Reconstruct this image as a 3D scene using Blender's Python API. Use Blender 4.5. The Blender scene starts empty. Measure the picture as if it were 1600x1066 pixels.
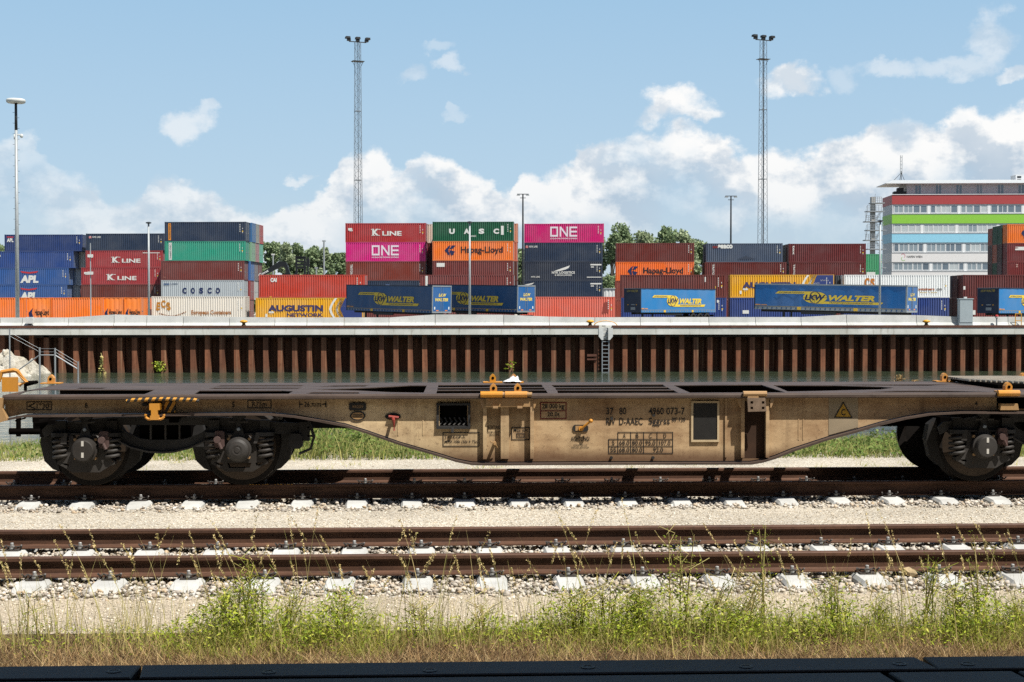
import bpy, math, random
import numpy as np
from mathutils import Vector, Matrix

# ------------------------------------------------------------------ camera
SC = bpy.context.scene
COL = SC.collection
F = 2222.0                       # focal length in photo pixels (50 mm on 36 mm)
YAW, PITCH = math.radians(2.4), math.radians(1.315)
CAMZ = 2.13                      # eye height above the rail tops (z = 0)
cd = bpy.data.cameras.new('camera')
cd.lens = 50.0; cd.sensor_width = 36.0; cd.clip_start = 0.1; cd.clip_end = 9000
cam = bpy.data.objects.new('camera', cd); COL.objects.link(cam)
cam.location = (0, 0, CAMZ)
cam.rotation_euler = (math.pi / 2 - PITCH, 0, -YAW)
SC.camera = cam
SC.cycles.use_denoising = False      # keep the fine grain of gravel and grass
_f = np.array([math.sin(YAW) * math.cos(PITCH), math.cos(YAW) * math.cos(PITCH), -math.sin(PITCH)])
_r = np.array([math.cos(YAW), -math.sin(YAW), 0.0])
_u = np.cross(_r, _f)

def ray(px, py):
    return _f + _r * ((px - 800) / F) - _u * ((py - 533) / F)
def at(px, py, Y):
    d = ray(px, py); t = Y / d[1]
    return Vector((d[0] * t, Y, CAMZ + d[2] * t))
def azel(px, py):
    d = ray(px, py); d = d / np.linalg.norm(d)
    return math.atan2(d[0], d[1]), math.asin(d[2])

# ------------------------------------------------------------------ sun, sky, exposure
SUN_EL, SUN_AZ = math.radians(60), math.radians(44)   # az: to the right of straight behind the camera
sdir = Vector((math.sin(SUN_AZ) * math.cos(SUN_EL), -math.cos(SUN_AZ) * math.cos(SUN_EL), math.sin(SUN_EL)))
sl = bpy.data.lights.new('sun', 'SUN'); sl.energy = 5.0; sl.angle = math.radians(0.53); sl.color = (1.0, 0.955, 0.88)
sun = bpy.data.objects.new('sun', sl); COL.objects.link(sun)
sun.rotation_euler = (-sdir).to_track_quat('-Z', 'Y').to_euler()
sun.location = sdir * 60
SC.view_settings.view_transform = 'Standard'; SC.view_settings.look = 'None'
SC.view_settings.exposure = 0.9; SC.view_settings.gamma = 1.0
SKY_STRENGTH = 0.05

class NT:
    """small node-tree helper"""
    def __init__(s, tree):
        s.t = tree; tree.nodes.clear()
    def n(s, typ, **kw):
        nd = s.t.nodes.new(typ)
        for k, v in kw.items():
            if k in nd.bl_rna.properties: setattr(nd, k, v)
        return nd
    def l(s, a, b):
        s.t.links.new(a, b)
    def put(s, sock, v):
        if hasattr(v, 'is_output'): s.t.links.new(v, sock)
        elif v is not None: sock.default_value = v
    def m(s, op, a, b=None, c=None, clamp=False):
        nd = s.n('ShaderNodeMath', operation=op); nd.use_clamp = clamp
        for i, v in enumerate((a, b, c)):
            if v is not None: s.put(nd.inputs[i], v)
        return nd.outputs[0]
    def vm(s, op, a, b=None):
        nd = s.n('ShaderNodeVectorMath', operation=op)
        s.put(nd.inputs[0], a)
        if b is not None:
            if op == 'SCALE': s.put(nd.inputs[3], b)
            else: s.put(nd.inputs[1], b)
        return nd.outputs['Value'] if op in ('LENGTH', 'DOT_PRODUCT') else nd.outputs[0]
    def noise(s, vec, scale, detail=3, rough=0.5, dist=0.0):
        nd = s.n('ShaderNodeTexNoise')
        if vec is not None: s.l(vec, nd.inputs['Vector'])
        nd.inputs['Scale'].default_value = scale; nd.inputs['Detail'].default_value = detail
        nd.inputs['Roughness'].default_value = rough; nd.inputs['Distortion'].default_value = dist
        return nd
    def mix(s, f, a, b, blend='MIX'):
        nd = s.n('ShaderNodeMix', data_type='RGBA', blend_type=blend)
        s.put(nd.inputs[0], f); s.put(nd.inputs[6], a); s.put(nd.inputs[7], b)
        return nd.outputs[2]
    def ramp(s, f, pts, interp='LINEAR'):
        nd = s.n('ShaderNodeValToRGB'); cr = nd.color_ramp; cr.interpolation = interp
        while len(cr.elements) < len(pts): cr.elements.new(0.5)
        for e, (p, c) in zip(cr.elements, pts):
            e.position = p; e.color = c if len(c) == 4 else (*c, 1)
        s.put(nd.inputs[0], f)
        return nd.outputs[0]
    def rng(s, v, a, b, c=0.0, d=1.0, smooth=False):
        nd = s.n('ShaderNodeMapRange'); nd.clamp = True
        if smooth: nd.interpolation_type = 'SMOOTHSTEP'
        s.put(nd.inputs[0], v)
        for i, x in enumerate((a, b, c, d)): nd.inputs[i + 1].default_value = x
        return nd.outputs[0]

ALB = 0.62      # painted and mineral surfaces reflect less than their sunlit look suggests
def lin(r, g, b, k=1.0, sky=False):
    o = []
    if not sky: k = k * ALB
    for c in (r, g, b):
        c /= 255.0
        o.append(k * (c / 12.92 if c <= 0.04045 else ((c + 0.055) / 1.055) ** 2.4))
    return (*o, 1.0)

# ---- world: Nishita sky with a bank of cumulus placed by compass direction
W = bpy.data.worlds.new('World'); SC.world = W; W.use_nodes = True
T = NT(W.node_tree)
out = T.n('ShaderNodeOutputWorld'); bg = T.n('ShaderNodeBackground'); T.l(bg.outputs[0], out.inputs[0])
bg.inputs[1].default_value = SKY_STRENGTH
sky = T.n('ShaderNodeTexSky', sky_type='NISHITA'); sky.sun_disc = False
sky.sun_elevation = SUN_EL; sky.sun_rotation = math.pi - SUN_AZ
sky.altitude = 150; sky.air_density = 1.0; sky.dust_density = 1.6; sky.ozone_density = 1.2
tc = T.n('ShaderNodeTexCoord'); sep = T.n('ShaderNodeSeparateXYZ')
T.l(tc.outputs['Generated'], sep.inputs[0])
az = T.m('ARCTAN2', sep.outputs[0], sep.outputs[1]); el = T.m('ARCSINE', sep.outputs[2])
cmb = T.n('ShaderNodeCombineXYZ'); T.l(az, cmb.inputs[0]); T.l(T.m('MULTIPLY', el, 1.25), cmb.inputs[1])
P = cmb.outputs[0]
n1 = T.noise(P, 22, 6, 0.6)              # edge displacement
off = T.vm('SUBTRACT', n1.outputs['Color'], (0.5, 0.5, 0.5))
sof = T.n('ShaderNodeSeparateXYZ'); T.l(off, sof.inputs[0])
az2 = T.m('MULTIPLY_ADD', sof.outputs[0], 0.05, az)
el2 = T.m('MULTIPLY_ADD', sof.outputs[1], 0.055, el)
bank = [(-150,225),(0,215),(40,212),(85,262),(130,272),(175,303),(205,300),(245,272),(300,288),(340,305),(400,330),(432,345),(455,318),(490,303),(520,262),(560,228),(605,232),(625,258),(655,222),(690,228),(720,255),(765,272),(795,300),(815,265),(850,258),(895,252),(925,214),(960,212),(1000,193),(1030,208),(1062,198),(1105,205),(1145,225),(1185,240),(1225,245),(1262,235),(1300,214),(1350,208),(1400,190),(1445,200),(1500,168),(1550,185),(1620,172),(1800,190)]
cv = T.n('ShaderNodeFloatCurve'); cc = cv.mapping.curves[0]
pts = []
for px, py in bank:
    a, e = azel(px, py); pts.append(((a + 0.6) / 1.2, e / 0.3))
while len(cc.points) < len(pts): cc.points.new(0.5, 0.5)
for p, (x, y) in zip(cc.points, pts): p.location = (x, y); p.handle_type = 'AUTO'
cv.mapping.update()
T.l(T.m('MULTIPLY_ADD', az2, 1 / 1.2, 0.5), cv.inputs[1])
top = T.m('MULTIPLY', cv.outputs[0], 0.3)
depth = T.m('SUBTRACT', top, el2)                        # how far below the cloud tops
a_bank = T.rng(depth, -0.002, 0.007, 0, 1, True)
n2 = T.noise(P, 9, 5, 0.55)                              # holes in the lower bank
hole = T.rng(T.m('ADD', n2.outputs[0], T.m('MULTIPLY', depth, -2.6)), 0.22, 0.46, 0.25, 1.0, True)
a_bank = T.m('MULTIPLY', a_bank, T.rng(T.m('ADD', depth, T.m('MULTIPLY', n2.outputs[0], -0.05)), 0.0, 0.06, 1.0, 0.6, True))
a_bank = T.m('MULTIPLY', a_bank, T.rng(T.m('ADD', az, T.m('MULTIPLY', n2.outputs[0], 0.25)), -0.22, 0.10, 0.5, 1.0))
a_bank = T.m('MULTIPLY', T.m('MULTIPLY', a_bank, hole), T.rng(T.m('ABSOLUTE', az), 0.7, 1.5, 1.0, 0.25, True))
blobs = [(300,185,32,28,.58),(322,163,16,12,.42),(1052,166,54,30,1),(1085,182,30,14,.9),(1238,131,46,26,.9),(1500,96,70,20,.40),(1390,112,46,18,.42),(1548,50,34,40,.45),
         (640,116,26,14,.34),(708,105,20,14,.42),(468,272,22,9,.55),(715,190,16,8,.25),(1585,116,26,13,.6),(1320,125,22,26,.25),(685,75,26,12,.25)]
a_blob = None
n3 = T.noise(P, 55, 5, 0.62)
for px, py, rx, ry, op in blobs:
    a, e = azel(px, py)
    dx = T.m('MULTIPLY', T.m('SUBTRACT', az2, a), F / rx); dy = T.m('MULTIPLY', T.m('SUBTRACT', el2, e), F / ry)
    d2 = T.m('MULTIPLY_ADD', dx, dx, T.m('MULTIPLY', dy, dy))
    v = T.rng(T.m('ADD', d2, T.m('MULTIPLY', T.m('SUBTRACT', n3.outputs[0], 0.5), 2.2)), 0.1, 1.5, op, 0.0, True)
    a_blob = v if a_blob is None else T.m('MAXIMUM', a_blob, v)
alpha = T.m('MAXIMUM', a_bank, a_blob)
# relief: density towards the sun (up and right) against density here
sh = T.vm('ADD', P, (0.006, 0.013, 0.0))
na = T.noise(P, 30, 8, 0.60); nb = T.noise(sh, 30, 8, 0.60)
sh2 = T.vm('ADD', P, (0.014, 0.030, 0.0)); nc = T.noise(P, 11, 5, 0.5); nd_ = T.noise(sh2, 11, 5, 0.5)
rel = T.m('ADD', T.m('SUBTRACT', na.outputs[0], nb.outputs[0]), T.m('MULTIPLY', T.m('SUBTRACT', nc.outputs[0], nd_.outputs[0]), 0.8))
lit = T.rng(rel, -0.13, 0.13, 0, 1)
lit = T.m('ADD', T.m('MULTIPLY', lit, 0.95), T.rng(depth, 0.0, 0.075, 0.45, -0.35), clamp=True)
ccol = T.mix(lit, lin(180, 199, 217, 1, True), lin(253, 253, 252, 1, True))
hz = T.rng(el, 0.0, 0.11, 0.7, 0.0)
ccol = T.mix(T.m('MULTIPLY', hz, 0.75), ccol, lin(206, 219, 230, 1, True))
SKYK = 1.0 / (SKY_STRENGTH * 2 ** SC.view_settings.exposure)
ccol = T.vm('SCALE', ccol, SKYK)
low = T.vm('SCALE', T.ramp(T.rng(el, 0.0, 0.24), [(0, lin(210, 226, 235, 1, True)), (.35, lin(188, 217, 239, 1, True)), (1, lin(162, 203, 235, 1, True))]), SKYK)
skyc = T.mix(T.rng(el, 0.20, 0.75, 0.85, 0.0, True), sky.outputs[0], low)
T.l(T.mix(alpha, skyc, ccol), bg.inputs[0])
W.cycles.sampling_method = 'MANUAL'; W.cycles.sample_map_resolution = 512

# ------------------------------------------------------------------ helpers
rnd = random.Random(7)
R = np.random.default_rng(11)

class MB:
    """collects shapes, builds ONE mesh object"""
    def __init__(s): s.v = []; s.f = []
    def add(s, verts, faces):
        b = len(s.v); s.v += [tuple(p) for p in verts]; s.f += [tuple(i + b for i in f) for f in faces]; return s
    def box(s, x0, x1, y0, y1, z0, z1):
        return s.add([(x0,y0,z0),(x1,y0,z0),(x1,y1,z0),(x0,y1,z0),(x0,y0,z1),(x1,y0,z1),(x1,y1,z1),(x0,y1,z1)],
                     [(0,3,2,1),(4,5,6,7),(0,1,5,4),(1,2,6,5),(2,3,7,6),(3,0,4,7)])
    def cbox(s, x0, x1, y0, y1, z0, z1, c):
        """box with chamfered edges (x-z outline chamfered, and small y bevel)"""
        o = [(x0+c,z0),(x1-c,z0),(x1,z0+c),(x1,z1-c),(x1-c,z1),(x0+c,z1),(x0,z1-c),(x0,z0+c)]
        return s.prism_xz(o, y0, y1)
    def prism_xz(s, o, y0, y1):
        n = len(o)
        v = [(x, y0, z) for x, z in o] + [(x, y1, z) for x, z in o]
        f = [tuple(range(n)), tuple(range(2*n-1, n-1, -1))] + [(i, i+n, (i+1) % n + n, (i+1) % n) for i in range(n)]
        return s.add(v, f)
    def prism_yz(s, o, x0, x1):
        n = len(o)
        v = [(x0, y, z) for y, z in o] + [(x1, y, z) for y, z in o]
        f = [tuple(range(n-1, -1, -1)), tuple(range(n, 2*n))] + [(i, (i+1) % n, (i+1) % n + n, i+n) for i in range(n)]
        return s.add(v, f)
    def prism_xy(s, o, z0, z1):
        n = len(o)
        v = [(x, y, z0) for x, y in o] + [(x, y, z1) for x, y in o]
        f = [tuple(range(n-1, -1, -1)), tuple(range(n, 2*n))] + [(i, (i+1) % n, (i+1) % n + n, i+n) for i in range(n)]
        return s.add(v, f)
    def tube(s, p0, p1, r, n=8, r1=None):
        p0, p1 = Vector(p0), Vector(p1); d = p1 - p0
        if d.length < 1e-6: return s
        q = d.to_track_quat('Z', 'Y'); r1 = r if r1 is None else r1
        v = []
        for P_, rr in ((p0, r), (p1, r1)):
            for i in range(n):
                a = 2 * math.pi * i / n
                v.append(P_ + q @ Vector((math.cos(a) * rr, math.sin(a) * rr, 0)))
        f = [tuple(range(n-1, -1, -1)), tuple(range(n, 2*n))] + [(i, (i+1) % n, (i+1) % n + n, i+n) for i in range(n)]
        return s.add(v, f)
    def path(s, pts, r, n=6):
        """swept tube along a polyline"""
        pts = [Vector(p) for p in pts]; v = []; f = []
        for k, p in enumerate(pts):
            d = (pts[min(k+1, len(pts)-1)] - pts[max(k-1, 0)]).normalized()
            up = Vector((0, 0, 1)) if abs(d.z) < 0.95 else Vector((0, 1, 0))
            a = d.cross(up).normalized(); b = a.cross(d)
            rr = r[k] if isinstance(r, (list, tuple)) else r
            for i in range(n):
                t = 2 * math.pi * i / n
                v.append(p + a * math.cos(t) * rr + b * math.sin(t) * rr)
        for k in range(len(pts) - 1):
            for i in range(n):
                f.append((k*n+i, k*n+(i+1) % n, (k+1)*n+(i+1) % n, (k+1)*n+i))
        f.append(tuple(range(n-1, -1, -1))); f.append(tuple(range((len(pts)-1)*n, len(pts)*n)))
        return s.add(v, f)
    def lathe(s, prof, c, axis='y', n=24):
        """prof: (radius, along) pairs, axis through c"""
        v = []; f = []; c = Vector(c)
        for r_, h in prof:
            for i in range(n):
                a = 2 * math.pi * i / n; x, y = r_ * math.cos(a), r_ * math.sin(a)
                v.append(c + (Vector((x, h, y)) if axis == 'y' else Vector((x, y, h)) if axis == 'z' else Vector((h, x, y))))
        for k in range(len(prof) - 1):
            for i in range(n):
                f.append((k*n+i, k*n+(i+1) % n, (k+1)*n+(i+1) % n, (k+1)*n+i))
        f.append(tuple(range(n))); f.append(tuple(range((len(prof)-1)*n, len(prof)*n)))
        return s.add(v, f)
    def flat(s, vf, o, xd=(1,0,0), zd=(0,0,1)):
        """2-D mesh (verts, faces) placed in a frame"""
        o, xd, zd = Vector(o), Vector(xd), Vector(zd)
        return s.add([o + xd * a + zd * b for a, b in vf[0]], vf[1])
    def poly(s, pts, o, xd=(1,0,0), zd=(0,0,1)):
        return s.flat((pts, [tuple(range(len(pts)))]), o, xd, zd)
    def build(s, name, mat, parent=None, off=None, smooth=False):
        me = bpy.data.meshes.new(name)
        vv = s.v if off is None else [(a-off[0], b-off[1], c-off[2]) for a, b, c in s.v]
        me.from_pydata(vv, [], s.f); me.validate(); me.update()
        if smooth: me.polygons.foreach_set('use_smooth', [True] * len(me.polygons))
        me.materials.append(mat)
        o = bpy.data.objects.new(name, me); COL.objects.link(o)
        if parent is not None: o.parent = parent
        return o

def np_mesh(name, V, faces_flat, nside, mat, smooth=False):
    """fast mesh from numpy: V (n,3); faces (m,nside) ints"""
    me = bpy.data.meshes.new(name)
    faces_flat = np.asarray(faces_flat, dtype=np.int32)
    m = faces_flat.shape[0]
    me.vertices.add(len(V)); me.vertices.foreach_set('co', np.asarray(V, dtype=np.float32).ravel())
    me.loops.add(m * nside); me.loops.foreach_set('vertex_index', faces_flat.ravel())
    me.polygons.add(m); me.polygons.foreach_set('loop_start', np.arange(0, m * nside, nside, dtype=np.int32))
    me.polygons.foreach_set('loop_total', np.full(m, nside, dtype=np.int32))
    if smooth: me.polygons.foreach_set('use_smooth', np.ones(m, dtype=bool))
    me.update(calc_edges=True); me.validate()
    me.materials.append(mat)
    o = bpy.data.objects.new(name, me); COL.objects.link(o)
    return o

def tag(o, label=None, cat=None, group=None, kind=None):
    if label: o['label'] = label
    if cat: o['category'] = cat
    if group: o['group'] = group
    if kind: o['kind'] = kind
    return o
def thing(name, label, cat, loc=(0,0,0), rot=(0,0,0), group=None):
    o = bpy.data.objects.new(name, None); COL.objects.link(o)
    o.empty_display_size = 0.2
    o.location = loc; o.rotation_euler = rot
    return tag(o, label, cat, group)
def copy_tree(o, parent=None):
    c = o.copy(); COL.objects.link(c)
    if parent is not None: c.parent = parent
    for ch in [k for k in KIDS.get(o.name, [])]: copy_tree(ch, c)
    return c
KIDS = {}
def index_kids():
    KIDS.clear()
    for o in COL.objects:
        if o.parent: KIDS.setdefault(o.parent.name, []).append(o)

_tc = {}
def text2d(s, w=None, h=None, shear=0.0, bold=0.0):
    """built-in font turned into a flat 2-D mesh fitted into w x h, lower left at 0,0"""
    key = (s, shear, bold)
    if key not in _tc:
        cu = bpy.data.curves.new('t', 'FONT'); cu.body = s; cu.shear = shear; cu.offset = bold
        cu.resolution_u = 3; cu.fill_mode = 'FRONT'
        ob = bpy.data.objects.new('t', cu); COL.objects.link(ob)
        dg = bpy.context.evaluated_depsgraph_get(); dg.update()
        me = ob.evaluated_get(dg).to_mesh()
        vs = [(v.co.x, v.co.y) for v in me.vertices]; fs = [tuple(p.vertices) for p in me.polygons]
        ob.evaluated_get(dg).to_mesh_clear()
        bpy.data.objects.remove(ob); bpy.data.curves.remove(cu)
        xs = [a for a, b in vs]; ys = [b for a, b in vs]
        x0, x1, y0, y1 = min(xs), max(xs), min(ys), max(ys)
        _tc[key] = ([((a-x0)/(x1-x0), (b-y0)/(y1-y0)) for a, b in vs], fs, (x1-x0)/(y1-y0))
    vs, fs, asp = _tc[key]
    if w is None: w = h * asp
    if h is None: h = w / asp
    return [(a*w, b*h) for a, b in vs], fs

def plate2d(outer, holes, t):
    """flat plate with holes: verts/faces in 2-D + thickness axis (x, y, +-t/2)"""
    cu = bpy.data.curves.new('p', 'CURVE'); cu.dimensions = '2D'; cu.fill_mode = 'BOTH'; cu.extrude = t / 2
    for pl in [outer] + holes:
        sp = cu.splines.new('POLY'); sp.points.add(len(pl) - 1); sp.use_cyclic_u = True
        for q, (x, y) in zip(sp.points, pl): q.co = (x, y, 0, 1)
    ob = bpy.data.objects.new('p', cu); COL.objects.link(ob)
    dg = bpy.context.evaluated_depsgraph_get(); dg.update()
    me = ob.evaluated_get(dg).to_mesh()
    vs = [tuple(v.co) for v in me.vertices]; fs = [tuple(p.vertices) for p in me.polygons]
    ob.evaluated_get(dg).to_mesh_clear()
    bpy.data.objects.remove(ob); bpy.data.curves.remove(cu)
    return vs, fs

# ------------------------------------------------------------------ materials
def new_mat(name):
    m = bpy.data.materials.new(name); m.use_nodes = True
    t = NT(m.node_tree); o = t.n('ShaderNodeOutputMaterial'); p = t.n('ShaderNodeBsdfPrincipled')
    t.l(p.outputs[0], o.inputs[0])
    return m, t, p, o
def coords(t, rand=True, kind='Object'):
    c = t.n('ShaderNodeTexCoord').outputs[kind]
    if rand:
        oi = t.n('ShaderNodeObjectInfo')
        c = t.vm('ADD', c, t.vm('SCALE', (37.0, 17.0, 53.0), oi.outputs['Random']))
    return c
def bump(t, p, h, strength, dist=0.01):
    b = t.n('ShaderNodeBump'); b.inputs['Strength'].default_value = strength; b.inputs['Distance'].default_value = dist
    t.l(h, b.inputs['Height']); t.l(b.outputs[0], p.inputs['Normal'])
def sc3(t, v, s): return t.vm('MULTIPLY', v, s)

_pm = {}
def paint(rgb, k=1.0, rough=0.5, dirt=0.35, rust=0.25, metal=0.0, scale=1.0):
    """weathered paint: fading patches, dust, vertical streaks and a little rust"""
    key = (rgb, k, rough, dirt, rust, metal, scale)
    if key in _pm: return _pm[key]
    m, t, p, o = new_mat('paint')
    c = coords(t)
    base = lin(*rgb, k)
    fade = t.noise(c, 0.35 * scale, 4, 0.6).outputs[0]
    strk = t.noise(sc3(t, c, (2.2 * scale, 2.2 * scale, 0.18 * scale)), 1.6, 4, 0.65).outputs[0]
    fine = t.noise(c, 7 * scale, 5, 0.7).outputs[0]
    lum = 0.35 * base[0] + 0.5 * base[1] + 0.15 * base[2]
    pale = tuple(b * 0.82 + 0.11 * (lum + 0.22) for b in base[:3]) + (1,)
    dark = tuple(b * 0.62 for b in base[:3]) + (1,)
    col = t.mix(t.rng(fade, 0.38, 0.66, 0, 0.9), base, pale)
    col = t.mix(t.rng(strk, 0.5, 0.78, 0, dirt), col, dark)
    rm = t.m('MULTIPLY', t.rng(fine, 0.62, 0.72, 0, 1), t.rng(strk, 0.42, 0.62, 0, 1))
    col = t.mix(t.m('MULTIPLY', rm, rust), col, (0.11, 0.045, 0.02, 1))
    t.l(col, p.inputs['Base Color']); p.inputs['Roughness'].default_value = rough; p.inputs['Metallic'].default_value = metal
    p.inputs['Specular IOR Level'].default_value = 0.35
    _pm[key] = m
    return m
_fm = {}
def plain(rgb, k=1.0, rough=0.6, var=0.12, metal=0.0, spec=0.4, scale=4.0):
    key = (rgb, k, rough, var, metal, spec, scale)
    if key in _fm: return _fm[key]
    m, t, p, o = new_mat('plain')
    c = coords(t); b = lin(*rgb, k)
    f = t.noise(c, scale, 4, 0.6).outputs[0]
    t.l(t.mix(t.rng(f, 0.3, 0.7), tuple(x * (1 - var) for x in b[:3]) + (1,), tuple(min(1, x * (1 + var)) for x in b[:3]) + (1,)), p.inputs['Base Color'])
    p.inputs['Roughness'].default_value = rough; p.inputs['Metallic'].default_value = metal
    p.inputs['Specular IOR Level'].default_value = spec
    _fm[key] = m
    return m
# ------------------------------------------------------------------ ground, water, paths
def gravel_mat(name, cols, speck, big=0.5, bstr=0.6, dist=0.012, stain=0.25):
    m, t, p, o = new_mat(name)
    c = coords(t, False)
    v1 = t.n('ShaderNodeTexVoronoi'); t.l(c, v1.inputs['Vector']); v1.inputs['Scale'].default_value = speck
    v2 = t.n('ShaderNodeTexVoronoi'); t.l(c, v2.inputs['Vector']); v2.inputs['Scale'].default_value = speck * 0.42
    g = t.n('ShaderNodeSeparateColor'); t.l(v1.outputs['Color'], g.inputs[0])
    col = t.ramp(g.outputs[0], [(i / (len(cols) - 1), x) for i, x in enumerate(cols)])
    d = t.rng(v1.outputs['Distance'], 0.35, 0.75, 1.0, 0.55)
    d2 = t.rng(v2.outputs['Distance'], 0.5, 0.95, 1.0, 0.78)
    n = t.noise(c, big, 5, 0.62).outputs[0]
    k = t.m('MULTIPLY', t.m('MULTIPLY', d, d2), t.rng(n, 0.3, 0.7, 1.0 - stain, 1.0 + stain * 0.35))
    cmbk = t.n('ShaderNodeCombineXYZ')
    for i in range(3): t.l(k, cmbk.inputs[i])
    t.l(t.mix(1.0, col, cmbk.outputs[0], 'MULTIPLY'), p.inputs['Base Color'])
    p.inputs['Roughness'].default_value = 0.95; p.inputs['Specular IOR Level'].default_value = 0.15
    h = t.m('ADD', t.m('SUBTRACT', 1.0, v1.outputs['Distance']), t.m('MULTIPLY', t.m('SUBTRACT', 1.0, v2.outputs['Distance']), 0.8))
    bump(t, p, h, bstr, dist)
    return m
M_gravel = gravel_mat('fine_gravel', [lin(160,146,124), lin(228,216,194), lin(246,238,220), lin(198,184,162), lin(255,252,242)], 62, 0.6)
M_sand = gravel_mat('sandy_path', [lin(168,154,132), lin(222,206,180), lin(240,226,202), lin(200,184,158)], 95, 0.9, 0.6, 0.008, 0.22)
M_soil = gravel_mat('verge_soil', [lin(88,72,52), lin(120,100,74), lin(140,122,92), lin(70,58,42)], 90, 1.5, 0.6, 0.012, 0.4)
M_yard = gravel_mat('yard_paving', [lin(150,148,140), lin(165,162,154), lin(158,155,148)], 8, 0.05, 0.1, 0.01, 0.3)

prof = [(-60,-.25),(4,-.25),(9.0,-.25),(11,-.25),(16,-.24),(20.2,-.24),(23,-.30),(26.5,-.42),(28,-.9),(33,-3.6),(60,-4.2),(111.7,-4.2),(111.72,.50),(125,.53),(400,.53),(1200,.5),(6500,.5)]
xs = [-5000,-1500,-400,-150,-60,-30,-15,-8,-4,0,4,8,15,30,60,150,400,1500,5000]
v = [(x, y, z) for y, z in prof for x in xs]; nx = len(xs)
f = [(j*nx+i, j*nx+i+1, (j+1)*nx+i+1, (j+1)*nx+i) for j in range(len(prof)-1) for i in range(nx-1)]
tag(MB().add(v, f).build('ground', M_gravel), kind='structure')
def sheet(name, x0, x1, y0, y1, z, mat):
    return tag(MB().add([(x0,y0,z),(x1,y0,z),(x1,y1,z),(x0,y1,z)], [(0,1,2,3)]).build(name, mat), kind='structure')
sheet('sandy_path', -40, 40, 10.45, 11.75, -.243, M_sand)
sheet('verge_soil', -40, 40, 9.08, 10.45, -.244, M_soil)
sheet('yard_paving', -900, 900, 113.2, 330, .545, M_yard)

# water
m, t, p, o = new_mat('harbour_water')
c = coords(t, False)
w1 = t.noise(sc3(t, c, (1.0, 1.6, 1)), 1.1, 4, 0.6).outputs[0]
w2 = t.noise(sc3(t, c, (0.35, 0.9, 1)), 0.55, 3, 0.5).outputs[0]
p.inputs['Base Color'].default_value = (0.030, 0.040, 0.024, 1)
p.inputs['Roughness'].default_value = 0.04; p.inputs['IOR'].default_value = 1.33
bump(t, p, t.m('ADD', w1, w2), 0.9, 0.16)
M_water = m
WZ = -2.84
sheet('water', -900, 900, 28, 111.7, WZ, M_water)

# ------------------------------------------------------------------ track
NEAR_Y, FAR_Y = 13.07, 18.08      # track centres
GH = 0.7525                       # half gauge (rail head centres)
m, t, p, o = new_mat('rail_rust')
c = coords(t, False)
a = t.noise(sc3(t, c, (0.6, 6, 6)), 3, 5, 0.65).outputs[0]; b = t.noise(c, 40, 4, 0.7).outputs[0]
col = t.mix(t.rng(a, 0.3, 0.7), lin(68,45,33), lin(110,77,57))
col = t.mix(t.rng(b, 0.5, 0.75, 0, 0.6), col, lin(46,29,21))
t.l(col, p.inputs['Base Color']); p.inputs['Roughness'].default_value = 0.7; p.inputs['Specular IOR Level'].default_value = 0.3
bump(t, p, b, 0.25, 0.003)
M_rail = m
m, t, p, o = new_mat('sleeper_concrete')
c = coords(t)
a = t.noise(c, 2.5, 5, 0.65).outputs[0]; b = t.noise(c, 45, 4, 0.7).outputs[0]
col = t.mix(t.rng(a, 0.35, 0.7), lin(184,184,180), lin(214,215,211))
col = t.mix(t.rng(b, 0.56, 0.74, 0, 0.55), col, lin(150,144,132))
t.l(col, p.inputs['Base Color']); p.inputs['Roughness'].default_value = 0.9; p.inputs['Specular IOR Level'].default_value = 0.2
bump(t, p, b, 0.3, 0.003)
M_sleeper = m
M_clip = plain((168,168,166), 1.2, 0.55, 0.3, 0.4, scale=60)
M_clip_dark = plain((84,78,74), 0.9, 0.6, 0.3, 0.2, scale=60)

RP = [(-.075,-.172),(.075,-.172),(.075,-.161),(.03,-.150),(.010,-.140),(.0085,-.060),(.012,-.046),(.036,-.036),(.036,-.010),(.030,-.002),(.022,0),(-.022,0),(-.030,-.002),(-.0375,-.010),(-.0375,-.036),(-.012,-.046),(-.0085,-.060),(-.010,-.140),(-.03,-.150),(-.075,-.161)]
def rail(y, label, x0=-30, x1=30):
    mb = MB(); xs_ = np.linspace(x0, x1, 13)
    n = len(RP); V = []; Fc = []
    for x in xs_: V += [(x, yy, z) for yy, z in RP]
    for k in range(len(xs_) - 1):
        for i in range(n): Fc.append((k*n+i, k*n+(i+1) % n, (k+1)*n+(i+1) % n, (k+1)*n+i))
    Fc += [tuple(range(n-1, -1, -1)), tuple(range((len(xs_)-1)*n, len(xs_)*n))]
    mb.add(V, Fc)
    r = mb.build('rail', M_rail); r.location = (0, y, 0)
    return tag(r, label, 'rail', 'rusty rails of the two tracks')
r_nn = rail(NEAR_Y - GH, 'rusty rail nearest the grass verge, front rail of the empty track')
r_nf = rail(NEAR_Y + GH, 'rusty rail of the empty track, the one beside the wide gravel strip')
r_fn = rail(FAR_Y - GH, 'dark rail under the near side of the flat wagon, carrying its front wheels')
r_ff = rail(FAR_Y + GH, 'sun-striped rail behind the wagon wheels, farthest of all the rails')

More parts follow.
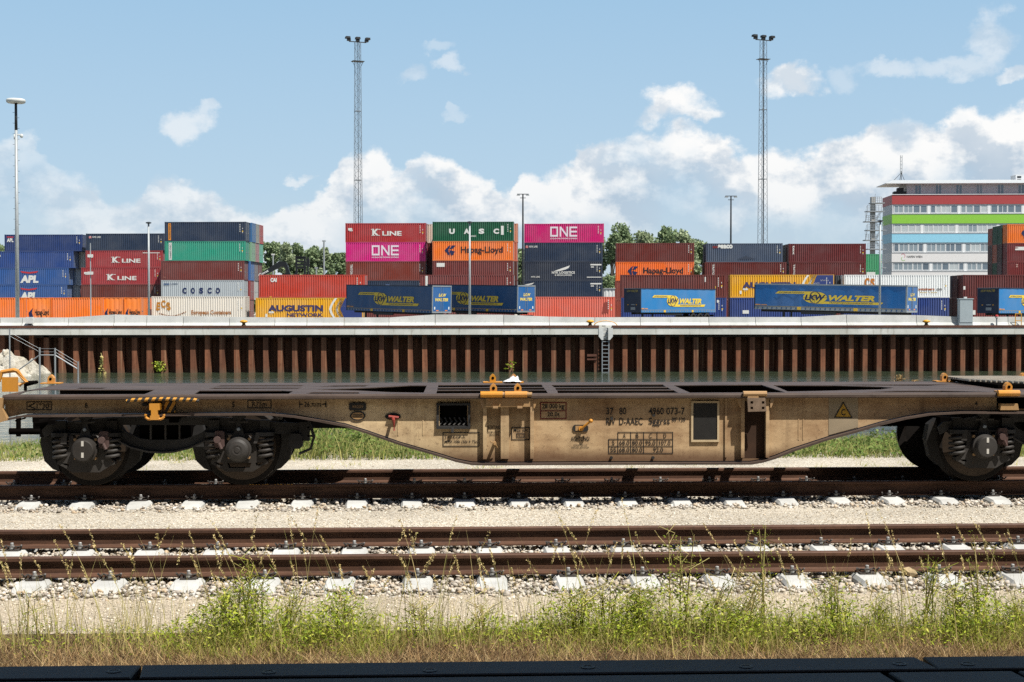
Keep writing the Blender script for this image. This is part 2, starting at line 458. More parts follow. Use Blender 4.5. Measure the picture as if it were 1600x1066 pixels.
# a sleeper with rail clips
def sleeper_proto():
    s = thing('sleeper', '', 'sleeper')
    mb = MB()
    L = 1.22
    ys = [-L, -L + .06, -1.0, -.55, -.22, .22, .55, 1.0, L - .06, L]
    zt = [-.235, -.192, -.181, -.181, -.203, -.203, -.181, -.181, -.192, -.235]
    hw = [.105, .112, .118, .118, .105, .105, .118, .118, .112, .105]
    V = []; Fc = []
    for y, z, h in zip(ys, zt, hw):
        V += [(-h - .03, y, -.36), (h + .03, y, -.36), (h + .012, y, z - .03), (h - .012, y, z), (-h + .012, y, z), (-h - .012, y, z - .03)]
    for k in range(len(ys) - 1):
        for i in range(6): Fc.append((k*6+i, k*6+(i+1) % 6, (k+1)*6+(i+1) % 6, (k+1)*6+i))
    Fc += [(5,4,3,2,1,0), tuple(range((len(ys)-1)*6, len(ys)*6))]
    body = mb.add(V, Fc).build('concrete_block', M_sleeper, s)
    for ry in (-GH, GH):
        for sd in (-1, 1):
            cy = ry + sd * .125
            mb = MB()
            # guide plate, W-shaped spring and bolt
            mb.box(-.07, .07, cy - .04, cy + .04, -.1805, -.166)
            w = [(-.085, cy + sd*.00, -.150), (-.075, cy - sd*.055, -.140), (-.045, cy - sd*.05, -.150), (-.028, cy + sd*.035, -.138), (0, cy + sd*.05, -.132), (.028, cy + sd*.035, -.138), (.045, cy - sd*.05, -.150), (.075, cy - sd*.055, -.140), (.085, cy, -.150), (.098, cy + sd*.03, -.122)]
            w.insert(0, (-.098, cy + sd*.03, -.122))
            mb.path(w, .0085, 6)
            cl = mb.build('rail_clip', M_clip_dark, s)
            bm = MB()
            bm.lathe([(.024, -.166), (.024, -.135), (.016, -.133), (.016, -.108), (.012, -.104)], (0, cy, 0), 'z', 8)
            bm.build('bolt', M_clip, cl)
    return s
pr = sleeper_proto(); index_kids()
SP = 0.65
def lay(yc, phase_px, phase_y, n0, n1, label, group, first=None):
    x0 = at(phase_px, 880, phase_y).x
    for k in range(n0, n1):
        o = pr if first and k == n0 else copy_tree(pr)
        o.location = (x0 + k * SP, yc, 0); o.rotation_euler = (0, 0, rnd.uniform(-.012, .012))
        o['label'] = label; o['group'] = group
lay(NEAR_Y, 770.5, NEAR_Y - GH - .12, -8, 9, 'white concrete sleeper under the empty track beside the grass verge', 'sleepers of the empty near track', True)
lay(FAR_Y, 893.75, FAR_Y - GH - .12, -13, 12, 'concrete sleeper under the flat wagon, only its sunlit end showing', 'sleepers of the track below the wagon')

# ballast stones and loose gravel: real stones
def ico():
    ph = (1 + 5 ** .5) / 2
    v = np.array([(-1,ph,0),(1,ph,0),(-1,-ph,0),(1,-ph,0),(0,-1,ph),(0,1,ph),(0,-1,-ph),(0,1,-ph),(ph,0,-1),(ph,0,1),(-ph,0,-1),(-ph,0,1)], float)
    v /= np.linalg.norm(v[0])
    f = np.array([(0,11,5),(0,5,1),(0,1,7),(0,7,10),(0,10,11),(1,5,9),(5,11,4),(11,10,2),(10,7,6),(7,1,8),(3,9,4),(3,4,2),(3,2,6),(3,6,8),(3,8,9),(4,9,5),(2,4,11),(6,2,10),(8,6,7),(9,8,1)])
    return v, f
IV, IF = ico()
def rotm(n):
    q = R.normal(size=(n, 4)); q /= np.linalg.norm(q, axis=1)[:, None]
    w, x, y, z = q.T
    return np.stack([np.stack([1-2*(y*y+z*z), 2*(x*y-z*w), 2*(x*z+y*w)], -1), np.stack([2*(x*y+z*w), 1-2*(x*x+z*z), 2*(y*z-x*w)], -1), np.stack([2*(x*z-y*w), 2*(y*z+x*w), 1-2*(x*x+y*y)], -1)], 1)
def stones(name, pos, size, mat):
    n = len(pos)
    pv = IV[None] * (1 + R.uniform(-.28, .28, (n, 12, 1)))
    pv = pv * (size[:, None, None] * R.uniform(.6, 1.25, (n, 1, 3)))
    pv = np.einsum('nij,nkj->nki', rotm(n), pv); pv[:, :, 2] *= .75
    V = (pv + pos[:, None, :]).reshape(-1, 3)
    Fc = (IF[None] + 12 * np.arange(n)[:, None, None]).reshape(-1, 3)
    return np_mesh(name, V, Fc, 3, mat)
def island_mat(name, cols, rough=0.9, transl=0.0, spec=0.2, noise_scale=0):
    m, t, p, o = new_mat(name)
    g = t.n('ShaderNodeNewGeometry').outputs['Random Per Island']
    col = t.ramp(g, [(i / (len(cols) - 1), x) for i, x in enumerate(cols)])
    if noise_scale:
        c = coords(t, False); n = t.noise(c, noise_scale, 3, 0.6).outputs[0]
        col = t.mix(t.rng(n, 0.35, 0.7, 0, .45), col, t.mix(1.0, col, (.45, .42, .38, 1), 'MULTIPLY'))
    t.l(col, p.inputs['Base Color']); p.inputs['Roughness'].default_value = rough; p.inputs['Specular IOR Level'].default_value = spec
    if transl:
        tr = t.n('ShaderNodeBsdfTranslucent'); t.l(col, tr.inputs[0])
        mx = t.n('ShaderNodeMixShader'); mx.inputs[0].default_value = transl
        t.l(p.outputs[0], mx.inputs[1]); t.l(tr.outputs[0], mx.inputs[2]); t.l(mx.outputs[0], o.inputs[0])
    return m
M_stone = island_mat('ballast_stone', [lin(176,160,140), lin(226,218,204), lin(156,148,138), lin(246,240,230), lin(206,182,150), lin(220,212,200), lin(132,118,104), lin(236,230,220)], noise_scale=30)
M_pebble = island_mat('pebble', [lin(178,162,138), lin(238,226,204), lin(140,126,106), lin(250,244,230), lin(206,188,160)])
def scatter(n, x0, x1, y0, y1, z0, z1):
    return np.stack([R.uniform(x0, x1, n), R.uniform(y0, y1, n), R.uniform(z0, z1, n)], 1)
a = scatter(30000, -6.2, 6.6, 11.62, 14.5, -.240, -.206)
edge = np.abs(a[:, 1] - 13.06); a[:, 2] -= np.clip((edge - 1.27) * .2, 0, .03)
s = R.gamma(6, .0029, len(a)).clip(.008, .034)
x0n = at(770.5, 880, NEAR_Y - GH - .12).x
def off_sleeper(a, x0, yc):
    d = np.abs((a[:, 0] - x0 + SP / 2) % SP - SP / 2)
    return ~((d < .125) & (np.abs(a[:, 1] - yc) < 1.20))
k_ = off_sleeper(a, x0n, NEAR_Y); a, s = a[k_], s[k_]
tag(stones('near_ballast', a, s, M_stone), kind='stuff')
a = scatter(16000, -8.2, 8.6, 16.6, 19.7, -.240, -.208)
a = a[off_sleeper(a, at(893.75, 880, FAR_Y - GH - .12).x, FAR_Y)]
tag(stones('far_ballast', a, R.gamma(6, .0028, len(a)).clip(.008, .032), M_stone), kind='stuff')
a = np.concatenate([scatter(9000, -8, 8.5, 14.4, 16.7, -.242, -.236), scatter(2500, -9.5, 10, 19.7, 23.2, -.25, -.24), scatter(5000, -5, 5.4, 10.45, 11.7, -.243, -.238)])
a[:, 2] = np.where(a[:, 1] > 20.2, -.24 - (a[:, 1] - 20.2) * .0214, a[:, 2])
tag(stones('loose_pebbles', a, R.gamma(5, .0014, len(a)).clip(.003, .018), M_pebble), kind='stuff')

# a broken stone lying against the near rail
mb = MB(); q = at(1422, 888, NEAR_Y - GH - .15)
vv = [Vector((a_ * .085, b_ * .05, c_ * .042)) * (1 + rnd.uniform(-.25, .25)) for a_, b_, c_ in IV]
mb.add([(v_.x, v_.y, v_.z) for v_ in vv], IF.tolist())
o = mb.build('loose_stone', plain((190,168,130), 0.9, 0.9, 0.35, scale=25)); o.location = (q.x, q.y, -.165); o.rotation_euler = (0, .2, .3)
tag(o, 'tan broken stone lying against the front rail on the right', 'stone')

# ------------------------------------------------------------------ dark boards at the photographer's feet
m, t, p, o = new_mat('dark_board')
c = coords(t)
a = t.noise(sc3(t, c, (.8, 6, 6)), 2.2, 5, 0.65).outputs[0]; b = t.noise(c, 22, 5, 0.7).outputs[0]
col = t.mix(t.rng(a, .35, .7), (.007, .0085, .0105, 1), (.014, .016, .019, 1))
col = t.mix(t.rng(b, .6, .74, 0, .55), col, (.055, .052, .048, 1))
t.l(col, p.inputs['Base Color']); p.inputs['Roughness'].default_value = .62; p.inputs['Specular IOR Level'].default_value = .35
bump(t, p, b, .35, .004)
M_board = m
M_bolt = plain((40,40,42), .7, .5, .3, .5, scale=40)
Z_B = -.13
def board(x0, x1, y0, y1, label, lean=0.0, bolts=()):
    s = thing('floor_board', label, 'board', ((x0+x1)/2, (y0+y1)/2, Z_B), group='dark boards along the bottom edge')
    hx, hy = (x1-x0)/2, (y1-y0)/2
    o_ = [(-hx + lean, -hy), (hx + lean, -hy), (hx, hy), (-hx, hy)]
    mb = MB(); c_ = .008
    n_ = len(o_)
    ins = [(x * (1 - c_/hx), y * (1 - c_/hy)) for x, y in o_]
    V = [(x, y, -.12) for x, y in o_] + [(x, y, -c_) for x, y in o_] + [(x, y, 0) for x, y in ins]
    Fc = [(3,2,1,0), (8,9,10,11)] + [(k*4+i, k*4+(i+1) % 4, (k+1)*4+(i+1) % 4, (k+1)*4+i) for k in range(2) for i in range(4)]
    mb.add(V, Fc).build('board', M_board, s)
    for bx, by in bolts:
        mb = MB(); mb.lathe([(.045, .0), (.045, .003), (.03, .004), (.028, .001), (.012, .002)], (bx - (x0+x1)/2, by - (y0+y1)/2, .001), 'z', 14)
        mb.build('bolt', M_bolt, s)
def bx_(px): return at(px, 1043, 8.9).x
board(-9, bx_(212), 8.75, 9.06, 'long black board against the dry grass, at the left end of its row', 0, [(bx_(178), 8.9)])
board(bx_(214), bx_(1442), 8.75, 9.06, 'long black board against the dry grass between two joints, with bolt heads', .05, [(bx_(422), 8.84), (bx_(672), 8.84), (bx_(918), 8.88), (bx_(1163), 8.85), (bx_(1404), 8.88)])
board(bx_(1455), 9, 8.75, 9.06, 'black board against the dry grass, right of the slanting joint', .0, [(bx_(1508), 8.86)])
board(-9, bx_(1360), 8.30, 8.685, 'long black board in the row nearest the viewer, on the left', .04)
board(bx_(1372), bx_(1560), 8.30, 8.685, 'short black board in the row nearest the viewer, near the bottom right', .04)
board(bx_(1570), 9, 8.30, 8.685, 'black board in the bottom right corner of the row nearest the viewer', .0)

# unseen roof, wall and posts, added to cut sky light and shade the boards
M_blocker = plain((70,64,56), .8, .9, .3, scale=1)
mb = MB(); mb.box(-60, 60, -9.2, 6.05, 7.0, 7.25); mb.box(-60, 60, -9.4, -9.0, -.25, 7.0)
for x in (-42, -28, -14, 14, 28, 42): mb.box(x - .15, x + .15, 5.6, 5.9, -.25, 7.0)
tag(mb.build('unseen_light_blocker', M_blocker), kind='structure')

# ------------------------------------------------------------------ quay
QY = 110.0
m, t, p, o = new_mat('quay_concrete')
c = coords(t, False)
a = t.noise(c, .35, 5, .65).outputs[0]; b = t.noise(sc3(t, c, (2, 2, .35)), 1.5, 4, .65).outputs[0]
col = t.mix(t.rng(a, .35, .65), lin(200,200,190), lin(232,232,224))
col = t.mix(t.rng(b, .55, .75, 0, .6), col, lin(132,120,98))
t.l(col, p.inputs['Base Color']); p.inputs['Roughness'].default_value = .9
M_quay = m
m, t, p, o = new_mat('rusty_steel_piles')
c = coords(t, False)
a = t.noise(sc3(t, c, (3, 3, .25)), 1.0, 5, .65).outputs[0]; b = t.noise(c, 3.5, 5, .7).outputs[0]
sp_ = t.n('ShaderNodeSeparateXYZ'); t.l(c, sp_.inputs[0])
col = t.mix(t.rng(a, .32, .68), lin(104,64,46), lin(166,110,80))
col = t.mix(t.rng(b, .5, .75, 0, .55), col, lin(72,44,34))
pid = t.n('ShaderNodeTexWhiteNoise', noise_dimensions='1D'); t.l(t.m('FLOOR', t.m('DIVIDE', t.m('ADD', sp_.outputs[0], .55), 1.115)), pid.inputs['W'])
col = t.mix(t.m('MULTIPLY', pid.outputs['Value'], .55), col, lin(92,62,48))
drip = t.noise(sc3(t, c, (7, 7, .12)), 1.0, 3, .6).outputs[0]
col = t.mix(t.rng(drip, .58, .72, 0, .55), col, lin(196,160,124))
tide = t.rng(t.m('ADD', sp_.outputs[2], t.m('MULTIPLY', b, .5)), WZ + .25, WZ + .75, 1, 0)
col = t.mix(t.m('MULTIPLY', tide, .6), col, lin(118,98,80))
t.l(col, p.inputs['Base Color']); p.inputs['Roughness'].default_value = .85; p.inputs['Specular IOR Level'].default_value = .2
bump(t, p, b, .3, .02)
M_pile = m
M_edge = plain((96,58,42), 1.0, .8, .35, scale=2)
X0Q, X1Q = -130, 150
qw = thing('quay_wall', 'long harbour quay wall of rusty sheet piles under a concrete capping beam', 'quay wall', (0, QY, 0))
OFQ = (0, QY, 0)
lx0, lx1 = at(935.5, 520, QY).x, at(957.5, 520, QY).x        # ladder niche
mb = MB()
mb.box(X0Q, lx0, QY, QY + 1.9, .10, .615); mb.box(lx1, X1Q, QY, QY + 1.9, .10, .615)
mb.box(lx0, lx1, QY + .55, QY + 1.9, .10, .61)
mb.build('concrete_cap', M_quay, qw, OFQ)
mb = MB(); mb.box(X0Q, lx0 + .02, QY - .04, QY + .5, .62, .80); mb.box(lx1 - .02, X1Q, QY - .04, QY + .5, .62, .80); mb.build('edge_beam', M_edge, qw, OFQ)
mb = MB(); mb.box(X0Q, X1Q, QY + .5, QY + 12, .60, .72); mb.build('quay_deck', M_quay, qw, OFQ)
mb = MB(); mb.box(X0Q, X1Q, QY + .50, QY + 1.6, -.12, .10); mb.build('waling_beam', plain((60,46,38), .8, .85, .3), qw, OFQ)
PT = 1.115; yb, yf = QY + 1.62, QY + .50
px0 = at(72.5, 560, QY + .50).x; nps = 0
mb = MB(); k0 = int((X0Q - px0) / PT); k1 = int((X1Q - px0) / PT)
V = []; Fc = []
pts_ = []
for k in range(k0, k1):
    x = px0 + k * PT
    j = .02 * math.sin(k * 12.9898) 
    pts_ += [(x - .19, yf + j), (x + .19, yf + j), (x + .235, yb + j), (x + PT - .235, yb + j)]
for x, y in pts_: V += [(x, y, WZ - 1.4), (x, y, .1)]
for i in range(len(pts_) - 1): Fc.append((2*i, 2*i+2, 2*i+3, 2*i+1))
mb.add(V, Fc).build('sheet_piles', M_pile, qw, OFQ)
# ladder in its white niche
M_white = plain((214,216,212), 1.0, .8, .12); M_galv = plain((150,156,160), 1.0, .5, .15, .3)
ld = thing('quay_ladder', 'steel ladder down the quay wall under a white concrete niche', 'ladder', (0, QY, 0))
mb = MB()
o_ = [(lx0, .62), (lx0, -.05), (lx0 + .22, -.32), (lx0 + .36, -.32), (lx0 + .36, .62)]
mb.prism_xz(o_, QY - .05, QY + .54)
o_ = [(lx1, .62), (lx1, -.05), (lx1 - .22, -.32), (lx1 - .36, -.32), (lx1 - .36, .62)]
mb.prism_xz(o_[::-1], QY - .05, QY + .54)
mb.box(lx0 + .36, lx1 - .36, QY + .40, QY + .54, -.32, .62)
mb.build('niche', M_white, ld, OFQ)
lc = (lx0 + lx1) / 2 
mb = MB()
for sx in (-.26, .26): mb.box(lc + sx - .04, lc + sx + .04, QY + .12, QY + .19, WZ - .6, .60)
mb.build('rails', M_galv, ld, OFQ)
mb = MB(); z = .45
while z > WZ - .5: mb.box(lc - .23, lc + .23, QY + .13, QY + .18, z - .03, z + .03); z -= .30
mb.build('rungs', M_galv, ld, OFQ)
mb = MB(); mb.path([(lc + math.cos(a_) * .92, QY + .2, .74 + math.sin(a_) * .42) for a_ in np.linspace(0, math.pi, 14)], .035, 6)
mb.build('grab_hoop', plain((236,170,48), 1.0, .5), ld, OFQ)
# fender timbers between two piles by the ladder
mb = MB(); xx = at(917, 560, QY + .6).x
mb.box(xx, at(932, 560, QY + .6).x, QY + .40, QY + .52, -1.62, -1.44); mb.box(xx, at(932, 560, QY + .6).x, QY + .40, QY + .52, -1.9, -1.78)
mb.build('cross_strut', M_edge, qw, OFQ)

# yellow bollards
M_yel = plain((228,166,40), 1.0, .5, .2)
for px, lb in ((922, 'small yellow mooring bollard on the quay edge just left of the ladder'), (381, 'small yellow mooring bollard on the quay edge in front of the cream container'), (1447, 'small yellow mooring bollard on the quay edge left of the grey cabinet')):
    b_ = at(px, 508, QY + .3); s = thing('bollard', lb, 'bollard', (b_.x, QY + .26, .80), group='yellow bollards on the quay edge')
    MB().lathe([(.20, 0), (.16, .04), (.12, .1), (.12, .2)], (0,0,0), 'z', 14).build('base', plain((90,70,40), .8), s, smooth=True)
    MB().lathe([(.14, .2), (.30, .27), (.30, .34), (.16, .42), (.05, .44)], (0,0,0), 'z', 14).build('head', M_yel, s, smooth=True)

# concrete barrier pieces
m, t, p, o = new_mat('barrier_concrete')
c = coords(t)
a = t.noise(c, .5, 5, .65).outputs[0]; b = t.noise(sc3(t, c, (3, 3, .5)), 1.2, 4, .7).outputs[0]
col = t.mix(t.rng(a, .35, .65), lin(188,190,186), lin(214,215,211))
col = t.mix(t.rng(b, .58, .76, 0, .5), col, lin(138,134,124))
t.l(col, p.inputs['Base Color']); p.inputs['Roughness'].default_value = .9
M_bar = m
BY = 111.25
def barrier(p0, p1, h0, h1):
    a_, b_ = at(p0, 505, BY).x + .02, at(p1, 505, BY).x - .02
    s = thing('concrete_barrier', 'grey concrete barrier piece in the row along the quay edge', 'barrier', ((a_+b_)/2, BY, .724), group='concrete barrier pieces along the quay')
    mb = MB(); hl = (b_ - a_) / 2; V = []
    for x, h in ((-hl, h0), (hl, h1)):
        V += [(x, -.34, 0), (x, .34, 0), (x, .32, .10), (x, .14, .30), (x, .09, h), (x, -.09, h), (x, -.14, .30), (x, -.32, .10)]
    Fc = [(i, (i+1) % 8, (i+1) % 8 + 8, i + 8) for i in range(8)] + [(7,6,5,4,3,2,1,0), tuple(range(8, 16))]
    mb.add(V, Fc).build('body', M_bar, s)
    mb = MB()
    for sx in (-.62, .55): mb.box(sx * hl - .14, sx * hl + .14, -.345, -.2, 0, .045)
    mb.build('drain_slot', plain((40,38,36), .6), s)
edges = [-70, 1, 36, 108, 179, 230, 287, 359, 430, 480, 538, 608, 680, 787, 858, 929, 1000, 1107, 1180, 1251, 1322, 1431, 1500, 1574, 1650]
def bh(px):
    lo, hi = .70, .93
    for x, h in ((-100,lo),(108,lo),(179,hi),(230,hi-.06),(287,.80),(359,.74),(608,lo),(680,hi),(787,hi-.02),(858,lo+.06),(929,lo),(1251,lo+.02),(1322,hi-.02),(1431,hi-.06),(1574,.74),(1700,.74)):
        if px <= x: return h
    return lo
for a_, b_ in zip(edges[:-1], edges[1:]): barrier(a_, b_, bh(a_), bh(b_))

# grey cabinet, junction box, red and white post, yellow steps
M_cab = plain((172,184,188), 1.0, .5, .06)
q = at(1509, 500, QY + .7); s = thing('electric_cabinet', 'tall pale grey electric cabinet standing on the quay in front of the barrier', 'cabinet', (q.x, QY + .85, .724))
MB().cbox(-.54, .54, -.2, .22, .05, 2.12, .02).build('case', M_cab, s)
MB().box(-.50, .50, -.23, -.2, .30, 2.06).build('door', M_cab, s)
MB().box(-.58, .58, -.26, .26, 2.12, 2.2).build('roof', M_cab, s)
MB().box(-.54, .54, -.22, .24, 0, .05).build('plinth', M_quay, s)
MB().box(-.12, .10, -.1, .1, 2.2, 2.32).build('vent_cap', M_white, s)
q = at(46, 503, QY + .6); s = thing('junction_box', 'small white box on a short foot at the left end of the barrier row', 'box', (q.x, QY + .72, .724))
MB().cbox(-.27, .27, -.14, .14, .24, .74, .02).build('box', M_white, s); MB().box(-.14, .14, -.08, .08, 0, .24).build('foot', plain((90,90,88)), s)
q = at(1558, 500, QY + .6); s = thing('marker_post', 'short grey post with a red and white head between cabinet and yellow steps', 'post', (q.x, QY + .7, .724))
MB().tube((0,0,0), (0,0,.62), .06, 10).build('pole', M_galv, s)
MB().lathe([(.10,.62),(.13,.68),(.13,.74)], (0,0,0), 'z', 12).build('white_band', M_white, s); MB().lathe([(.13,.74),(.13,.84),(.06,.9)], (0,0,0), 'z', 12).build('red_cap', plain((190,40,40)), s)
q = at(1592.5, 500, QY + .6); s = thing('yellow_steps', 'yellow tubular steps leaning over the barrier at the right edge', 'steps', (q.x, QY + .78, .724))
mb = MB()
for sx in (-.24, .24): mb.tube((sx, 0, 0), (sx, 0, 1.02), .035, 8)
mb.build('side_rails', M_yel, s)
mb = MB(); 
for z in (.42, .95): mb.box(-.24, .24, -.03, .03, z, z + .05)
mb.build('treads', M_yel, s)

# lamp posts on the quay
M_pole = plain((168,174,176), 1.0, .5, .1, .2); M_dark = plain((50,54,58), .9, .5, .15)
def pole_px(px, Y): return at(px, 490, Y).x
s = thing('mast_light', 'tall grey mast with a white ring lamp on top, at the left edge', 'lamp post', (pole_px(27.5, 114), 114, .545))
zt = at(24, 160, 114).z - .545
MB().tube((0,0,0), (0,0,zt - 2.2), .17, 14, .115).build('pole', M_pole, s, smooth=True)
MB().tube((0,0,zt - 2.2), (0,0,zt), .115, 14, .10).build('top_section', M_dark, s, smooth=True)
MB().lathe([(.2,-.02),(.62,-.02),(.72,.04),(.74,.22),(.66,.30),(.2,.34),(0.05,.34)], (0,0,zt - .05), 'z', 28).build('ring_lamp', M_white, s, smooth=True)
mb = MB()
for k in range(26):
    z = zt - .8 - k * .42; sd = 1 if k % 2 else -1
    mb.tube((0,0,z), (sd * .26, 0, z), .014, 5)
mb.build('climbing_pegs', M_dark, s)
mb = MB(); z = at(24, 213, 114).z - .545
mb.box(-.16, -.08, -.08, .08, z - .25, z + .15); mb.tube((0,0,z + .1), (.36,0,z + .12), .05, 8); mb.lathe([(.02,.2),(.12,.14),(.13,-.02),(.09,-.1),(.03,-.13)], (.42,0,z), 'z', 14)
mb.build('camera_dome', M_white, s, smooth=True)
def small_lamp(px, ytop, Y, label, cap=.22):
    s = thing('lamp_post', label, 'lamp post', (pole_px(px, Y), Y, .545), group='slim lamp posts behind the barrier')
    zt = at(px, ytop, Y).z - .545
    MB().tube((0,0,0), (0,0,zt), .10, 10, .07).build('pole', M_pole, s, smooth=True)
    MB().lathe([(.07,0),(cap,.05),(cap,.12),(.05,.16)], (0,0,zt), 'z', 12).build('lamp_head', M_dark, s)
    MB().cbox(-.2, .2, -.16, .16, 0, .95, .02).build('base_box', M_pole, s)
small_lamp(233, 350, 113.4, 'slim grey lamp post standing before the cream container on the left')
small_lamp(734, 349, 113.4, 'slim grey lamp post standing before the second blue trailer')
small_lamp(1374.5, 347, 113.4, 'slim grey lamp post standing before the long blue trailer on the right')
s = thing('floodlight_post', 'thin pale post with small white floodlights before the red containers on the left', 'lamp post', (pole_px(142, 176), 176, .545))
zt = at(142, 380, 176).z - .545
MB().tube((0,0,0), (0,0,zt), .09, 8, .06).build('pole', M_pole, s)
for dy in (400, 427):
    z = at(142, dy, 176).z - .545; MB().cbox(-.3, .32, -.25, .05, z - .18, z + .18, .03).build('floodlight', M_white, s)
def t_lamp(px, ytop, Y, label):
    s = thing('twin_lamp', label, 'lamp post', (pole_px(px, Y), Y, .545), group='tall twin-armed lamps behind the stacks')
    zt = at(px, ytop, Y).z - .545
    MB().tube((0,0,0), (0,0,zt), .22, 10, .12).build('pole', M_dark, s)
    MB().box(-1.0, 1.0, -.06, .06, zt - .12, zt).build('arm', M_dark, s); MB().box(-.5, .5, -.05, .05, zt - .76, zt - .66).build('lower_arm', M_dark, s)
    for sx in (-1, 1): MB().prism_xz([(sx*.8 - .22, zt - .12), (sx*.8 - .3, zt - .3), (sx*.8 + .3, zt - .3), (sx*.8 + .22, zt - .12)], -.2, .2).build('lamp_head', M_pole, s)
t_lamp(817, 303, 245, 'tall twin-armed lamp rising left of the upper magenta container')
t_lamp(1141.5, 306, 245, 'tall twin-armed lamp rising above the slate container')

# lattice floodlight masts
def lattice(px, ytop, Y, label, wb, wt):
    s = thing('lattice_mast', label, 'floodlight mast', (pole_px(px, Y), Y, .53), (0, 0, .35), group='lattice floodlight masts')
    H = at(px, ytop, Y).z - .53
    mb = MB(); md = MB()
    c4 = [(-1,-1),(1,-1),(1,1),(-1,1)]
    hw = lambda z: (wb + (wt - wb) * z / H) / 2
    for a_, b_ in c4: mb.tube((a_*wb/2, b_*wb/2, 0), (a_*wt/2, b_*wt/2, H), .052, 5, .044)
    mb.build('legs', plain((112,120,126), 1.0, .5), s)
    n = int(H / 1.0)
    for k in range(n):
        z0, z1 = H * k / n, H * (k + 1) / n
        for i in range(4):
            p_, q_ = c4[i], c4[(i + 1) % 4]
            if k % 2: p_, q_ = q_, p_
            md.tube((p_[0]*hw(z0), p_[1]*hw(z0), z0), (q_[0]*hw(z1), q_[1]*hw(z1), z1), .021, 4)
        if k % 12 == 0:
            for i in range(4):
                p_, q_ = c4[i], c4[(i + 1) % 4]; md.tube((p_[0]*hw(z0), p_[1]*hw(z0), z0), (q_[0]*hw(z0), q_[1]*hw(z0), z0), .05, 4)
    md.build('bracing', plain((120,128,134), 1.0, .5), s)
    MB().tube((0, -.1, 0), (0, -.1, H), .07, 5).build('cable_ladder', M_dark, s)
    mb = MB(); mb.box(-1.55, 1.55, -.12, .12, H - .05, H + .08)
    z = H - 3.4; mb.box(-1.05, 1.05, -.7, .7, z, z + .08)
    for sx in (-1, 1): mb.tube((sx*.5, 0, z - .9), (sx*1.0, 0, z), .04, 5)
    mb.build('platform', M_dark, s)
    for sx in (-1.6, 0, 1.6):
        mb = MB(); mb.box(sx - .3, sx + .3, -.25, .25, H + .1, H + .5); mb.prism_xz([(sx - .42 + sx*.12, H + .5), (sx + .42 + sx*.12, H + .5), (sx + .36 + sx*.12, H + .85), (sx - .36 + sx*.12, H + .85)], -.4, .4)
        mb.build('floodlight', plain((44,46,48), .8), s)
lattice(560, 66, 250, 'tall lattice floodlight mast rising behind the central red container stack', 1.35, .85)
lattice(1191, 63, 250, 'tall lattice floodlight mast rising behind the slate container', 1.35, .85)

# pale rubble bank at the left and handrail on the near bank
m, t, p, o = new_mat('pale_rubble')
c = coords(t, False); vo = t.n('ShaderNodeTexVoronoi'); t.l(c, vo.inputs['Vector']); vo.inputs['Scale'].default_value = 1.1
a = t.noise(c, 3.0, 6, .7).outputs[0]
g = t.n('ShaderNodeSeparateColor'); t.l(vo.outputs['Color'], g.inputs[0])
col = t.mix(g.outputs[0], lin(186,178,160), lin(222,218,206)); col = t.mix(t.rng(a, .5, .75, 0, .6), col, lin(120,108,88))
t.l(col, p.inputs['Base Color']); p.inputs['Roughness'].default_value = .95; bump(t, p, a, .8, .15)
n = 96; V = []; Fc = []
from mathutils import noise as mno
xr = at(66, 580, 107).x
for j in range(n):
    for i in range(n):
        x = xr - 30 * (1 - i / (n - 1)) ; y = 92 + 18.55 * j / (n - 1)
        dxe = (xr - x); h = min(1.35, max(0, dxe) * .42 + .3 * (dxe > 1.5)) * min(1, (j + 4) / 22) 
        cell = mno.cell(Vector((x * .9, y * .9, 0))); nn = mno.fractal(Vector((x * .8, y * .8, 3)), 1.0, 2.0, 4)
        cell2 = mno.cell(Vector((x * 1.7 + 9, y * 1.7, 0)))
        V.append((x + .18 * nn, y, WZ - .35 + h + (.75 * cell + .4 * cell2) * min(1, dxe * .6) + .4 * nn * min(1, dxe)))
for j in range(n - 1):
    for i in range(n - 1): Fc.append((j*n+i, j*n+i+1, (j+1)*n+i+1, (j+1)*n+i))
rb = MB().add(V, Fc)
VV = np.array(V)
pick = R.choice(len(VV), 420); bp = VV[pick] + R.normal(0, .15, (420, 3)); bs = R.gamma(4, .085, 420).clip(.12, .8)
for (bx0, by0, bz0), q_ in zip(bp, bs):
    if bx0 > xr + .2 or by0 > 110.4: continue
    M_ = rotm(1)[0]; pv = (IV * (1 + R.uniform(-.25, .25, (12, 1)))) @ M_.T * q_ * R.uniform(.6, 1.2, 3)
    rb.add((pv + np.array([bx0, by0, bz0])).tolist(), IF.tolist())
tag(rb.build('rubble_bank', m), kind='structure')

HY = 27.3
s = thing('stair_handrail', 'galvanised handrail with thin wires at the bank stairs on the left', 'handrail', (at(75, 600, HY).x, HY, -.6))
ofs = (s.location.x, HY, -.6)
for px, yt in ((15, 515), (62, 543), (86, 544), (122, 565)):
    p_ = at(px, yt, HY); r_ = .017 if px > 20 else .013
    MB().tube((p_.x, HY, -.85), (p_.x, HY, p_.z), r_, 8).build('post', M_galv, s, ofs)
mb = MB()
A_ = lambda px, py: tuple(at(px, py, HY))
mb.tube(A_(62, 555), A_(86, 555), .013, 6); mb.tube(A_(86, 555), A_(122, 577), .013, 6); mb.tube(A_(62, 555), A_(28, 579), .013, 6)
mb.build('top_rail', M_galv, s, ofs)
mb = MB()
for d_ in (0, 5):
    mb.tube(A_(15, 519 + d_ * 1.2), A_(62, 545 + d_), .0026, 4); mb.tube(A_(62, 545 + d_), A_(86, 545 + d_), .0026, 4); mb.tube(A_(86, 545 + d_), A_(122, 567 + d_), .0026, 4)
mb.build('wires', M_galv, s, ofs)
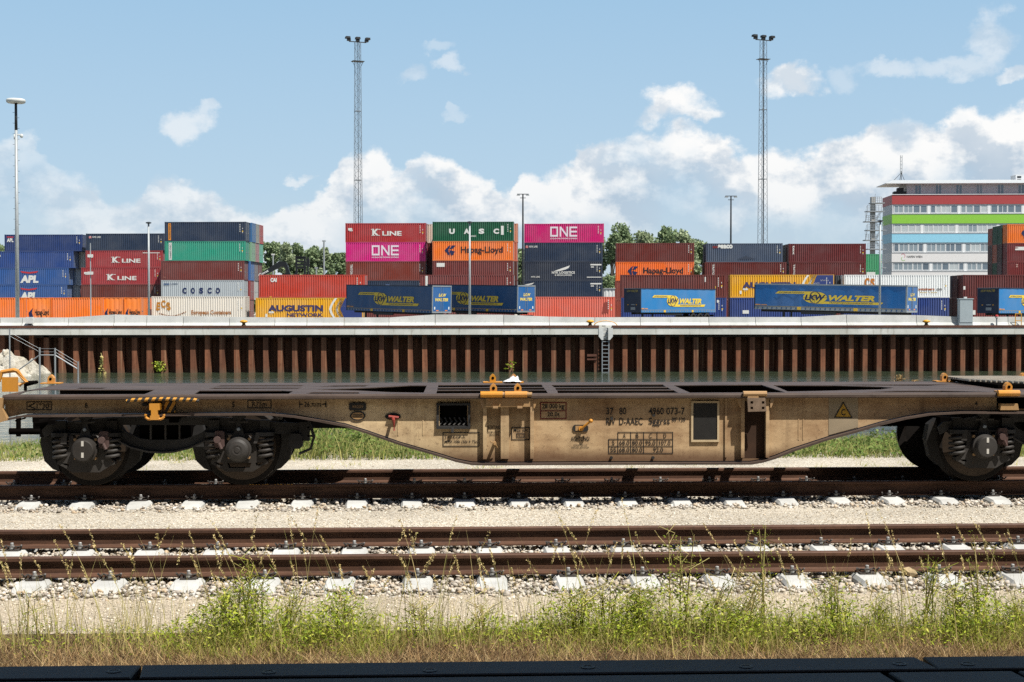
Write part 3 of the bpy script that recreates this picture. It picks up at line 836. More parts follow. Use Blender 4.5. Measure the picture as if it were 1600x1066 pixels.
# ------------------------------------------------------------------ containers
PSI = math.radians(5.0)                      # the yard lies 5 degrees off the tracks
GZ = .55
def span(p0, p1, Y):
    A = at(p0, 480, Y); d = ray(p1, 480); c, s_ = math.cos(PSI), math.sin(PSI)
    M = np.array([[c, -d[0]], [-s_, -d[1]]]); L = np.linalg.solve(M, np.array([-A.x, -A.y]))[0]
    return A, L
WHITE = (232,232,226); YELL = (240,200,60)
M_ink = {}
def ink(rgb, k=1.0):
    key = (rgb, k)
    if key not in M_ink: M_ink[key] = plain(rgb, k, .6, .06)
    return M_ink[key]
def corr(L, h, x0, x1, z0, z1, y_out, y_in, pitch=.30):
    n = max(2, int(round((x1 - x0) / pitch))); p = (x1 - x0) / n; o = []
    for k in range(n):
        b = x0 + k * p
        o += [(b, y_in), (b + .30*p, y_in), (b + .42*p, y_out), (b + .88*p, y_out)]
    o.append((x1, y_in)); V = []; Fc = []
    for x, y in o: V += [(x, y, z0), (x, y, z1)]
    for i in range(len(o) - 1): Fc.append((2*i, 2*i+2, 2*i+3, 2*i+1))
    return V, Fc
def container(label, p0, p1, zb, h, Y, rgb, deco=None, D=2.44, L=None, style='side', marks=True, group='shipping containers in the yard', A=None, k=1.28, dirt=.3, rust=.3):
    if A is None: A, L2 = span(p0, p1, Y); L = L or L2
    s = thing('shipping_container', label, 'container', (A[0], A[1], zb), (0, 0, -PSI), group)
    m = paint(rgb, k, .5, dirt, rust)
    mb = MB(); e = .09
    if style == 'side':
        mb.add(*corr(L, h, e, L - e, .16, h - .10, .008, .085))
    else:
        mb.add(*corr(D, h, e, L - e, .16, h - .10, .02, .05, .6))
    # back, top, floor, ends
    mb.add([(e,D-.02,.16),(L-e,D-.02,.16),(L-e,D-.02,h-.1),(e,D-.02,h-.1)], [(1,0,3,2)])
    mb.add([(.02,.02,h-.03),(L-.02,.02,h-.03),(L-.02,D-.02,h-.03),(.02,D-.02,h-.03)], [(0,1,2,3)])
    mb.add([(.02,.02,.12),(L-.02,.02,.12),(L-.02,D-.02,.12),(.02,D-.02,.12)], [(3,2,1,0)])
    V, Fc = corr(D, h, .1, D - .1, .16, h - .1, 0, .04)
    mb.add([(.02 + y, x, z) for x, y, z in V], [f_[::-1] for f_ in Fc])
    mb.build('panels', m, s)
    fr = MB(); w = .12
    for x in (0, L - w):
        for y in (0, D - w): fr.box(x, x + w, y, y + w, .118, h - .118)
    for y in (0, D - .1):
        fr.box(w, L - w, y + .004, y + .1, .01, .155); fr.box(w, L - w, y + .008, y + .09, h - .105, h - .015)
    for x in (0, L - .1):
        fr.box(x + .004, x + .1, w, D - w, .01, .155); fr.box(x + .008, x + .09, w, D - w, h - .105, h - .015)
    for x in (-.004, L - .174):
        for y in (-.004, D - .158):
            for z in (0, h - .118): fr.box(x, x + .178, y, y + .162, z, z + .118)
    fr.build('frame', paint(rgb, k * .88, .55, .4, .5), s)
    # doors on the right-hand end
    db = MB()
    for y0, y1 in ((.13, D/2 - .01), (D/2 + .01, D - .13)): db.box(L - .07, L - .03, y0, y1, .17, h - .12)
    dr = db.build('doors', paint(rgb, k * .8, .55, .5, .5), s)
    bb = MB()
    for y in (.4, .85, D - .85, D - .4): bb.tube((L - .015, y, .16), (L - .015, y, h - .1), .022, 6)
    for y in (.62, D - .62): bb.box(L - .03, L, y - .28, y + .28, h * .40, h * .43)
    bb.build('locking_bars', M_galv, dr)
    mk = {}
    def add(rgb_): return mk.setdefault(rgb_, MB())
    yl = -.004 if style == 'side' else .006
    if marks and style == 'side':
        q = add(WHITE)
        for i in range(5): q.box(L * .925, L * .925 + .10, yl - .002, yl, h * (.82 - i * .085), h * (.87 - i * .085))
        for i in range(2): q.box(L * .94 + .22, L * .94 + .30, yl - .002, yl, h * (.62 - i * .2), h * (.68 - i * .2))
        q = add(YELL); q.box(L * .955, L * .955 + .16, yl - .002, yl, h * .48, h * .54)
    for d in (deco or []):
        kind = d[0]
        if kind == 't':
            _, tx, u0, u1, v0, v1, col_, *op = d; op = op[0] if op else {}
            vf = text2d(tx, (u1 - u0) * L, (v1 - v0) * h, op.get('shear', 0), op.get('bold', .02))
            add(col_).flat(vf, (u0 * L, yl, v0 * h))
        elif kind == 'p':
            _, pts, col_ = d
            add(col_).poly([(u * L, v_ * h) for u, v_ in pts], (0, yl, 0))
        elif kind == 'r':
            _, u0, u1, v0, v1, col_ = d
            add(col_).poly([(u0*L, v0*h), (u1*L, v0*h), (u1*L, v1*h), (u0*L, v1*h)], (0, yl, 0))
        elif kind == 'vt':          # vertical writing
            _, tx, u0, u1, v0, v1, col_ = d
            vf = text2d(tx, (v1 - v0) * h, (u1 - u0) * L, 0, .02)
            add(col_).flat(vf, (u0 * L, yl - .003, v1 * h), (0, 0, -1), (1, 0, 0))
    for c_, q in mk.items():
        if q.v: q.build('lettering' , ink(c_), s)
    return s, A, L

def rows(A, L, zb, h, cols, label, dx=0.0, first=1, hs=None):
    """containers standing behind, in depth"""
    for i, c_ in enumerate(cols):
        if c_ is None: continue
        kk = first + i; dd = kk * 2.62
        P_ = (A.x + math.sin(PSI) * dd + dx * math.cos(PSI), A.y + math.cos(PSI) * dd - dx * math.sin(PSI))
        container(label(i), 0, 0, zb, h if hs is None else hs[i], 0, c_, L=L, A=P_, marks=False)

NAVY=(40,54,76); NAVYB=(36,58,108); BLUE=(52,88,146); KRED=(158,52,56); MAROON=(112,50,44); BROWN=(120,58,50); TEAL=(48,150,124)
GREYW=(176,184,188); ORANGE=(236,120,34); MAGENTA=(206,28,124); UGREEN=(18,86,56); CAIRED=(188,62,44); AYEL=(226,166,26); CREAM=(226,218,204); SALMON=(222,104,82); SLATE=(72,84,104); DBLUE=(44,66,128); INKB=(26,36,84)

def kline(u0, v0, su=1.0, sv=1.0):
    W_ = WHITE; s_ = .385 * su
    return [('t', 'K', u0 + .02*su, u0 + .105*su, v0, v0 + .36*sv, W_, {'bold': .05}), ('r', u0 + .005*su, u0 + .035*su, v0 + .315*sv, v0 + .345*sv, W_), ('r', u0 + .095*su, u0 + .125*su, v0 + .315*sv, v0 + .345*sv, W_),
            ('r', u0 + .01*su, u0 + .055*su, v0, v0 + .028*sv, W_), ('r', u0 + .075*su, u0 + .115*su, v0, v0 + .028*sv, W_),
            ('t', 'LINE', u0 + .145*su, u0 + s_, v0, v0 + .24*sv, W_, {'bold': .03}), ('r', u0 + .145*su, u0 + .20*su, v0, v0 + .025*sv, W_), ('r', u0 + .215*su, u0 + .245*su, v0, v0 + .025*sv, W_)]
def one(u0, u1, v0, v1):
    w = u1 - u0; t_ = w * .055; tv = (v1 - v0) * .17; W_ = (238,226,234); r = []
    a = u0; b = u0 + w * .29
    r += [('r', a, b, v1 - tv, v1, W_), ('r', a, b, v0, v0 + tv, W_), ('r', a, a + t_, v0 + tv, v1 - tv, W_), ('r', b - t_, b, v0 + tv, v1 - tv, W_)]
    a = u0 + w * .35; b = u0 + w * .66
    r += [('r', a, a + t_, v0, v1, W_), ('r', b - t_, b, v0, v1, W_), ('p', [(a + t_, v1), (a + t_, v1 - tv * 1.6), (b - t_, v0), (b - t_, v0 + tv * 1.6)], W_)]
    a = u0 + w * .71; b = u1
    r += [('r', a, a + t_, v0, v1, W_), ('r', a + t_, b, v1 - tv, v1, W_), ('r', a + t_, b, v0, v0 + tv, W_), ('r', a + t_, b - w * .01, (v0 + v1 - tv) / 2, (v0 + v1 + tv) / 2, W_)]
    r.append(('t', 'OCEAN NETWORK EXPRESS', u0, u1, v0 - .13, v0 - .06, W_))
    return r
def hapag(u0, u1, v0, v1, tu0, tu1):
    B_ = INKB; w = u1 - u0
    P_ = lambda *q: [(u0 + a * w, v0 + b * (v1 - v0)) for a, b in q]
    return [('p', P_((.02, .5), (.42, 1), (.55, 1), (.38, .62), (.38, .38), (.5, 0), (.36, 0)), B_), ('p', P_((.45, .62), (.62, 1), (.98, 1), (.80, .74), (.62, .62)), B_), ('p', P_((.45, .5), (.56, .5), (.92, .38), (.74, 0), (.56, 0), (.47, .3)), B_),
            ('t', 'Hapag-Lloyd', tu0, tu1, v0 + .02, v1 - .06, (34,26,34), {'bold': .03})]
def apl(u0, u1, v0, v1):
    r_ = (196,52,58); w = u1 - u0
    return [('t', 'APL', u0, u1, v0, v1, WHITE, {'bold': .06, 'shear': .12}), ('p', [(u0, v1 + .26), (u0 + w*.5, v1 + .19), (u1, v1 + .26), (u1 - w*.1, v1 + .15), (u0 + w*.5, v1 + .10), (u0 + w*.1, v1 + .15)], r_)]
def chevron(u0, w, lean, col_, n=7, tipdir=1):
    """curved white arrow stripe, pointing left"""
    L_ = [(u0 + lean * abs(2*t_ - 1) ** 1.5, .02 + .96 * t_) for t_ in np.linspace(0, 1, n)]
    return [('p', [L_[i], (L_[i][0] + w, L_[i][1]), (L_[i+1][0] + w, L_[i+1][1]), L_[i+1]], col_) for i in range(n - 1)]
def augustin():
    B_ = (58,52,96); W_ = WHITE
    r = [('t', 'AUGUSTIN', .115, .63, .40, .68, B_, {'bold': .05}), ('t', 'NETWORK', .29, .63, .17, .33, B_, {'bold': .03}), ('r', .78, .992, .02, .98, (40,60,124)),
         ('t', '„', .12, .17, .26, .42, W_, {'bold': .06}), ('r', .09, .11, .16, .3, W_)]
    r.append(('p', [(.78, .98), (.835, .98), (.79, .5), (.835, .02), (.78, .02), (.735, .5)], AYEL))
    r += chevron(.685, .022, .055, W_) + chevron(.745, .022, .06, W_)
    r += [('t', 'INTERMODAL', .87, .95, .72, .78, W_), ('t', 'LOGISTICS', .80, .86, .6, .65, W_)]
    return r
def ecs():
    r = []
    g_ = (196,132,40)
    for i, (ch, a_) in enumerate((('E', .18), ('C', .0), ('S', -.15))):
        r.append(('t', ch, .045 + i * .055, .095 + i * .055, .42 + (.10 if i == 1 else 0), .76 + (.08 if i == 1 else 0), g_, {'bold': .06, 'shear': a_}))
    for i in range(16):
        x = .08 + i * .0185; v_ = .27 - .13 * math.sin(math.pi * min(1, i / 15)) + .004 * i
        r.append(('r', x, x + .012, v_, v_ + .05, (150,96,56)))
    r.append(('t', 'European Containers', .425, .85, .20, .43, (178,112,48), {'bold': .03}))
    r.append(('r', .79, .82, .02, .05, (220,160,60)))
    return r

def stack(Y, ztop_px, n, tiers, px_ref):
    """tiers from the top: (label, p0, p1, colour, deco, kw)"""
    zt = at(px_ref, ztop_px, Y).z; h = (zt - GZ) / n; res = []
    for i, (lb, p0, p1, c_, dc, *kw) in enumerate(tiers):
        zb = GZ + (n - 1 - i) * h
        s, A, L = container(lb, p0, p1, zb, h, Y, c_, dc, **(kw[0] if kw else {}))
        res.append((s, A, L, zb, h))
    return res

TINY = lambda tx, u0=.04, u1=.19: [('t', tx, u0 + .045, u1, .74, .84, WHITE), ('r', u0, u0 + .03, .72, .84, (226,120,120)), ('r', u0 + .012, u0 + .02, .72, .86, WHITE)]
FLAG = [('r', .035, .085, .62, .74, WHITE), ('r', .05, .09, .58, .65, WHITE)]
# stack 1, far left
r1 = stack(224, 366.75, 5, [
    ('navy container with small white and red letters, topmost of the far left stack', 8, 129.5, NAVYB, [('t', 'APL', .03, .115, .55, .78, WHITE, {'bold': .05}), ('r', .03, .115, .82, .88, (196,52,58))]),
    ('blue container second from the top of the far left stack, cut by the edge', -9, 115, (44,72,132), [('r', .0, .085, .68, .78, WHITE)]),
    ('blue container with big white letters, middle of the far left stack', -14, 107.5, BLUE, apl(.378, .614, .12, .57)),
    ('blue container with big white letters just above the orange row, far left', -15, 105, BLUE, apl(.388, .614, .12, .57)),
    ('container at the foot of the far left stack behind the orange row', -15, 106, NAVYB, [])], 60)
GB = 'containers standing behind the front stacks'
for (s_, A, L, zb, h), cs, nm in zip(r1, ([NAVYB], [(186,190,186), (150,84,70), (120,70,62)], [(150,170,196), MAROON], [(160,170,184), MAROON], [None]), ('top', 'second', 'third', 'fourth', 'foot')):
    rows(A, L, zb, h, cs, lambda i: f'container end {["just", "two rows", "three rows"][i]} behind the far left blue stack, {nm} tier', dx=.3)
# stack 2
r2 = stack(222, 365.2, 5, [
    ('dark navy container with tiny white letters, topmost between the far left and the teal stack', 135, 257, NAVY, TINY('NYK LINE')),
    ('faded red lettered container directly under the dark navy one, second tier on the left', 134.5, 255, KRED, kline(.325, .28) + FLAG + [('r', .74, .96, .84, .88, WHITE)]),
    ('faded red container with white letters, third from the top in the left stack', 127.5, 251.5, KRED, kline(.31, .26) + FLAG),
    ('brown container beneath the two red lettered ones on the left', 127, 251, (104,50,42), []),
    ('container at the foot of the red lettered stack behind the orange row', 127, 251, MAROON, [])], 195)
# stack 3
EV = [('r', .045, .078, .06, .92, (236,150,44)), ('vt', 'EVERGREEN', .052, .072, .12, .88, (40,40,40))]
r3 = stack(214, 347, 5, [
    ('dark blue grey container with an orange strip at its left end, topmost', 258, 384.5, NAVY, EV),
    ('teal green container with a white strip at its left end', 258, 384, TEAL, [('r', .05, .088, .05, .93, (226,230,224)), ('vt', 'CHINA SHIPPING', .058, .08, .10, .88, (60,60,60))]),
    ('brown container between the teal and the pale grey lettered one', 252, 382, MAROON, [('t', 'tex', .03, .06, .1, .2, (150,100,90))]),
    ('pale grey container with wide spaced dark blue capitals', 252, 381.5, GREYW, [('t', ch, .256 + i*.1005, .256 + i*.1005 + .052, .30, .61, (24,44,92), {'bold': .06}) for i, ch in enumerate('COSCO')] + [('r', .03, .1, .74, .84, (90,110,140)), ('t', 'FLORENS', .11, .2, .76, .84, (80,96,120))]),
    ('container at the foot of the teal stack behind the cream one', 252, 381, MAROON, [])], 320)
for (s_, A, L, zb, h), cs, nm in zip(r3, ([(58,110,160), (150,150,140), (176,60,56)], [(130,170,140), (170,120,120), (90,180,150)], [(60,110,170), (120,110,110), MAROON], [(150,70,70), (200,200,196), MAROON], [(150,84,70)]), ('top', 'second', 'third', 'fourth', 'lowest')):
    rows(A, L, zb, h, cs, lambda i: f'container end {["one row", "two rows", "three rows"][i]} behind the teal stack, {nm} tier', dx=.35)
# stack 4
r4 = stack(216, 349, 5, [
    ('red container with white letters, topmost of the stack in front of the left lattice mast', 540, 665.5, (170,46,48), kline(.315, .34) + FLAG),
    ('magenta container with white block letters directly under a red one', 540.5, 665, MAGENTA, one(.327, .665, .31, .84)),
    ('brown container directly under the magenta one, left of the orange lettered container', 540.5, 665, (124,54,42), [('vt', 'TRITON', .055, .085, .28, .85, WHITE)]),
    ('dark navy strip of a container below the brown one, above the first blue trailer', 540.5, 665, NAVY, [('r', .5, .55, .7, .8, (90,110,150))]),
    ('container at the foot of the central red stack behind the trailers', 540.5, 665, MAROON, [])], 600)
for j, cs in ((0, [(214,196,180), (170,70,60)]), (1, [(96,44,40)]), (2, [(90,44,40)])):
    s_, A, L, zb, h = r4[j]; rows(A, L, zb, h, cs, lambda i: f'container {["one row", "two rows"][i]} behind the central red lettered stack, tier {["top","second","third"][j]} from its top', dx=.75)
# stack 5
r5 = stack(213, 346.8, 5, [
    ('dark green container with four spaced white capitals, topmost of its stack', 676, 802.5, UGREEN, [('t', ch, .205 + i*.182, .275 + i*.182, .37, .64, WHITE, {'bold': .06}) for i, ch in enumerate('UASC')] + [('r', .845, .878, .32, .78, WHITE), ('t', 'UASC', .46, .54, .22, .30, WHITE)]),
    ('orange container with dark lettering under the green one', 676, 802, ORANGE, hapag(.146, .29, .28, .78, .35, .87)),
    ('brown container under the orange one beneath the green, white plate at its left end', 676, 802, (116,54,50), [('r', .05, .15, .68, .88, WHITE)]),
    ('brown container second from the ground below the green one', 676, 802, BROWN, []),
    ('container at the foot of the green topped stack', 676, 802, BROWN, [])], 740)
for j, cs in ((0, [(214,140,110)]), (1, [(196,110,84)]), (2, [(100,56,50)]), (3, [(90,50,46)])):
    s_, A, L, zb, h = r5[j]; rows(A, L, zb, h * (.955 if j == 0 else 1), cs, lambda i: f'tan or brown container behind the green topped stack, tier {["top","second","third","fourth"][j]} from its top', dx=.5)
# stack 6
nyk = [('t', 'NYK LOGISTICS', .353, .647, .36, .49, WHITE, {'bold': .03}), ('t', '& MEGACARRIER', .39, .61, .25, .33, WHITE), ('p', [(.38, .5), (.585, .80), (.56, .62), (.46, .51)], WHITE), ('p', [(.50, .53), (.59, .72), (.585, .62), (.55, .53)], NAVY),
       ('r', .845, .985, .80, .87, WHITE), ('r', .85, .89, .69, .74, WHITE), ('t', 'NYK LINE', .09, .2, .16, .24, WHITE), ('r', .80, .985, .16, .2, WHITE)]
r6 = stack(220, 349.8, 5, [
    ('magenta container with white block letters, topmost on a dark navy stack', 819, 943.5, (200,24,110), one(.327, .665, .31, .84)),
    ('dark navy container with tiny white letters directly under the magenta top one', 819, 941.5, NAVY, TINY('NYK LINE', .02, .17)),
    ('dark navy container with a white swoosh and lettering, middle of its stack', 819, 941.5, (46,54,70), nyk),
    ('dark navy container resting on the salmon one\'s level, lowest navy in view', 819, 941.5, NAVY, [('p', [(.0, .78), (.13, .9), (.1, .8), (.05, .76)], WHITE), ('r', .845, .985, .80, .87, WHITE), ('r', .85, .89, .69, .74, WHITE)]),
    ('container at the foot of the navy stack behind the salmon one', 819, 941.5, NAVY, [])], 880)
# stack 7
r7 = stack(224, 380, 4, [
    ('brown container topmost of the stack in front of the tall trees', 962, 1084.5, (110,44,36), []),
    ('orange container with dark lettering, half hidden behind a long brown one', 962, 1084.5, (240,112,34), hapag(.146, .29, .26, .76, .35, .86)),
    ('rusty brown container below the right-hand orange lettered one', 961, 1084, (140,64,48), []),
    ('rusty container at the foot of the stack before the tall trees', 961, 1084, (150,70,56), [])], 1020)
# stack 8, 9
r8 = stack(218, 380.5, 4, [
    ('slate grey container with small white and red letters on its upper left', 1103.5, 1222.5, SLATE, [('t', 'seaco', .15, .345, .72, .93, WHITE, {'bold': .06}), ('r', .08, .15, .74, .86, (120,40,44)), ('p', [(.4, .14), (.52, .34), (.55, .28), (.66, .16)], (52,62,80))]),
    ('brown container directly under the slate grey one', 1102, 1228.5, (104,40,34), [('vt', 'TRITON', .085, .11, .15, .9, WHITE)]),
    ('brown container second from the ground under the slate grey one', 1102, 1228, MAROON, []),
    ('container at the foot of the slate topped stack', 1102, 1228, MAROON, [])], 1160)
for j, cs in ((0, [(44,50,62)]), (1, [(70,34,32)])):
    s_, A, L, zb, h = r8[j]; rows(A, L, zb, h, cs, lambda i: f'dark container end behind the slate grey one, {["top","second"][j]} tier', dx=-.1)
r9 = stack(220, 381, 4, [
    ('maroon container topmost at the right end of the brown stacks, by the outside stairs', 1232, 1352.5, (104,36,36), [('vt', 'tex', .05, .075, .4, .9, WHITE)]),
    ('maroon container directly under the topmost one by the outside stairs', 1233, 1352.5, (106,40,36), [('vt', 'TRITON', .05, .075, .15, .9, WHITE)]),
    ('maroon container second from the ground by the outside stairs', 1233, 1352, MAROON, []),
    ('container at the foot of the maroon stack by the outside stairs', 1233, 1352, MAROON, [])], 1300)
for j, cs in ((0, [(60,40,44), (50,46,54)]), (1, [(56,36,38)])):
    s_, A, L, zb, h = r9[j]; rows(A, L, zb, h, cs, lambda i: f'dark container end {["one row", "two rows"][i]} behind the maroon stack by the stairs, {["top","second"][j]} tier', dx=-.1)
# stack 10, right edge
r10 = stack(221, 350.5, 5, [
    ('bright orange container topmost at the right edge of the photo', 1573, 1697, ORANGE, hapag(.17, .30, .28, .78, .36, .87)),
    ('maroon container with a white plate under the orange one at the right edge', 1573, 1697, (118,40,38), [('r', .10, .22, .62, .80, WHITE), ('r', .10, .14, .7, .78, (200,60,60))]),
    ('maroon container third from the top at the right edge', 1573, 1697, (118,42,40), [('t', 'Z', .11, .14, .72, .88, (190,150,140), {'bold': .05})]),
    ('maroon container fourth from the top at the right edge', 1573, 1697, (110,42,38), []),
    ('container at the foot of the stack at the right edge', 1573, 1697, (110,42,38), [])], 1590)
for j, cs in ((0, [(24,72,48), (24,72,48), (150,70,52)]), (1, [(70,44,40), (160,84,60), (80,40,36)]), (2, [(84,56,60), (24,70,46), (74,36,36)]), (3, [(80,44,40), (70,44,40)])):
    s_, A, L, zb, h = r10[j]; rows(A, L, zb, h, cs, lambda i: f'container end {["one row", "two rows", "three rows"][i]} behind the right edge stack, {["top","second","third","fourth"][j]} tier', dx=-.1, hs=[h, h, h * .93] if j == 0 else None)
stack(243, 397, 4, [('pale green container upper of two seen behind the outside stairs', 1338, 1377, (70,160,110), []), ('pale green container with a white plate behind the outside stairs, under another', 1338, 1377, (70,156,108), [('r', .4, .75, .66, .86, WHITE)]),
    ('orange container behind the foot of the outside stairs', 1338, 1379, (220,110,50), [('r', .72, .92, .3, .7, (30,30,30))]), ('container at the foot of the green stack behind the stairs', 1338, 1379, (220,110,50), [])], 1350)

# front row, two tiers
def row2(Y, top, tiers, ref): return stack(Y, top, len(tiers), tiers, ref)
row2(183, 429.5, [('red container with three white letters lying on the yellow one', 405, 570, CAIRED, [('t', 'CAI', .108, .168, .68, .86, WHITE, {'bold': .07}), ('r', .10, .12, .02, .05, YELL)], dict(rust=.45)),
                  ('yellow container with violet lettering and white arrow stripes, under the red one', 399.5, 567, AYEL, augustin())], 480)
row2(183, 429.5, [('brown container behind the first two blue trailers with a white plate low at its left', 656, 803, (120,58,54), [('r', .06, .085, .52, .95, WHITE)]),
                  ('container hidden low behind the first two blue trailers', 656, 803, BROWN, [])], 730)
row2(183, 463.75, [('salmon coloured container standing alone on the ground before the navy stack', 813, 961, SALMON, [('p', [(.86, .3), (.93, .34), (.94, .8), (.885, .76)], (150,64,52))], dict(rust=.2))], 890)
row2(183, 429.5, [('long brown container above the third blue trailer', 969.5, 1134, (108,46,38), [('r', .80, .81, .68, .9, WHITE), ('r', .9, .905, .4, .5, YELL)]),
                  ('blue container behind the third blue trailer', 971, 1135, DBLUE, [('r', .91, .925, .78, .9, WHITE)])], 1050)
row2(183, 429.5, [('yellow container with violet letters behind the front of the long trailer', 1141, 1303, AYEL, augustin()),
                  ('blue container on the ground left of the long trailer, under the yellow one', 1141, 1303, DBLUE, [('r', .12, .18, .3, .45, WHITE)])], 1220)
ecs2 = [('t', 'E', .137, .18, .22, .5, (196,120,40), {'bold': .06, 'shear': .2}), ('t', 'C', .19, .24, .45, .86, (196,120,40), {'bold': .06}), ('t', 'S', .245, .29, .45, .84, (196,120,40), {'bold': .06}), ('t', 'Containers', .66, .855, .31, .43, (170,90,40), {'bold': .04}), ('t', '.com', .87, .925, .31, .4, (60,50,50), {'bold': .03}), ('t', 'Rental - Leasing', .72, .88, .18, .25, (220,190,110))]
rw = row2(183, 429.5, [('white container with orange brown letters above the rear of the long trailer', 1319, 1484, (236,238,236), ecs2, dict(dirt=.12, rust=.25)),
                  ('blue container with its end showing between the long trailer and the grey cabinet', 1319, 1483, DBLUE, [])], 1400)
s_, A, L, zb, h = rw[0]; rows(A, L, zb, h, [(70,74,80)], lambda i: 'dark container end seen left of the white lettered container', dx=-.6)
rr = row2(183, 429.5, [('brown container above the fifth blue trailer at the right edge', 1505, 1665, (100,38,34), [('r', .0, .02, .35, .5, WHITE)]),
                  ('brown container on the ground right of the grey cabinet', 1505, 1665, (120,46,40), [('r', .09, .12, .25, .45, WHITE)])], 1550)
for j, cs in ((0, [(84,44,40), (40,44,60)]), (1, [(76,38,36), (60,36,36)])):
    s_, A, L, zb, h = rr[j]; rows(A, L, zb, h, cs, lambda i: f'dark container end {["one row", "two rows"][i]} behind the brown pair by the cabinet, {["upper","lower"][j]} tier', dx=-.1)
row2(185, 463.2, [('cream container with orange brown lettering and a curved chain of dots', 237, 383, CREAM, ecs(), dict(dirt=.3, rust=.35))], 310)
row2(189, 465, [('pale blue container end just left of the cream one', 221, 252, (126,160,196), [], dict(style='end', D=6.06))], 230)
row2(183, 465, [('orange ribbed container at the left edge, first of the low orange row', -36, 40, (240,120,30), [], dict(marks=False))], 10)
row2(183, 465, [('orange container end with lettering, leftmost of the three lettered orange ends', 41, 78, (244,128,36), [('t', 'Hapag-Lloyd', .36, .96, .16, .5, (50,36,30), {'bold': .03}), ('p', [(.1, .35), (.28, .55), (.24, .35), (.3, .12), (.12, .15)], INKB)], dict(style='end', D=6.06))], 60)
row2(183, 465, [('orange ribbed container in the middle of the low orange row', 80, 160, (240,120,30), [], dict(marks=False))], 120)
row2(183, 465, [('orange container end with lettering, middle of the three lettered orange ends', 161, 192, (244,128,36), [('t', 'Hapag-Lloyd', .3, .97, .16, .5, (50,36,30), {'bold': .03}), ('p', [(.08, .35), (.26, .55), (.22, .35), (.28, .12), (.1, .15)], INKB)], dict(style='end', D=6.06))], 180)
row2(183, 465, [('orange container end with lettering, rightmost of the orange row beside the pale blue end', 194, 220.5, (244,128,36), [('t', 'Hapag-Lloyd', .3, .97, .16, .5, (50,36,30), {'bold': .03}), ('p', [(.08, .35), (.26, .55), (.22, .35), (.28, .12), (.1, .15)], INKB)], dict(style='end', D=6.06))], 210)
q0, q1 = at(944, 480, 200), at(960.5, 480, 200); zz = at(950, 451, 200).z
s = thing('white_shed', 'small white ribbed shed between the navy stack and the orange lettered one', 'shed', (q0.x, 200, GZ))
MB().add(*corr(0, 0, 0, q1.x - q0.x, 0, zz - GZ, .0, .05, .5)).box(0, q1.x - q0.x, .06, 2.4, 0, zz - GZ - .06).build('wall', plain((228,228,226)), s); MB().box(-.1, q1.x - q0.x + .1, -.1, 2.5, zz - GZ - .06, zz - GZ + .06).build('roof', M_pole, s)

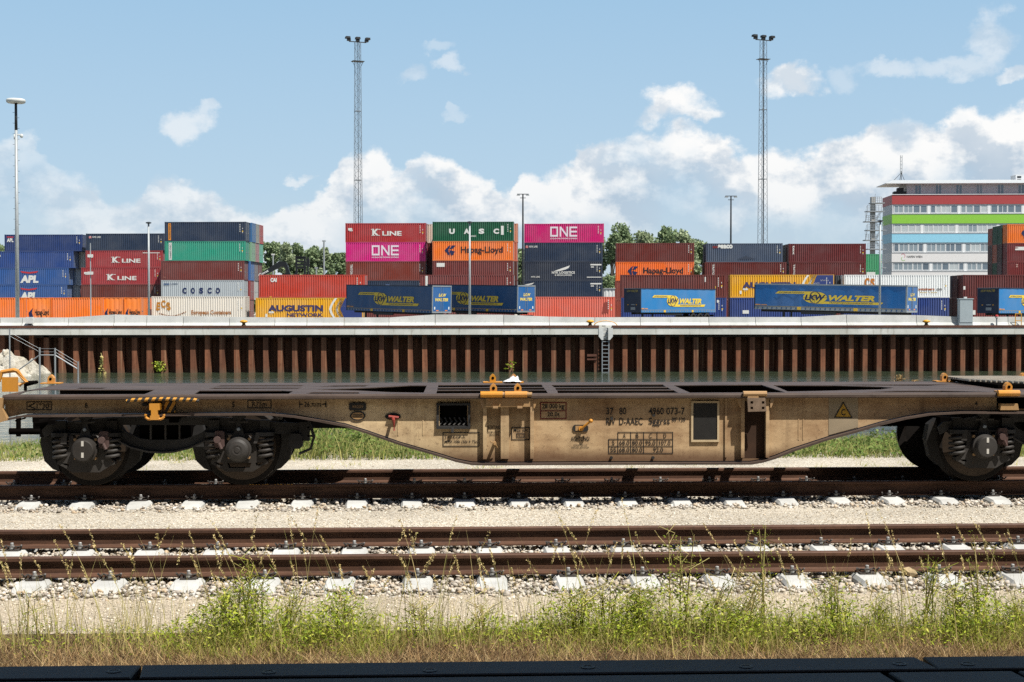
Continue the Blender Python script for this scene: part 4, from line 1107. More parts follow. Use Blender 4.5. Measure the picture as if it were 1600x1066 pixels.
# ------------------------------------------------------------------ curtain-sided trailers
M_curt = paint((14,72,122), 1.15, .42, .12, 0.0); M_curt2 = paint((14,92,156), 1.25, .42, .12, 0.0); M_front = paint((12,40,72), 1.0, .5, .2, 0.0)
M_door = paint((24,96,160), 1.0, .35, .12, 0.0); M_ty = plain((26,26,27), .9, .8, .2); M_rim = plain((150,152,154), .9, .5, .2, .3)
M_strip = plain((150,158,164), 1.0, .45, .1, .2); M_chassis = plain((30,34,40), .8, .6)
TY = (236,204,64)
def trailer(label, loc, rot, L, zb, H, W_=2.55, tilt=0.0, curt=None, light_rail=False, rails=True):
    s = thing('semi_trailer', label, 'trailer', (loc[0], loc[1], GZ), (0, tilt, rot), 'blue curtain-sided trailers in the yard')
    curt = curt or M_curt; z0, z1 = zb, zb + H
    mb = MB(); e = .04
    # curtain with faint pillars/bows: slightly wavy side face
    n = 26; V = []; Fc = []
    for i in range(n + 1):
        x = .12 + (L - .24) * i / n; y = .012 * math.sin(i * 2.1) + .01
        V += [(x, y, z0 + .26), (x, y + .012 * math.sin(i * 3.7), (z0 + z1) / 2), (x, y, z1 - .10)]
    for i in range(n):
        for j in range(2): Fc.append((3*i+j, 3*i+3+j, 3*i+4+j, 3*i+1+j))
    mb.add(V, Fc); mb.add([(.12, W_, z0 + .2), (L - .12, W_, z0 + .2), (L - .12, W_, z1 - .1), (.12, W_, z1 - .1)], [(1,0,3,2)])
    mb.build('side_curtain', curt, s)
    MB().box(.02, L - .02, .05, W_ - .05, z1 - .07, z1 - .01).build('roof', M_strip, s)
    fr = MB(); fr.box(0, L, -.02, .06, z1 - .11, z1 + .0); fr.box(0, L, W_ - .06, W_ + .02, z1 - .11, z1)
    fr.build('roof_rail', M_strip if light_rail else M_front, s)
    mb = MB(); mb.box(0, .12, 0, W_, z0, z1 - .11); mb.box(-.03, 0, .05, W_ - .05, z1 - .5, z1 - .14); fw = mb.build('front_wall', M_front, s)
    q = MB(); q.flat(text2d('LKW WALTER', 1.7, .26, .25, .03), (-.034, W_ - .45, z1 - .46), (0, -1, 0), (0, 0, 1)); q.build('front_lettering', ink((170,150,60)), fw)
    q = MB(); q.box(-.05, 0, W_*.32, W_*.58, z0 + .3, z0 + .62); q.box(-.04, 0, W_*.34, W_*.56, z0 + .85, z0 + .95); q.build('connection_panel', M_strip, fw)
    q = MB(); q.box(-.02, 0, W_*.22, W_*.28, z0 + .84, z0 + .94); q.box(-.02, 0, W_*.72, W_*.78, z0 + .84, z0 + .94); q.build('marker_lamp', ink((230,170,50)), fw)
    # rear: frame and two doors
    fr = MB(); fr.box(L - .12, L, 0, .10, z0, z1 - .11); fr.box(L - .12, L, W_ - .10, W_, z0, z1 - .11); fr.box(L - .12, L, .10, W_ - .10, z0, z0 + .16); fr.box(L - .12, L + .01, .0, W_, z1 - .11, z1 + .02)
    fr.build('rear_frame', M_strip, s)
    for a_, b_ in ((.105, W_/2 - .008), (W_/2 + .008, W_ - .105)):
        d = MB().box(L - .10, L - .02, a_, b_, z0 + .17, z1 - .12).build('rear_door', M_door, s)
        q = MB(); yy = b_ - .12 if a_ < 1 else a_ + .12; q.tube((L, yy, z0 + .1), (L, yy, z1 - .1), .018, 6); q.build('lock_rod', M_strip, d)
        q = MB(); q.box(L - .018, L - .012, (a_+b_)/2 - .16, (a_+b_)/2 + .16, z0 + .2, z0 + .30); q.build('plate', ink((230,140,70)), d)
        q = MB(); q.box(L - .018, L - .012, a_ + .16 if a_ < 1 else b_ - .3, a_ + .3 if a_ < 1 else b_ - .16, z0 + .36, z0 + .62); q.build('plate', ink(WHITE), d)
    q = MB()
    q.flat(text2d('LKW', 1.0, H*.115, .2, .04), (L - .012, W_*.5 - .42, z0 + H*.60), (0, 1, 0)); q.flat(text2d('WALTER', 1.75, H*.115, .2, .04), (L - .012, W_*.5 - .9, z0 + H*.43), (0, 1, 0))
    q.build('rear_lettering', ink((240,214,90)), s)
    # lower rail with buckles
    lr = MB().box(.1, L - .1, .0, .06, z0 + .0, z0 + .245).build('lower_rail', M_strip if light_rail else curt, s)
    q = MB()
    for i in range(30): x = .4 + (L - .8) * i / 29; q.box(x - .05, x + .05, -.012, 0, z0 + .05, z0 + .22)
    q.build('buckle_straps', M_strip if not light_rail else M_curt, lr)
    q = MB()
    for u in (.31, .68): q.box(u * L - .18, u * L + .18, -.018, 0, z0 + .02, z0 + .26)
    q.build('marker_plate', ink((232,190,60)), lr)
    ln = MB().box(.14, L - .14, -.006, .008, z0 + .255, z0 + .30).build('trim_line', ink((150,140,110)), lr)
    # side lettering
    q = MB(); bt = MB(); yl = -.02
    X = lambda u: u * L; Z = lambda v_: z0 + .26 + v_ * (H - .36)
    cx, cz, rx, rz = X(.415), Z(.445), L*.079, (H - .36) * .265
    q.poly([(X(.145), Z(.60)), (cx, Z(.60)), (cx, Z(.715)), (X(.17), Z(.715))], (0, yl, 0))
    q.poly([(cx, Z(.165)), (X(.838), Z(.165)), (X(.855), Z(.275)), (cx, Z(.275))], (0, yl, 0))
    q.poly([(cx + rx * math.cos(t_), cz + rz * math.sin(t_)) for t_ in np.linspace(0, 2*math.pi, 40, endpoint=False)], (0, yl - .004, 0))
    q.flat(text2d('WALTER', L*.295, (H - .36)*.25, .28, .05), (X(.505), yl, Z(.315)))
    q.build('logo', ink(TY), s)
    bt.flat(text2d('LKW', L*.14, (H - .36)*.25, .25, .05), (X(.345), yl - .01, Z(.32)))
    bt.flat(text2d('INTERNATIONALE', L*.17, (H - .36)*.055, .25, .02), (X(.172), yl - .006, Z(.63))); bt.flat(text2d('TRANSPORTORGANISATION AG', L*.28, (H - .36)*.055, .25, .02), (X(.51), yl - .006, Z(.195)))
    for k_ in (.0, .45):
        for sg in ((1,) if k_ == 0 else (1, -1)):
            P_ = [(cx + sg * k_ * rx * math.cos(t_) , cz + rz * math.sin(t_)) for t_ in np.linspace(-math.pi/2, math.pi/2, 12)]
            for a_, b_ in zip(P_[:-1], P_[1:]): bt.box(min(a_[0], b_[0]) - .012, max(a_[0], b_[0]) + .012, yl - .008, yl - .006, a_[1], b_[1])
    bt.box(cx - rx, cx + rx, yl - .008, yl - .006, cz - .012, cz + .012)
    bt.build('logo_lettering', ink((20,40,84)), s)
    q = MB(); q.box(X(.01), X(.045), yl, .0, Z(.05), Z(.10)); q.box(X(.052), X(.09), yl, .0, Z(.05), Z(.09)); q.build('side_sticker', ink((210,150,90)), s)
    # chassis, wheels, landing legs
    q = MB(); q.box(.3, L - .2, .85, .97, z0 - .22, z0); q.box(.3, L - .2, W_ - .97, W_ - .85, z0 - .22, z0); q.box(L*.32, L*.55, .1, .2, z0 - .35, z0 - .1); q.box(L - .3, L - .2, .1, W_ - .1, max(.1, z0 - .5), z0 - .3); q.build('chassis', M_chassis, s)
    r_ = min(.5, (z0 - .02) / 2)
    for wx in (L*.70, L*.795, L*.89):
        for y in (.22, W_ - .22):
            w = MB().lathe([(r_*.55, -.18), (r_*.92, -.19), (r_, -.15), (r_, .15), (r_*.92, .19), (r_*.55, .18)], (wx, y, r_), 'y', 20).build('tyre', M_ty, s, smooth=True)
            MB().lathe([(r_*.1, -.16), (r_*.25, -.17), (r_*.42, -.12), (r_*.56, -.165), (r_*.56, .165), (r_*.1, .14)], (wx, y, r_), 'y', 16).build('rim', M_rim, w)
    for y in (.5, W_ - .5):
        q = MB(); q.box(2.6, 2.74, y - .07, y + .07, .06 - min(0, 0), z0 - .02); q.box(2.5, 2.84, y - .14, y + .14, .0, .06); q.build('landing_leg', M_chassis, s)
    return s
def tr_right(label, pF, pN, Yn, psi, L, ztop_px, H, tilt, **kw):
    """rear doors face the viewer on the right"""
    N_ = at(pN, 480, Yn); c_, s_ = math.cos(psi), math.sin(psi)
    Fp = (N_.x - L * c_, N_.y + L * s_)
    zt = at(pN, ztop_px, Yn).z + tilt * L
    return trailer(label, Fp, -psi, L, zt - GZ - H, H, tilt=tilt, **kw)
tr_right('first blue curtain trailer from the left, rear doors turned to the viewer', 541, 675, 141, math.radians(48), 13.8, 446.5, 2.72, .020)
tr_right('blue curtain trailer whose front is hidden behind the doors of the first one', 0, 808, 143, math.radians(48), 13.8, 446, 2.72, .020)
tr_right('longest blue trailer, broad side to the viewer, below the white container', 1175, 1416, 116.5, math.radians(38), 13.9, 446, 2.26, .022, curt=M_curt2, light_rail=True)
def tr_left(label, pN, Yn, psi, L, ztop_px, H, curt):
    N_ = at(pN, 480, Yn); zt = at(pN, ztop_px, Yn).z
    return trailer(label, (N_.x, N_.y), psi, L, zt - GZ - H, H, curt=curt, light_rail=False)
M_curt3 = paint((44,122,182), 1.1, .42, .15, 0.0)
tr_left('blue trailer with dark front wall and three wheels, below the long brown container', 1001, 162, math.radians(41.5), 13.8, 450.2, 2.80, M_curt3)
tr_left('blue trailer with dark front wall at the right edge behind the grey cabinet', 1560, 150, math.radians(38), 13.8, 449.5, 2.75, M_curt3)

# ------------------------------------------------------------------ container handler behind the red container
HYD = 207
q = at(462, 480, HYD); s = thing('container_handler', 'black container handler with boom and mast, half hidden behind the red container', 'handler', (q.x, HYD, GZ))
M_blk = plain((22,24,27), .8, .45, .2)
S_ = lambda px, py: (at(px, py, HYD).x - q.x, at(px, py, HYD).z - GZ)
mb = MB(); a0, a1, a2 = S_(409, 429.5), S_(444, 411.5), S_(458, 434)
mb.prism_xz([(a0[0], a0[1] - .3), (a0[0], a0[1] + .32), (a1[0] - .6, a1[1] + .3), (a1[0] + .3, a1[1] + .2), (a1[0] + .1, a1[1] - .55), (a1[0] - .4, a1[1] - .5)][::-1], -.35, .35)
mb.prism_xz([(a1[0] - .3, a1[1] + .25), (a1[0] + .35, a1[1] + .1), (a2[0] - .2, a2[1]), (a2[0] - 1.6, a2[1]), (a1[0] + .35, a1[1] - 1.3)][::-1], -.32, .32)
bm_ = mb.build('boom', M_blk, s)
qq = MB(); d_ = Vector((a1[0] - a0[0], 0, a1[1] - a0[1])).normalized(); vf = text2d('Cont', 1.6, .34, .1, .03); qq.flat(vf, (a0[0] - .35, -.36, a0[1] - .26), d_, Vector((-d_.z, 0, d_.x))); qq.build('lettering', ink(WHITE), bm_)
mb = MB(); z_ = lambda py: S_(470, py)[1]
for p0_, p1_ in ((462, 465), (475, 478), (480.5, 482.5)): mb.box(S_(p0_, 480)[0], S_(p1_, 480)[0], -.25, .2, .8, z_(402))
for py in (403, 408.5, 413.5, 418): mb.box(S_(462, 480)[0], S_(478, 480)[0], -.2, .1, z_(py) - .16, z_(py) + .12)
mb.box(S_(461, 480)[0], S_(479, 480)[0], -.3, .25, z_(402), z_(402) + .12); mb.box(S_(479, 480)[0], S_(484, 480)[0], -.3, .1, z_(416), z_(405))
mb.build('mast', M_blk, s)
MB().cbox(-4.8, 3.2, .3, 3.2, .8, 2.2, .1).build('chassis', plain((150,36,32), .9, .5), s)
for x in (-3.6, 2.0):
    for y in (.6, 2.9): MB().lathe([(.3,-.3),(.75,-.3),(.8,-.2),(.8,.2),(.75,.3),(.3,.3)], (x, y, .8), 'y', 20).build('wheel', M_ty, s)
# slim poles before the trees
for px, yt, w_, lb in ((506.5, 377, .17, 'pale utility pole before the trees right of the container handler'), (427, 398, .16, 'short pale lamp pole before the trees above the handler boom'), (494.5, 419, .14, 'short pale stub pole right of the handler mast')):
    z = at(px, yt, 236).z - .53; p_ = at(px, 480, 236); s = thing('utility_pole', lb, 'pole', (p_.x, 236, .53))
    MB().tube((0,0,0), (0,0,z), w_, 8, w_*.8).build('pole', M_pole, s); MB().box(-.28, .28, -.1, .1, z - .1, z + .14).build('cap', M_white if px == 427 else M_pole, s)

# ------------------------------------------------------------------ office building with coloured bands
BYF = 270.0
A, Lb = span(1392.8, 1700, BYF)
bl = thing('office_building', 'five-storey office building with red, green and pale blue bands', 'office building', (A.x, A.y, .5), (0, 0, -PSI))
ZB = lambda py: at(1393, py, BYF).z - .5
DB = 8.6
M_bred = plain((160,62,62), 1.3, .5, .05); M_bgrn = plain((132,188,62), 1.3, .5, .05); M_bblu = plain((140,196,218), 1.3, .5, .05); M_bwht = plain((214,212,210), 1.3, .6, .04); M_bgry = plain((180,182,184), 1.5, .6, .04)
bands = [(304.6, 319.4, M_bred, 'red_band'), (334.6, 349.4, M_bgrn, 'green_band'), (364.8, 379.2, M_bblu, 'blue_band'), (395, 409.6, M_bwht, 'white_band'), (424, 482, M_bwht, 'base_wall')]
for y0, y1, m_, nm in bands:
    zb_ = ZB(y1) if y1 < 480 else 0
    MB().box(-.0, Lb, 0, DB, zb_, ZB(y0)).build(nm, m_, bl)
M_glass, t, p, o = new_mat('window_glass'); p.inputs['Base Color'].default_value = (.10, .13, .16, 1); p.inputs['Roughness'].default_value = .08; p.inputs['Specular IOR Level'].default_value = .9
M_blind = plain((196,204,206), 1.0, .35, .05, 0, .6); M_blind2 = plain((150,164,172), 1.0, .3, .05, 0, .7); M_fr = plain((222,224,224), 1.3, .5, .04)
floors = [(319.4, 334.6), (349.4, 364.8), (379.2, 395), (409.6, 424)]
rw_ = random.Random(5)
for fi, (y0, y1) in enumerate(floors):
    z1, z0 = ZB(y0), ZB(y1)
    # recessed wall strip, sides
    MB().box(.25, Lb - .02, .22, DB - .02, z0, z1).build('window_band_wall', M_fr, bl)
    MB().box(.06, .25, .08, DB - .02, z0, z1).build('corner_post', M_bgry, bl)
    x = .42; k = 0
    while x < 26.0:
        w = rw_.choice([1.75, 1.3, 1.75, .95]); 
        if k % 5 == 4: w = .5
        fr = MB(); fw = .09; x1 = x + w
        if k % 5 == 4:
            MB().box(x, x1, .12, .22, z0 + .06, z1 - .06).build('window_pier', M_fr, bl)
        else:
            a_, b_ = z0 + .18, z1 - .20
            fr.box(x, x1, .13, .219, a_, a_ + fw); fr.box(x, x1, .13, .219, b_ - fw, b_); fr.box(x, x + fw, .13, .219, a_ + fw, b_ - fw); fr.box(x1 - fw, x1, .13, .219, a_ + fw, b_ - fw)
            wn = fr.build('window', M_fr, bl)
            if fi == 1 and x < 13.5: pm = M_blind
            else: pm = rw_.choice([M_glass, M_glass, M_blind2, M_blind2, M_blind])
            MB().box(x + fw, x1 - fw, .17, .2, a_ + fw, b_ - fw).build('pane', pm, wn)
            if w > 1.5:
                MB().box(x + w*.5 - .04, x + w*.5 + .04, .14, .17, a_ + fw, b_ - fw).build('mullion', M_fr, wn)
        x = x1 + .06; k += 1
    MB().box(0.02, Lb, -.06, .24, z0 - .03, z0 + .08).build('sill', M_bgry, bl)
# penthouse storey, flat roof and rooftop things
zr0, zr1 = ZB(304.6), ZB(287)
MB().box(3.1, Lb, 1.4, DB - .4, zr0 + .02, zr1).build('penthouse_wall', M_bgry, bl)
for px in (1436, 1468, 1500, 1532, 1565, 1597):
    x = (px - 1393) / 8.23; mb = MB(); w = 1.25
    mb.box(x - w/2, x + w/2, 1.33, 1.395, zr0 + .1, zr1 - .12); wn = mb.build('penthouse_window', M_fr, bl)
    for sx in (-1, 1): MB().box(x + sx*.30 - .24, x + sx*.30 + .24, 1.30, 1.33, zr0 + .2, zr1 - .22).build('pane', M_glass if px != 1532 else M_blind2, wn)
MB().prism_xz([(-1.2, zr1), (Lb, zr1), (Lb, zr1 + .62), (.0, zr1 + .62), (-1.2, zr1 + .12)], -.3, DB).build('roof_slab', plain((214,218,220), 1.5, .5, .05), bl)
MB().box(-.05, Lb, -.08, .0, zr0, zr0 + .10).build('parapet_trim', M_fr, bl)
mb = MB(); mb.cbox(.7, 2.9, 1.6, 3.0, zr0 + .05, zr0 + .8, .1); mb.cbox(1.4, 2.6, 1.8, 2.8, zr0 + .8, zr0 + 1.5, .1); mb.build('air_unit', plain((46,48,50), .8), bl)
q = at(1415, 280, BYF + 3); an = thing('roof_antenna', 'slim antenna mast on a tripod on the office roof', 'antenna', (A.x + 2.7, A.y + 3, .5 + zr1 + .62))
zt = at(1415, 243, BYF + 3).z - .5 - zr1 - .62
mb = MB(); 
for sx in (-.16, .16): mb.tube((sx, 0, zt*.30), (sx, 0, zt), .06, 6)
for k in range(5): mb.box(-.2, .2, -.05, .05, zt*(.35 + k*.14), zt*(.37 + k*.14))
mb.build('aerial', M_pole, an)
mb = MB(); mb.tube((0,0,0), (0,0,zt*.4), .07, 6); mb.tube((-1.7,0,0), (-.05,0,zt*.33), .045, 6); mb.tube((.75,0,0), (.05,0,zt*.33), .045, 6); mb.tube((.0,1.2,0), (0,.05,zt*.33), .045, 6); mb.build('tripod', M_dark, an)
q = at(1594, 280, BYF + 3); s = thing('roof_unit', 'grey louvred plant box on the office roof at the right edge', 'roof unit', (q.x, q.y, .5 + zr1 + .62))
MB().cbox(-.9, 3, 0, 2.5, 0, 1.45, .05).build('case', M_bgry, s); mb = MB(); mb.box(-.6, .2, -.02, 0, .15, .6); mb.box(-.6, .2, -.02, 0, .8, 1.2); mb.build('louvre', M_dark, s)
# lettering on the white band
mb = MB(); zc = (ZB(395) + ZB(409.6)) / 2; mb.flat(text2d('HAFEN WIEN', 2.95, .44, 0, .03), (2.85, -.006, zc - .12)); mb.build('lettering', ink((64,64,66)), bl)
def arc(cx, cz, r, a0, a1, w, n=14):
    P_ = [(cx + r*math.cos(t_), cz + r*math.sin(t_)) for t_ in np.linspace(a0, a1, n)]; Q_ = [(cx + (r-w)*math.cos(t_), cz + (r-w)*math.sin(t_)) for t_ in np.linspace(a0, a1, n)]
    return P_ + Q_[::-1]
mb = MB(); P_ = arc(2.15, zc + .28, .42, math.radians(150), math.radians(-60), .09); n_ = len(P_) // 2
mb.add([(a_, -.006, b_) for a_, b_ in P_], [(i, i+1, 2*n_-2-i, 2*n_-1-i) for i in range(n_-1)]); mb.build('emblem_arc', ink((196,60,90)), bl)
mb = MB(); P_ = arc(2.2, zc - .28, .42, math.radians(120), math.radians(330), .09); n_ = len(P_) // 2
mb.add([(a_, -.006, b_) for a_, b_ in P_], [(i, i+1, 2*n_-2-i, 2*n_-1-i) for i in range(n_-1)]); mb.build('emblem_swirl', ink((130,190,60)), bl)

# outside stair tower
q = at(1363, 480, BYF - 2); st = thing('outside_staircase', 'steel escape stairs round a concrete pillar at the left end of the office', 'staircase', (q.x, BYF - 2, .5))
X_ = lambda px: at(px, 480, BYF - 2).x - q.x
Zs = lambda py: at(1363, py, BYF - 2).z - .5
MB().cbox(X_(1359.5), X_(1366), -.4, .4, 0, Zs(308), .03).build('pillar', plain((176,174,168), 1.0, .8, .1), st)
M_st = plain((168,174,178), .95, .5, .1, .2)
MB().tube((X_(1366), 0, Zs(309)), (X_(1366) + .1, 0, Zs(303)), .04, 5).build('lightning_rod', M_st, st)
lev = [(1358.5, 1379, 317.6), (1352, 1379, 330.5), (1349.5, 1377, 346.5), (1352, 1382, 360), (1349.5, 1377, 375.5), (1353, 1382, 389.5), (1353, 1382, 418.5)]
for i, (a_, b_, py) in enumerate(lev):
    z = Zs(py); MB().box(X_(a_), X_(b_), -1.0, 1.0, z - .12, z + .06).build('landing', M_st, st)
    mb = MB()
    for yy in (-.98,):
        for hz_ in (.4, .75, 1.1): mb.tube((X_(a_), yy, z + hz_), (X_(b_) - .6, yy, z + hz_), .045, 5)
        n_ = 6
        for k in range(n_): xx = X_(a_) + (X_(b_) - .6 - X_(a_)) * k / (n_ - 1); mb.tube((xx, yy, z + .06), (xx, yy, z + 1.1), .04, 5)
    mb.build('railing', M_st, st)
for (pa, ya), (pb, yb_) in (((1352, 331), (1349.5, 346)), ((1352, 360.5), (1349.5, 375))):
    mb = MB(); mb.tube((X_(pa), -.9, Zs(ya)), (X_(pb), -.9, Zs(yb_)), .07, 6); mb.tube((X_(pa) - .1, -.9, Zs(ya) + 1), (X_(pb) - .1, -.9, Zs(yb_) + 1), .03, 6); mb.build('stair_stringer', M_st, st)
for i in range(1, len(lev) - 1):
    z0_, z1_ = Zs(lev[i+1][2]), Zs(lev[i][2]); mb = MB(); n_ = 9
    for k in range(n_):
        u = (k + .5) / n_; xx = X_(1367) + (X_(1376) - X_(1367)) * (u if i % 2 else 1 - u); mb.box(xx - .16, xx + .16, -.2, .8, z0_ + (z1_ - z0_) * u - .03, z0_ + (z1_ - z0_) * u + .03)
    mb.build('stair_flight', M_st, st)
# ------------------------------------------------------------------ the flat container wagon
m, t, p, o = new_mat('weathered_wagon_paint')
c = coords(t, False)
patch = t.noise(sc3(t, c, (.55, 1, .9)), 1.3, 5, .62).outputs[0]
strk = t.noise(sc3(t, c, (5.5, 5.5, .35)), 1.2, 5, .68).outputs[0]
soot = t.noise(sc3(t, c, (.9, 1, 2.2)), 2.1, 5, .65).outputs[0]
bigp = t.noise(sc3(t, c, (.28, 1, .5)), 1.0, 3, .55).outputs[0]
fine = t.noise(c, 26, 5, .72).outputs[0]
col = t.mix(t.rng(patch, .34, .66), lin(178,152,114), lin(242,214,168))
col = t.mix(t.rng(bigp, .44, .62, 0, .5), col, lin(160,114,76))
col = t.mix(t.rng(soot, .44, .68, 0, .55), col, lin(126,88,56))
col = t.mix(t.rng(strk, .50, .78, 0, .6), col, lin(84,58,38))
fleck = t.noise(c, 55, 4, .75).outputs[0]
col = t.mix(t.rng(fine, .57, .70, 0, .6), col, lin(84,56,38))
col = t.mix(t.rng(fleck, .62, .72, 0, .35), col, lin(58,40,30))
sp_ = t.n('ShaderNodeSeparateXYZ'); t.l(c, sp_.inputs[0])
# the lower edge of the deep middle part carries a band of grime and rust
low = t.rng(t.m('ADD', sp_.outputs[2], t.m('MULTIPLY', strk, .16)), .40, .58, .8, 0, True)
col = t.mix(low, col, lin(92,58,38))
t.l(col, p.inputs['Base Color']); p.inputs['Roughness'].default_value = .72; p.inputs['Specular IOR Level'].default_value = .25
bump(t, p, t.m('ADD', fine, t.m('MULTIPLY', patch, 2)), .18, .006)
M_web = m
m, t, p, o = new_mat('deck_steel')
c = coords(t, False)
a = t.noise(sc3(t, c, (.8, 3, 3)), 1.5, 5, .65).outputs[0]; b = t.noise(c, 18, 5, .7).outputs[0]
col = t.mix(t.rng(a, .34, .66), lin(66,53,46), lin(92,76,66)); col = t.mix(t.rng(b, .55, .72, 0, .6), col, lin(52,36,28))
t.l(col, p.inputs['Base Color']); p.inputs['Roughness'].default_value = .6; p.inputs['Specular IOR Level'].default_value = .35
bump(t, p, b, .2, .004)
M_deck = m
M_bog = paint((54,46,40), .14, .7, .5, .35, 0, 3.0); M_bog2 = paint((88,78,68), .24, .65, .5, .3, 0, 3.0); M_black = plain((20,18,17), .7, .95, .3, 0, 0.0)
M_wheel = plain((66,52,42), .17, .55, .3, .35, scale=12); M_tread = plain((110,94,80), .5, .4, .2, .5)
M_wyel = paint((222,150,40), .95, .55, .35, .4, 0, 4.0); M_tan = paint((186,146,96), .9, .65, .5, .4, 0, 4.0)
M_mark = plain((26,22,18), 1.0, .7, .2); M_red = plain((120,44,34), 1.0, .7, .2); M_redl = plain((146,56,44), 1.0, .6, .2)
YW, YR, YF_ = 16.90, 16.785, 19.42
ZD, ZT = 1.118, 1.066
wx = at(800, 700, YW).x
wg = thing('flat_wagon', 'long weathered tan flat container wagon with a deep belly, standing empty on the second track', 'railway wagon', (wx, FAR_Y, 0))
OF = (wx, FAR_Y, 0)
def pz(px, py, Y=YW): q = at(px, py, Y); return (q.x, q.z)
def xx_(px, Y=YW): return at(px, 650, Y).x
belly = [(1720,641.2),(1557,641.3),(1500,641),(1450,643.7),(1412,650),(1375,658.7),(1340,669),(1295,681),(1237,700),(1210,711),(1190,717),(1172,720.2),(1000,720.5),(860,721),(760,721.5),(737,721),(712,716),(690,709),(675,704.5),(625,690),(575,672.5),(540,661.5),(500,654),(462,647.5),(425,644),(395,643.5),(200,645.3),(40,646.5),(8,653)]
bl_ = [pz(*q) for q in belly]
outer = bl_ + [(bl_[-1][0], ZT), (bl_[0][0], ZT)]
def rect(p0, p1, y0, y1): a_, b_ = pz(p0, y1), pz(p1, y0); return [(a_[0], a_[1]), (b_[0], a_[1]), (b_[0], b_[1]), (a_[0], b_[1])]
def web(Y, holes, name, mt=None):
    vs, fs = plate2d(outer, holes, .02)
    MB().add([(a_, Y + .011 - k, b_) for a_, b_, k in vs], fs).build(name, mt or M_web, wg, OF)
web(YW, [rect(687, 730, 633, 666.5), rect(1160, 1196, 627, 717)], 'side_beam')
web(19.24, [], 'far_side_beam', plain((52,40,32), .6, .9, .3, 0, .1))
# bottom flange following the belly
for Y0, Y1, nm in ((YW - .10, YW + .14, 'bottom_flange'), (19.12, 19.34, 'far_bottom_flange')):
    mb = MB(); V = []; Fc = []
    for x, z in bl_: V += [(x, Y0, z - .012), (x, Y1, z - .012), (x, Y1, z - .036), (x, Y0, z - .036)]
    n = len(bl_)
    for i in range(n - 1):
        for k in range(4): Fc.append((4*i+k, 4*i+4+k, 4*i+4+(k+1) % 4, 4*i+(k+1) % 4))
    Fc += [(0,1,2,3), (4*n-1, 4*n-2, 4*n-3, 4*n-4)]
    mb.add(V, Fc).build(nm, M_deck, wg, OF)
# deck with the openings seen in it
def dk(px, py):
    d = ray(px, py); t_ = (ZD - CAMZ) / d[2]; return (d[0] * t_, d[1] * t_)
H_ = [[(24,617.2),(43,610.6),(58,608.8),(242,609.2),(231,614),(221,617.2)], [(118,607.6),(126,606),(168,606),(160,607.6)],
      [(302,616.3),(312,610.4),(440,610.4),(458,611.4),(449,616.3)], [(335,603.8),(345,602.4),(476,602.2),(470,603.6)], [(325,607.6),(335,606),(473,606),(465,607.4)],
      [(477,615.4),(487,613),(560,613),(562,615.2)], [(488,609),(575,606),(640,602.4),(667,602.6),(662,613.6),(612,613),(560,610.4)], [(497,604.2),(520,602.5),(576,602),(570,604)],
      [(684,605.2),(685,601.6),(846,600.9),(848.5,604.9)], [(683,609.3),(684,606.0),(849.5,605.6),(852,609.0)], [(681.5,614.8),(683,610.0),(853,609.7),(856,614.4)],
      [(861,601.6),(1035,600.8),(1041,604.7),(866,605.1)], [(867,605.9),(1043,605.4),(1049,608.9),(869,609.2)], [(870,609.9),(1052,609.6),(1061,614.2),(872,614.5)],
      [(1052,602.2),(1189,601.2),(1227,613.2),(1078,613.6)], [(1208,602),(1300,602.4),(1375,604.4),(1397,606),(1375,608.6),(1275,611),(1231,611.8)],
      [(1296,601.2),(1487,600.8),(1450,602.8),(1350,602.4)], [(1345,613),(1400,610.8),(1470,610.6),(1550,612.6),(1548,613.4)]]
holes = [[dk(*q) for q in h_] for h_ in H_]
xl, xr_ = xx_(4, YR), xx_(1725, YR)
def okh(h_): return all(YR + .10 < y < YF_ - .06 for x, y in h_)
holes = [[(x, min(max(y, YR + .155), YF_ - .10)) for x, y in h_] for h_ in holes]
vs, fs = plate2d([(xl, YR + .02), (xr_, YR + .02), (xr_, YF_), (xl, YF_)], holes, .010)
MB().add([(x, y, ZD - .005 + k) for x, y, k in vs], fs).build('deck_plate', M_deck, wg, OF)
# rounded near rim
mb = MB(); rim = [(YR + .025, ZD + .002), (YR + .005, ZD - .008), (YR, ZD - .022), (YR, ZT + .004), (YR + .012, ZT - .006), (YR + .06, ZT - .006), (YR + .06, ZD - .024), (YR + .03, ZD - .024)]
mb.prism_yz(rim, xl, xr_); mb.build('near_rim', M_deck, wg, OF)
mb = MB(); mb.box(xl, xr_, YF_ - .05, YF_ + .02, ZT - .01, ZD - .012); mb.build('far_rim', M_deck, wg, OF)
# centre sill and cross bearers under the deck
mb = MB(); mb.box(xl, xr_, 17.98, 18.18, .62, .90); mb.build('centre_sill', M_black, wg, OF)
mb = MB(); 
for px in (270, 472, 674, 858, 1064, 1204, 1320, 1560): x = xx_(px); MB().box(x - .05, x + .05, YW + .03, 19.22, .78, .93).build('cross_bearer', M_black, wg, OF)
mb = MB(); mb.box(xx_(735), xx_(1202), YW + .03, YW + .05, .322, 1.04); mb.build('inner_plate', plain((74,52,38), .8, .8, .3, 0, .2, 3), wg, OF)
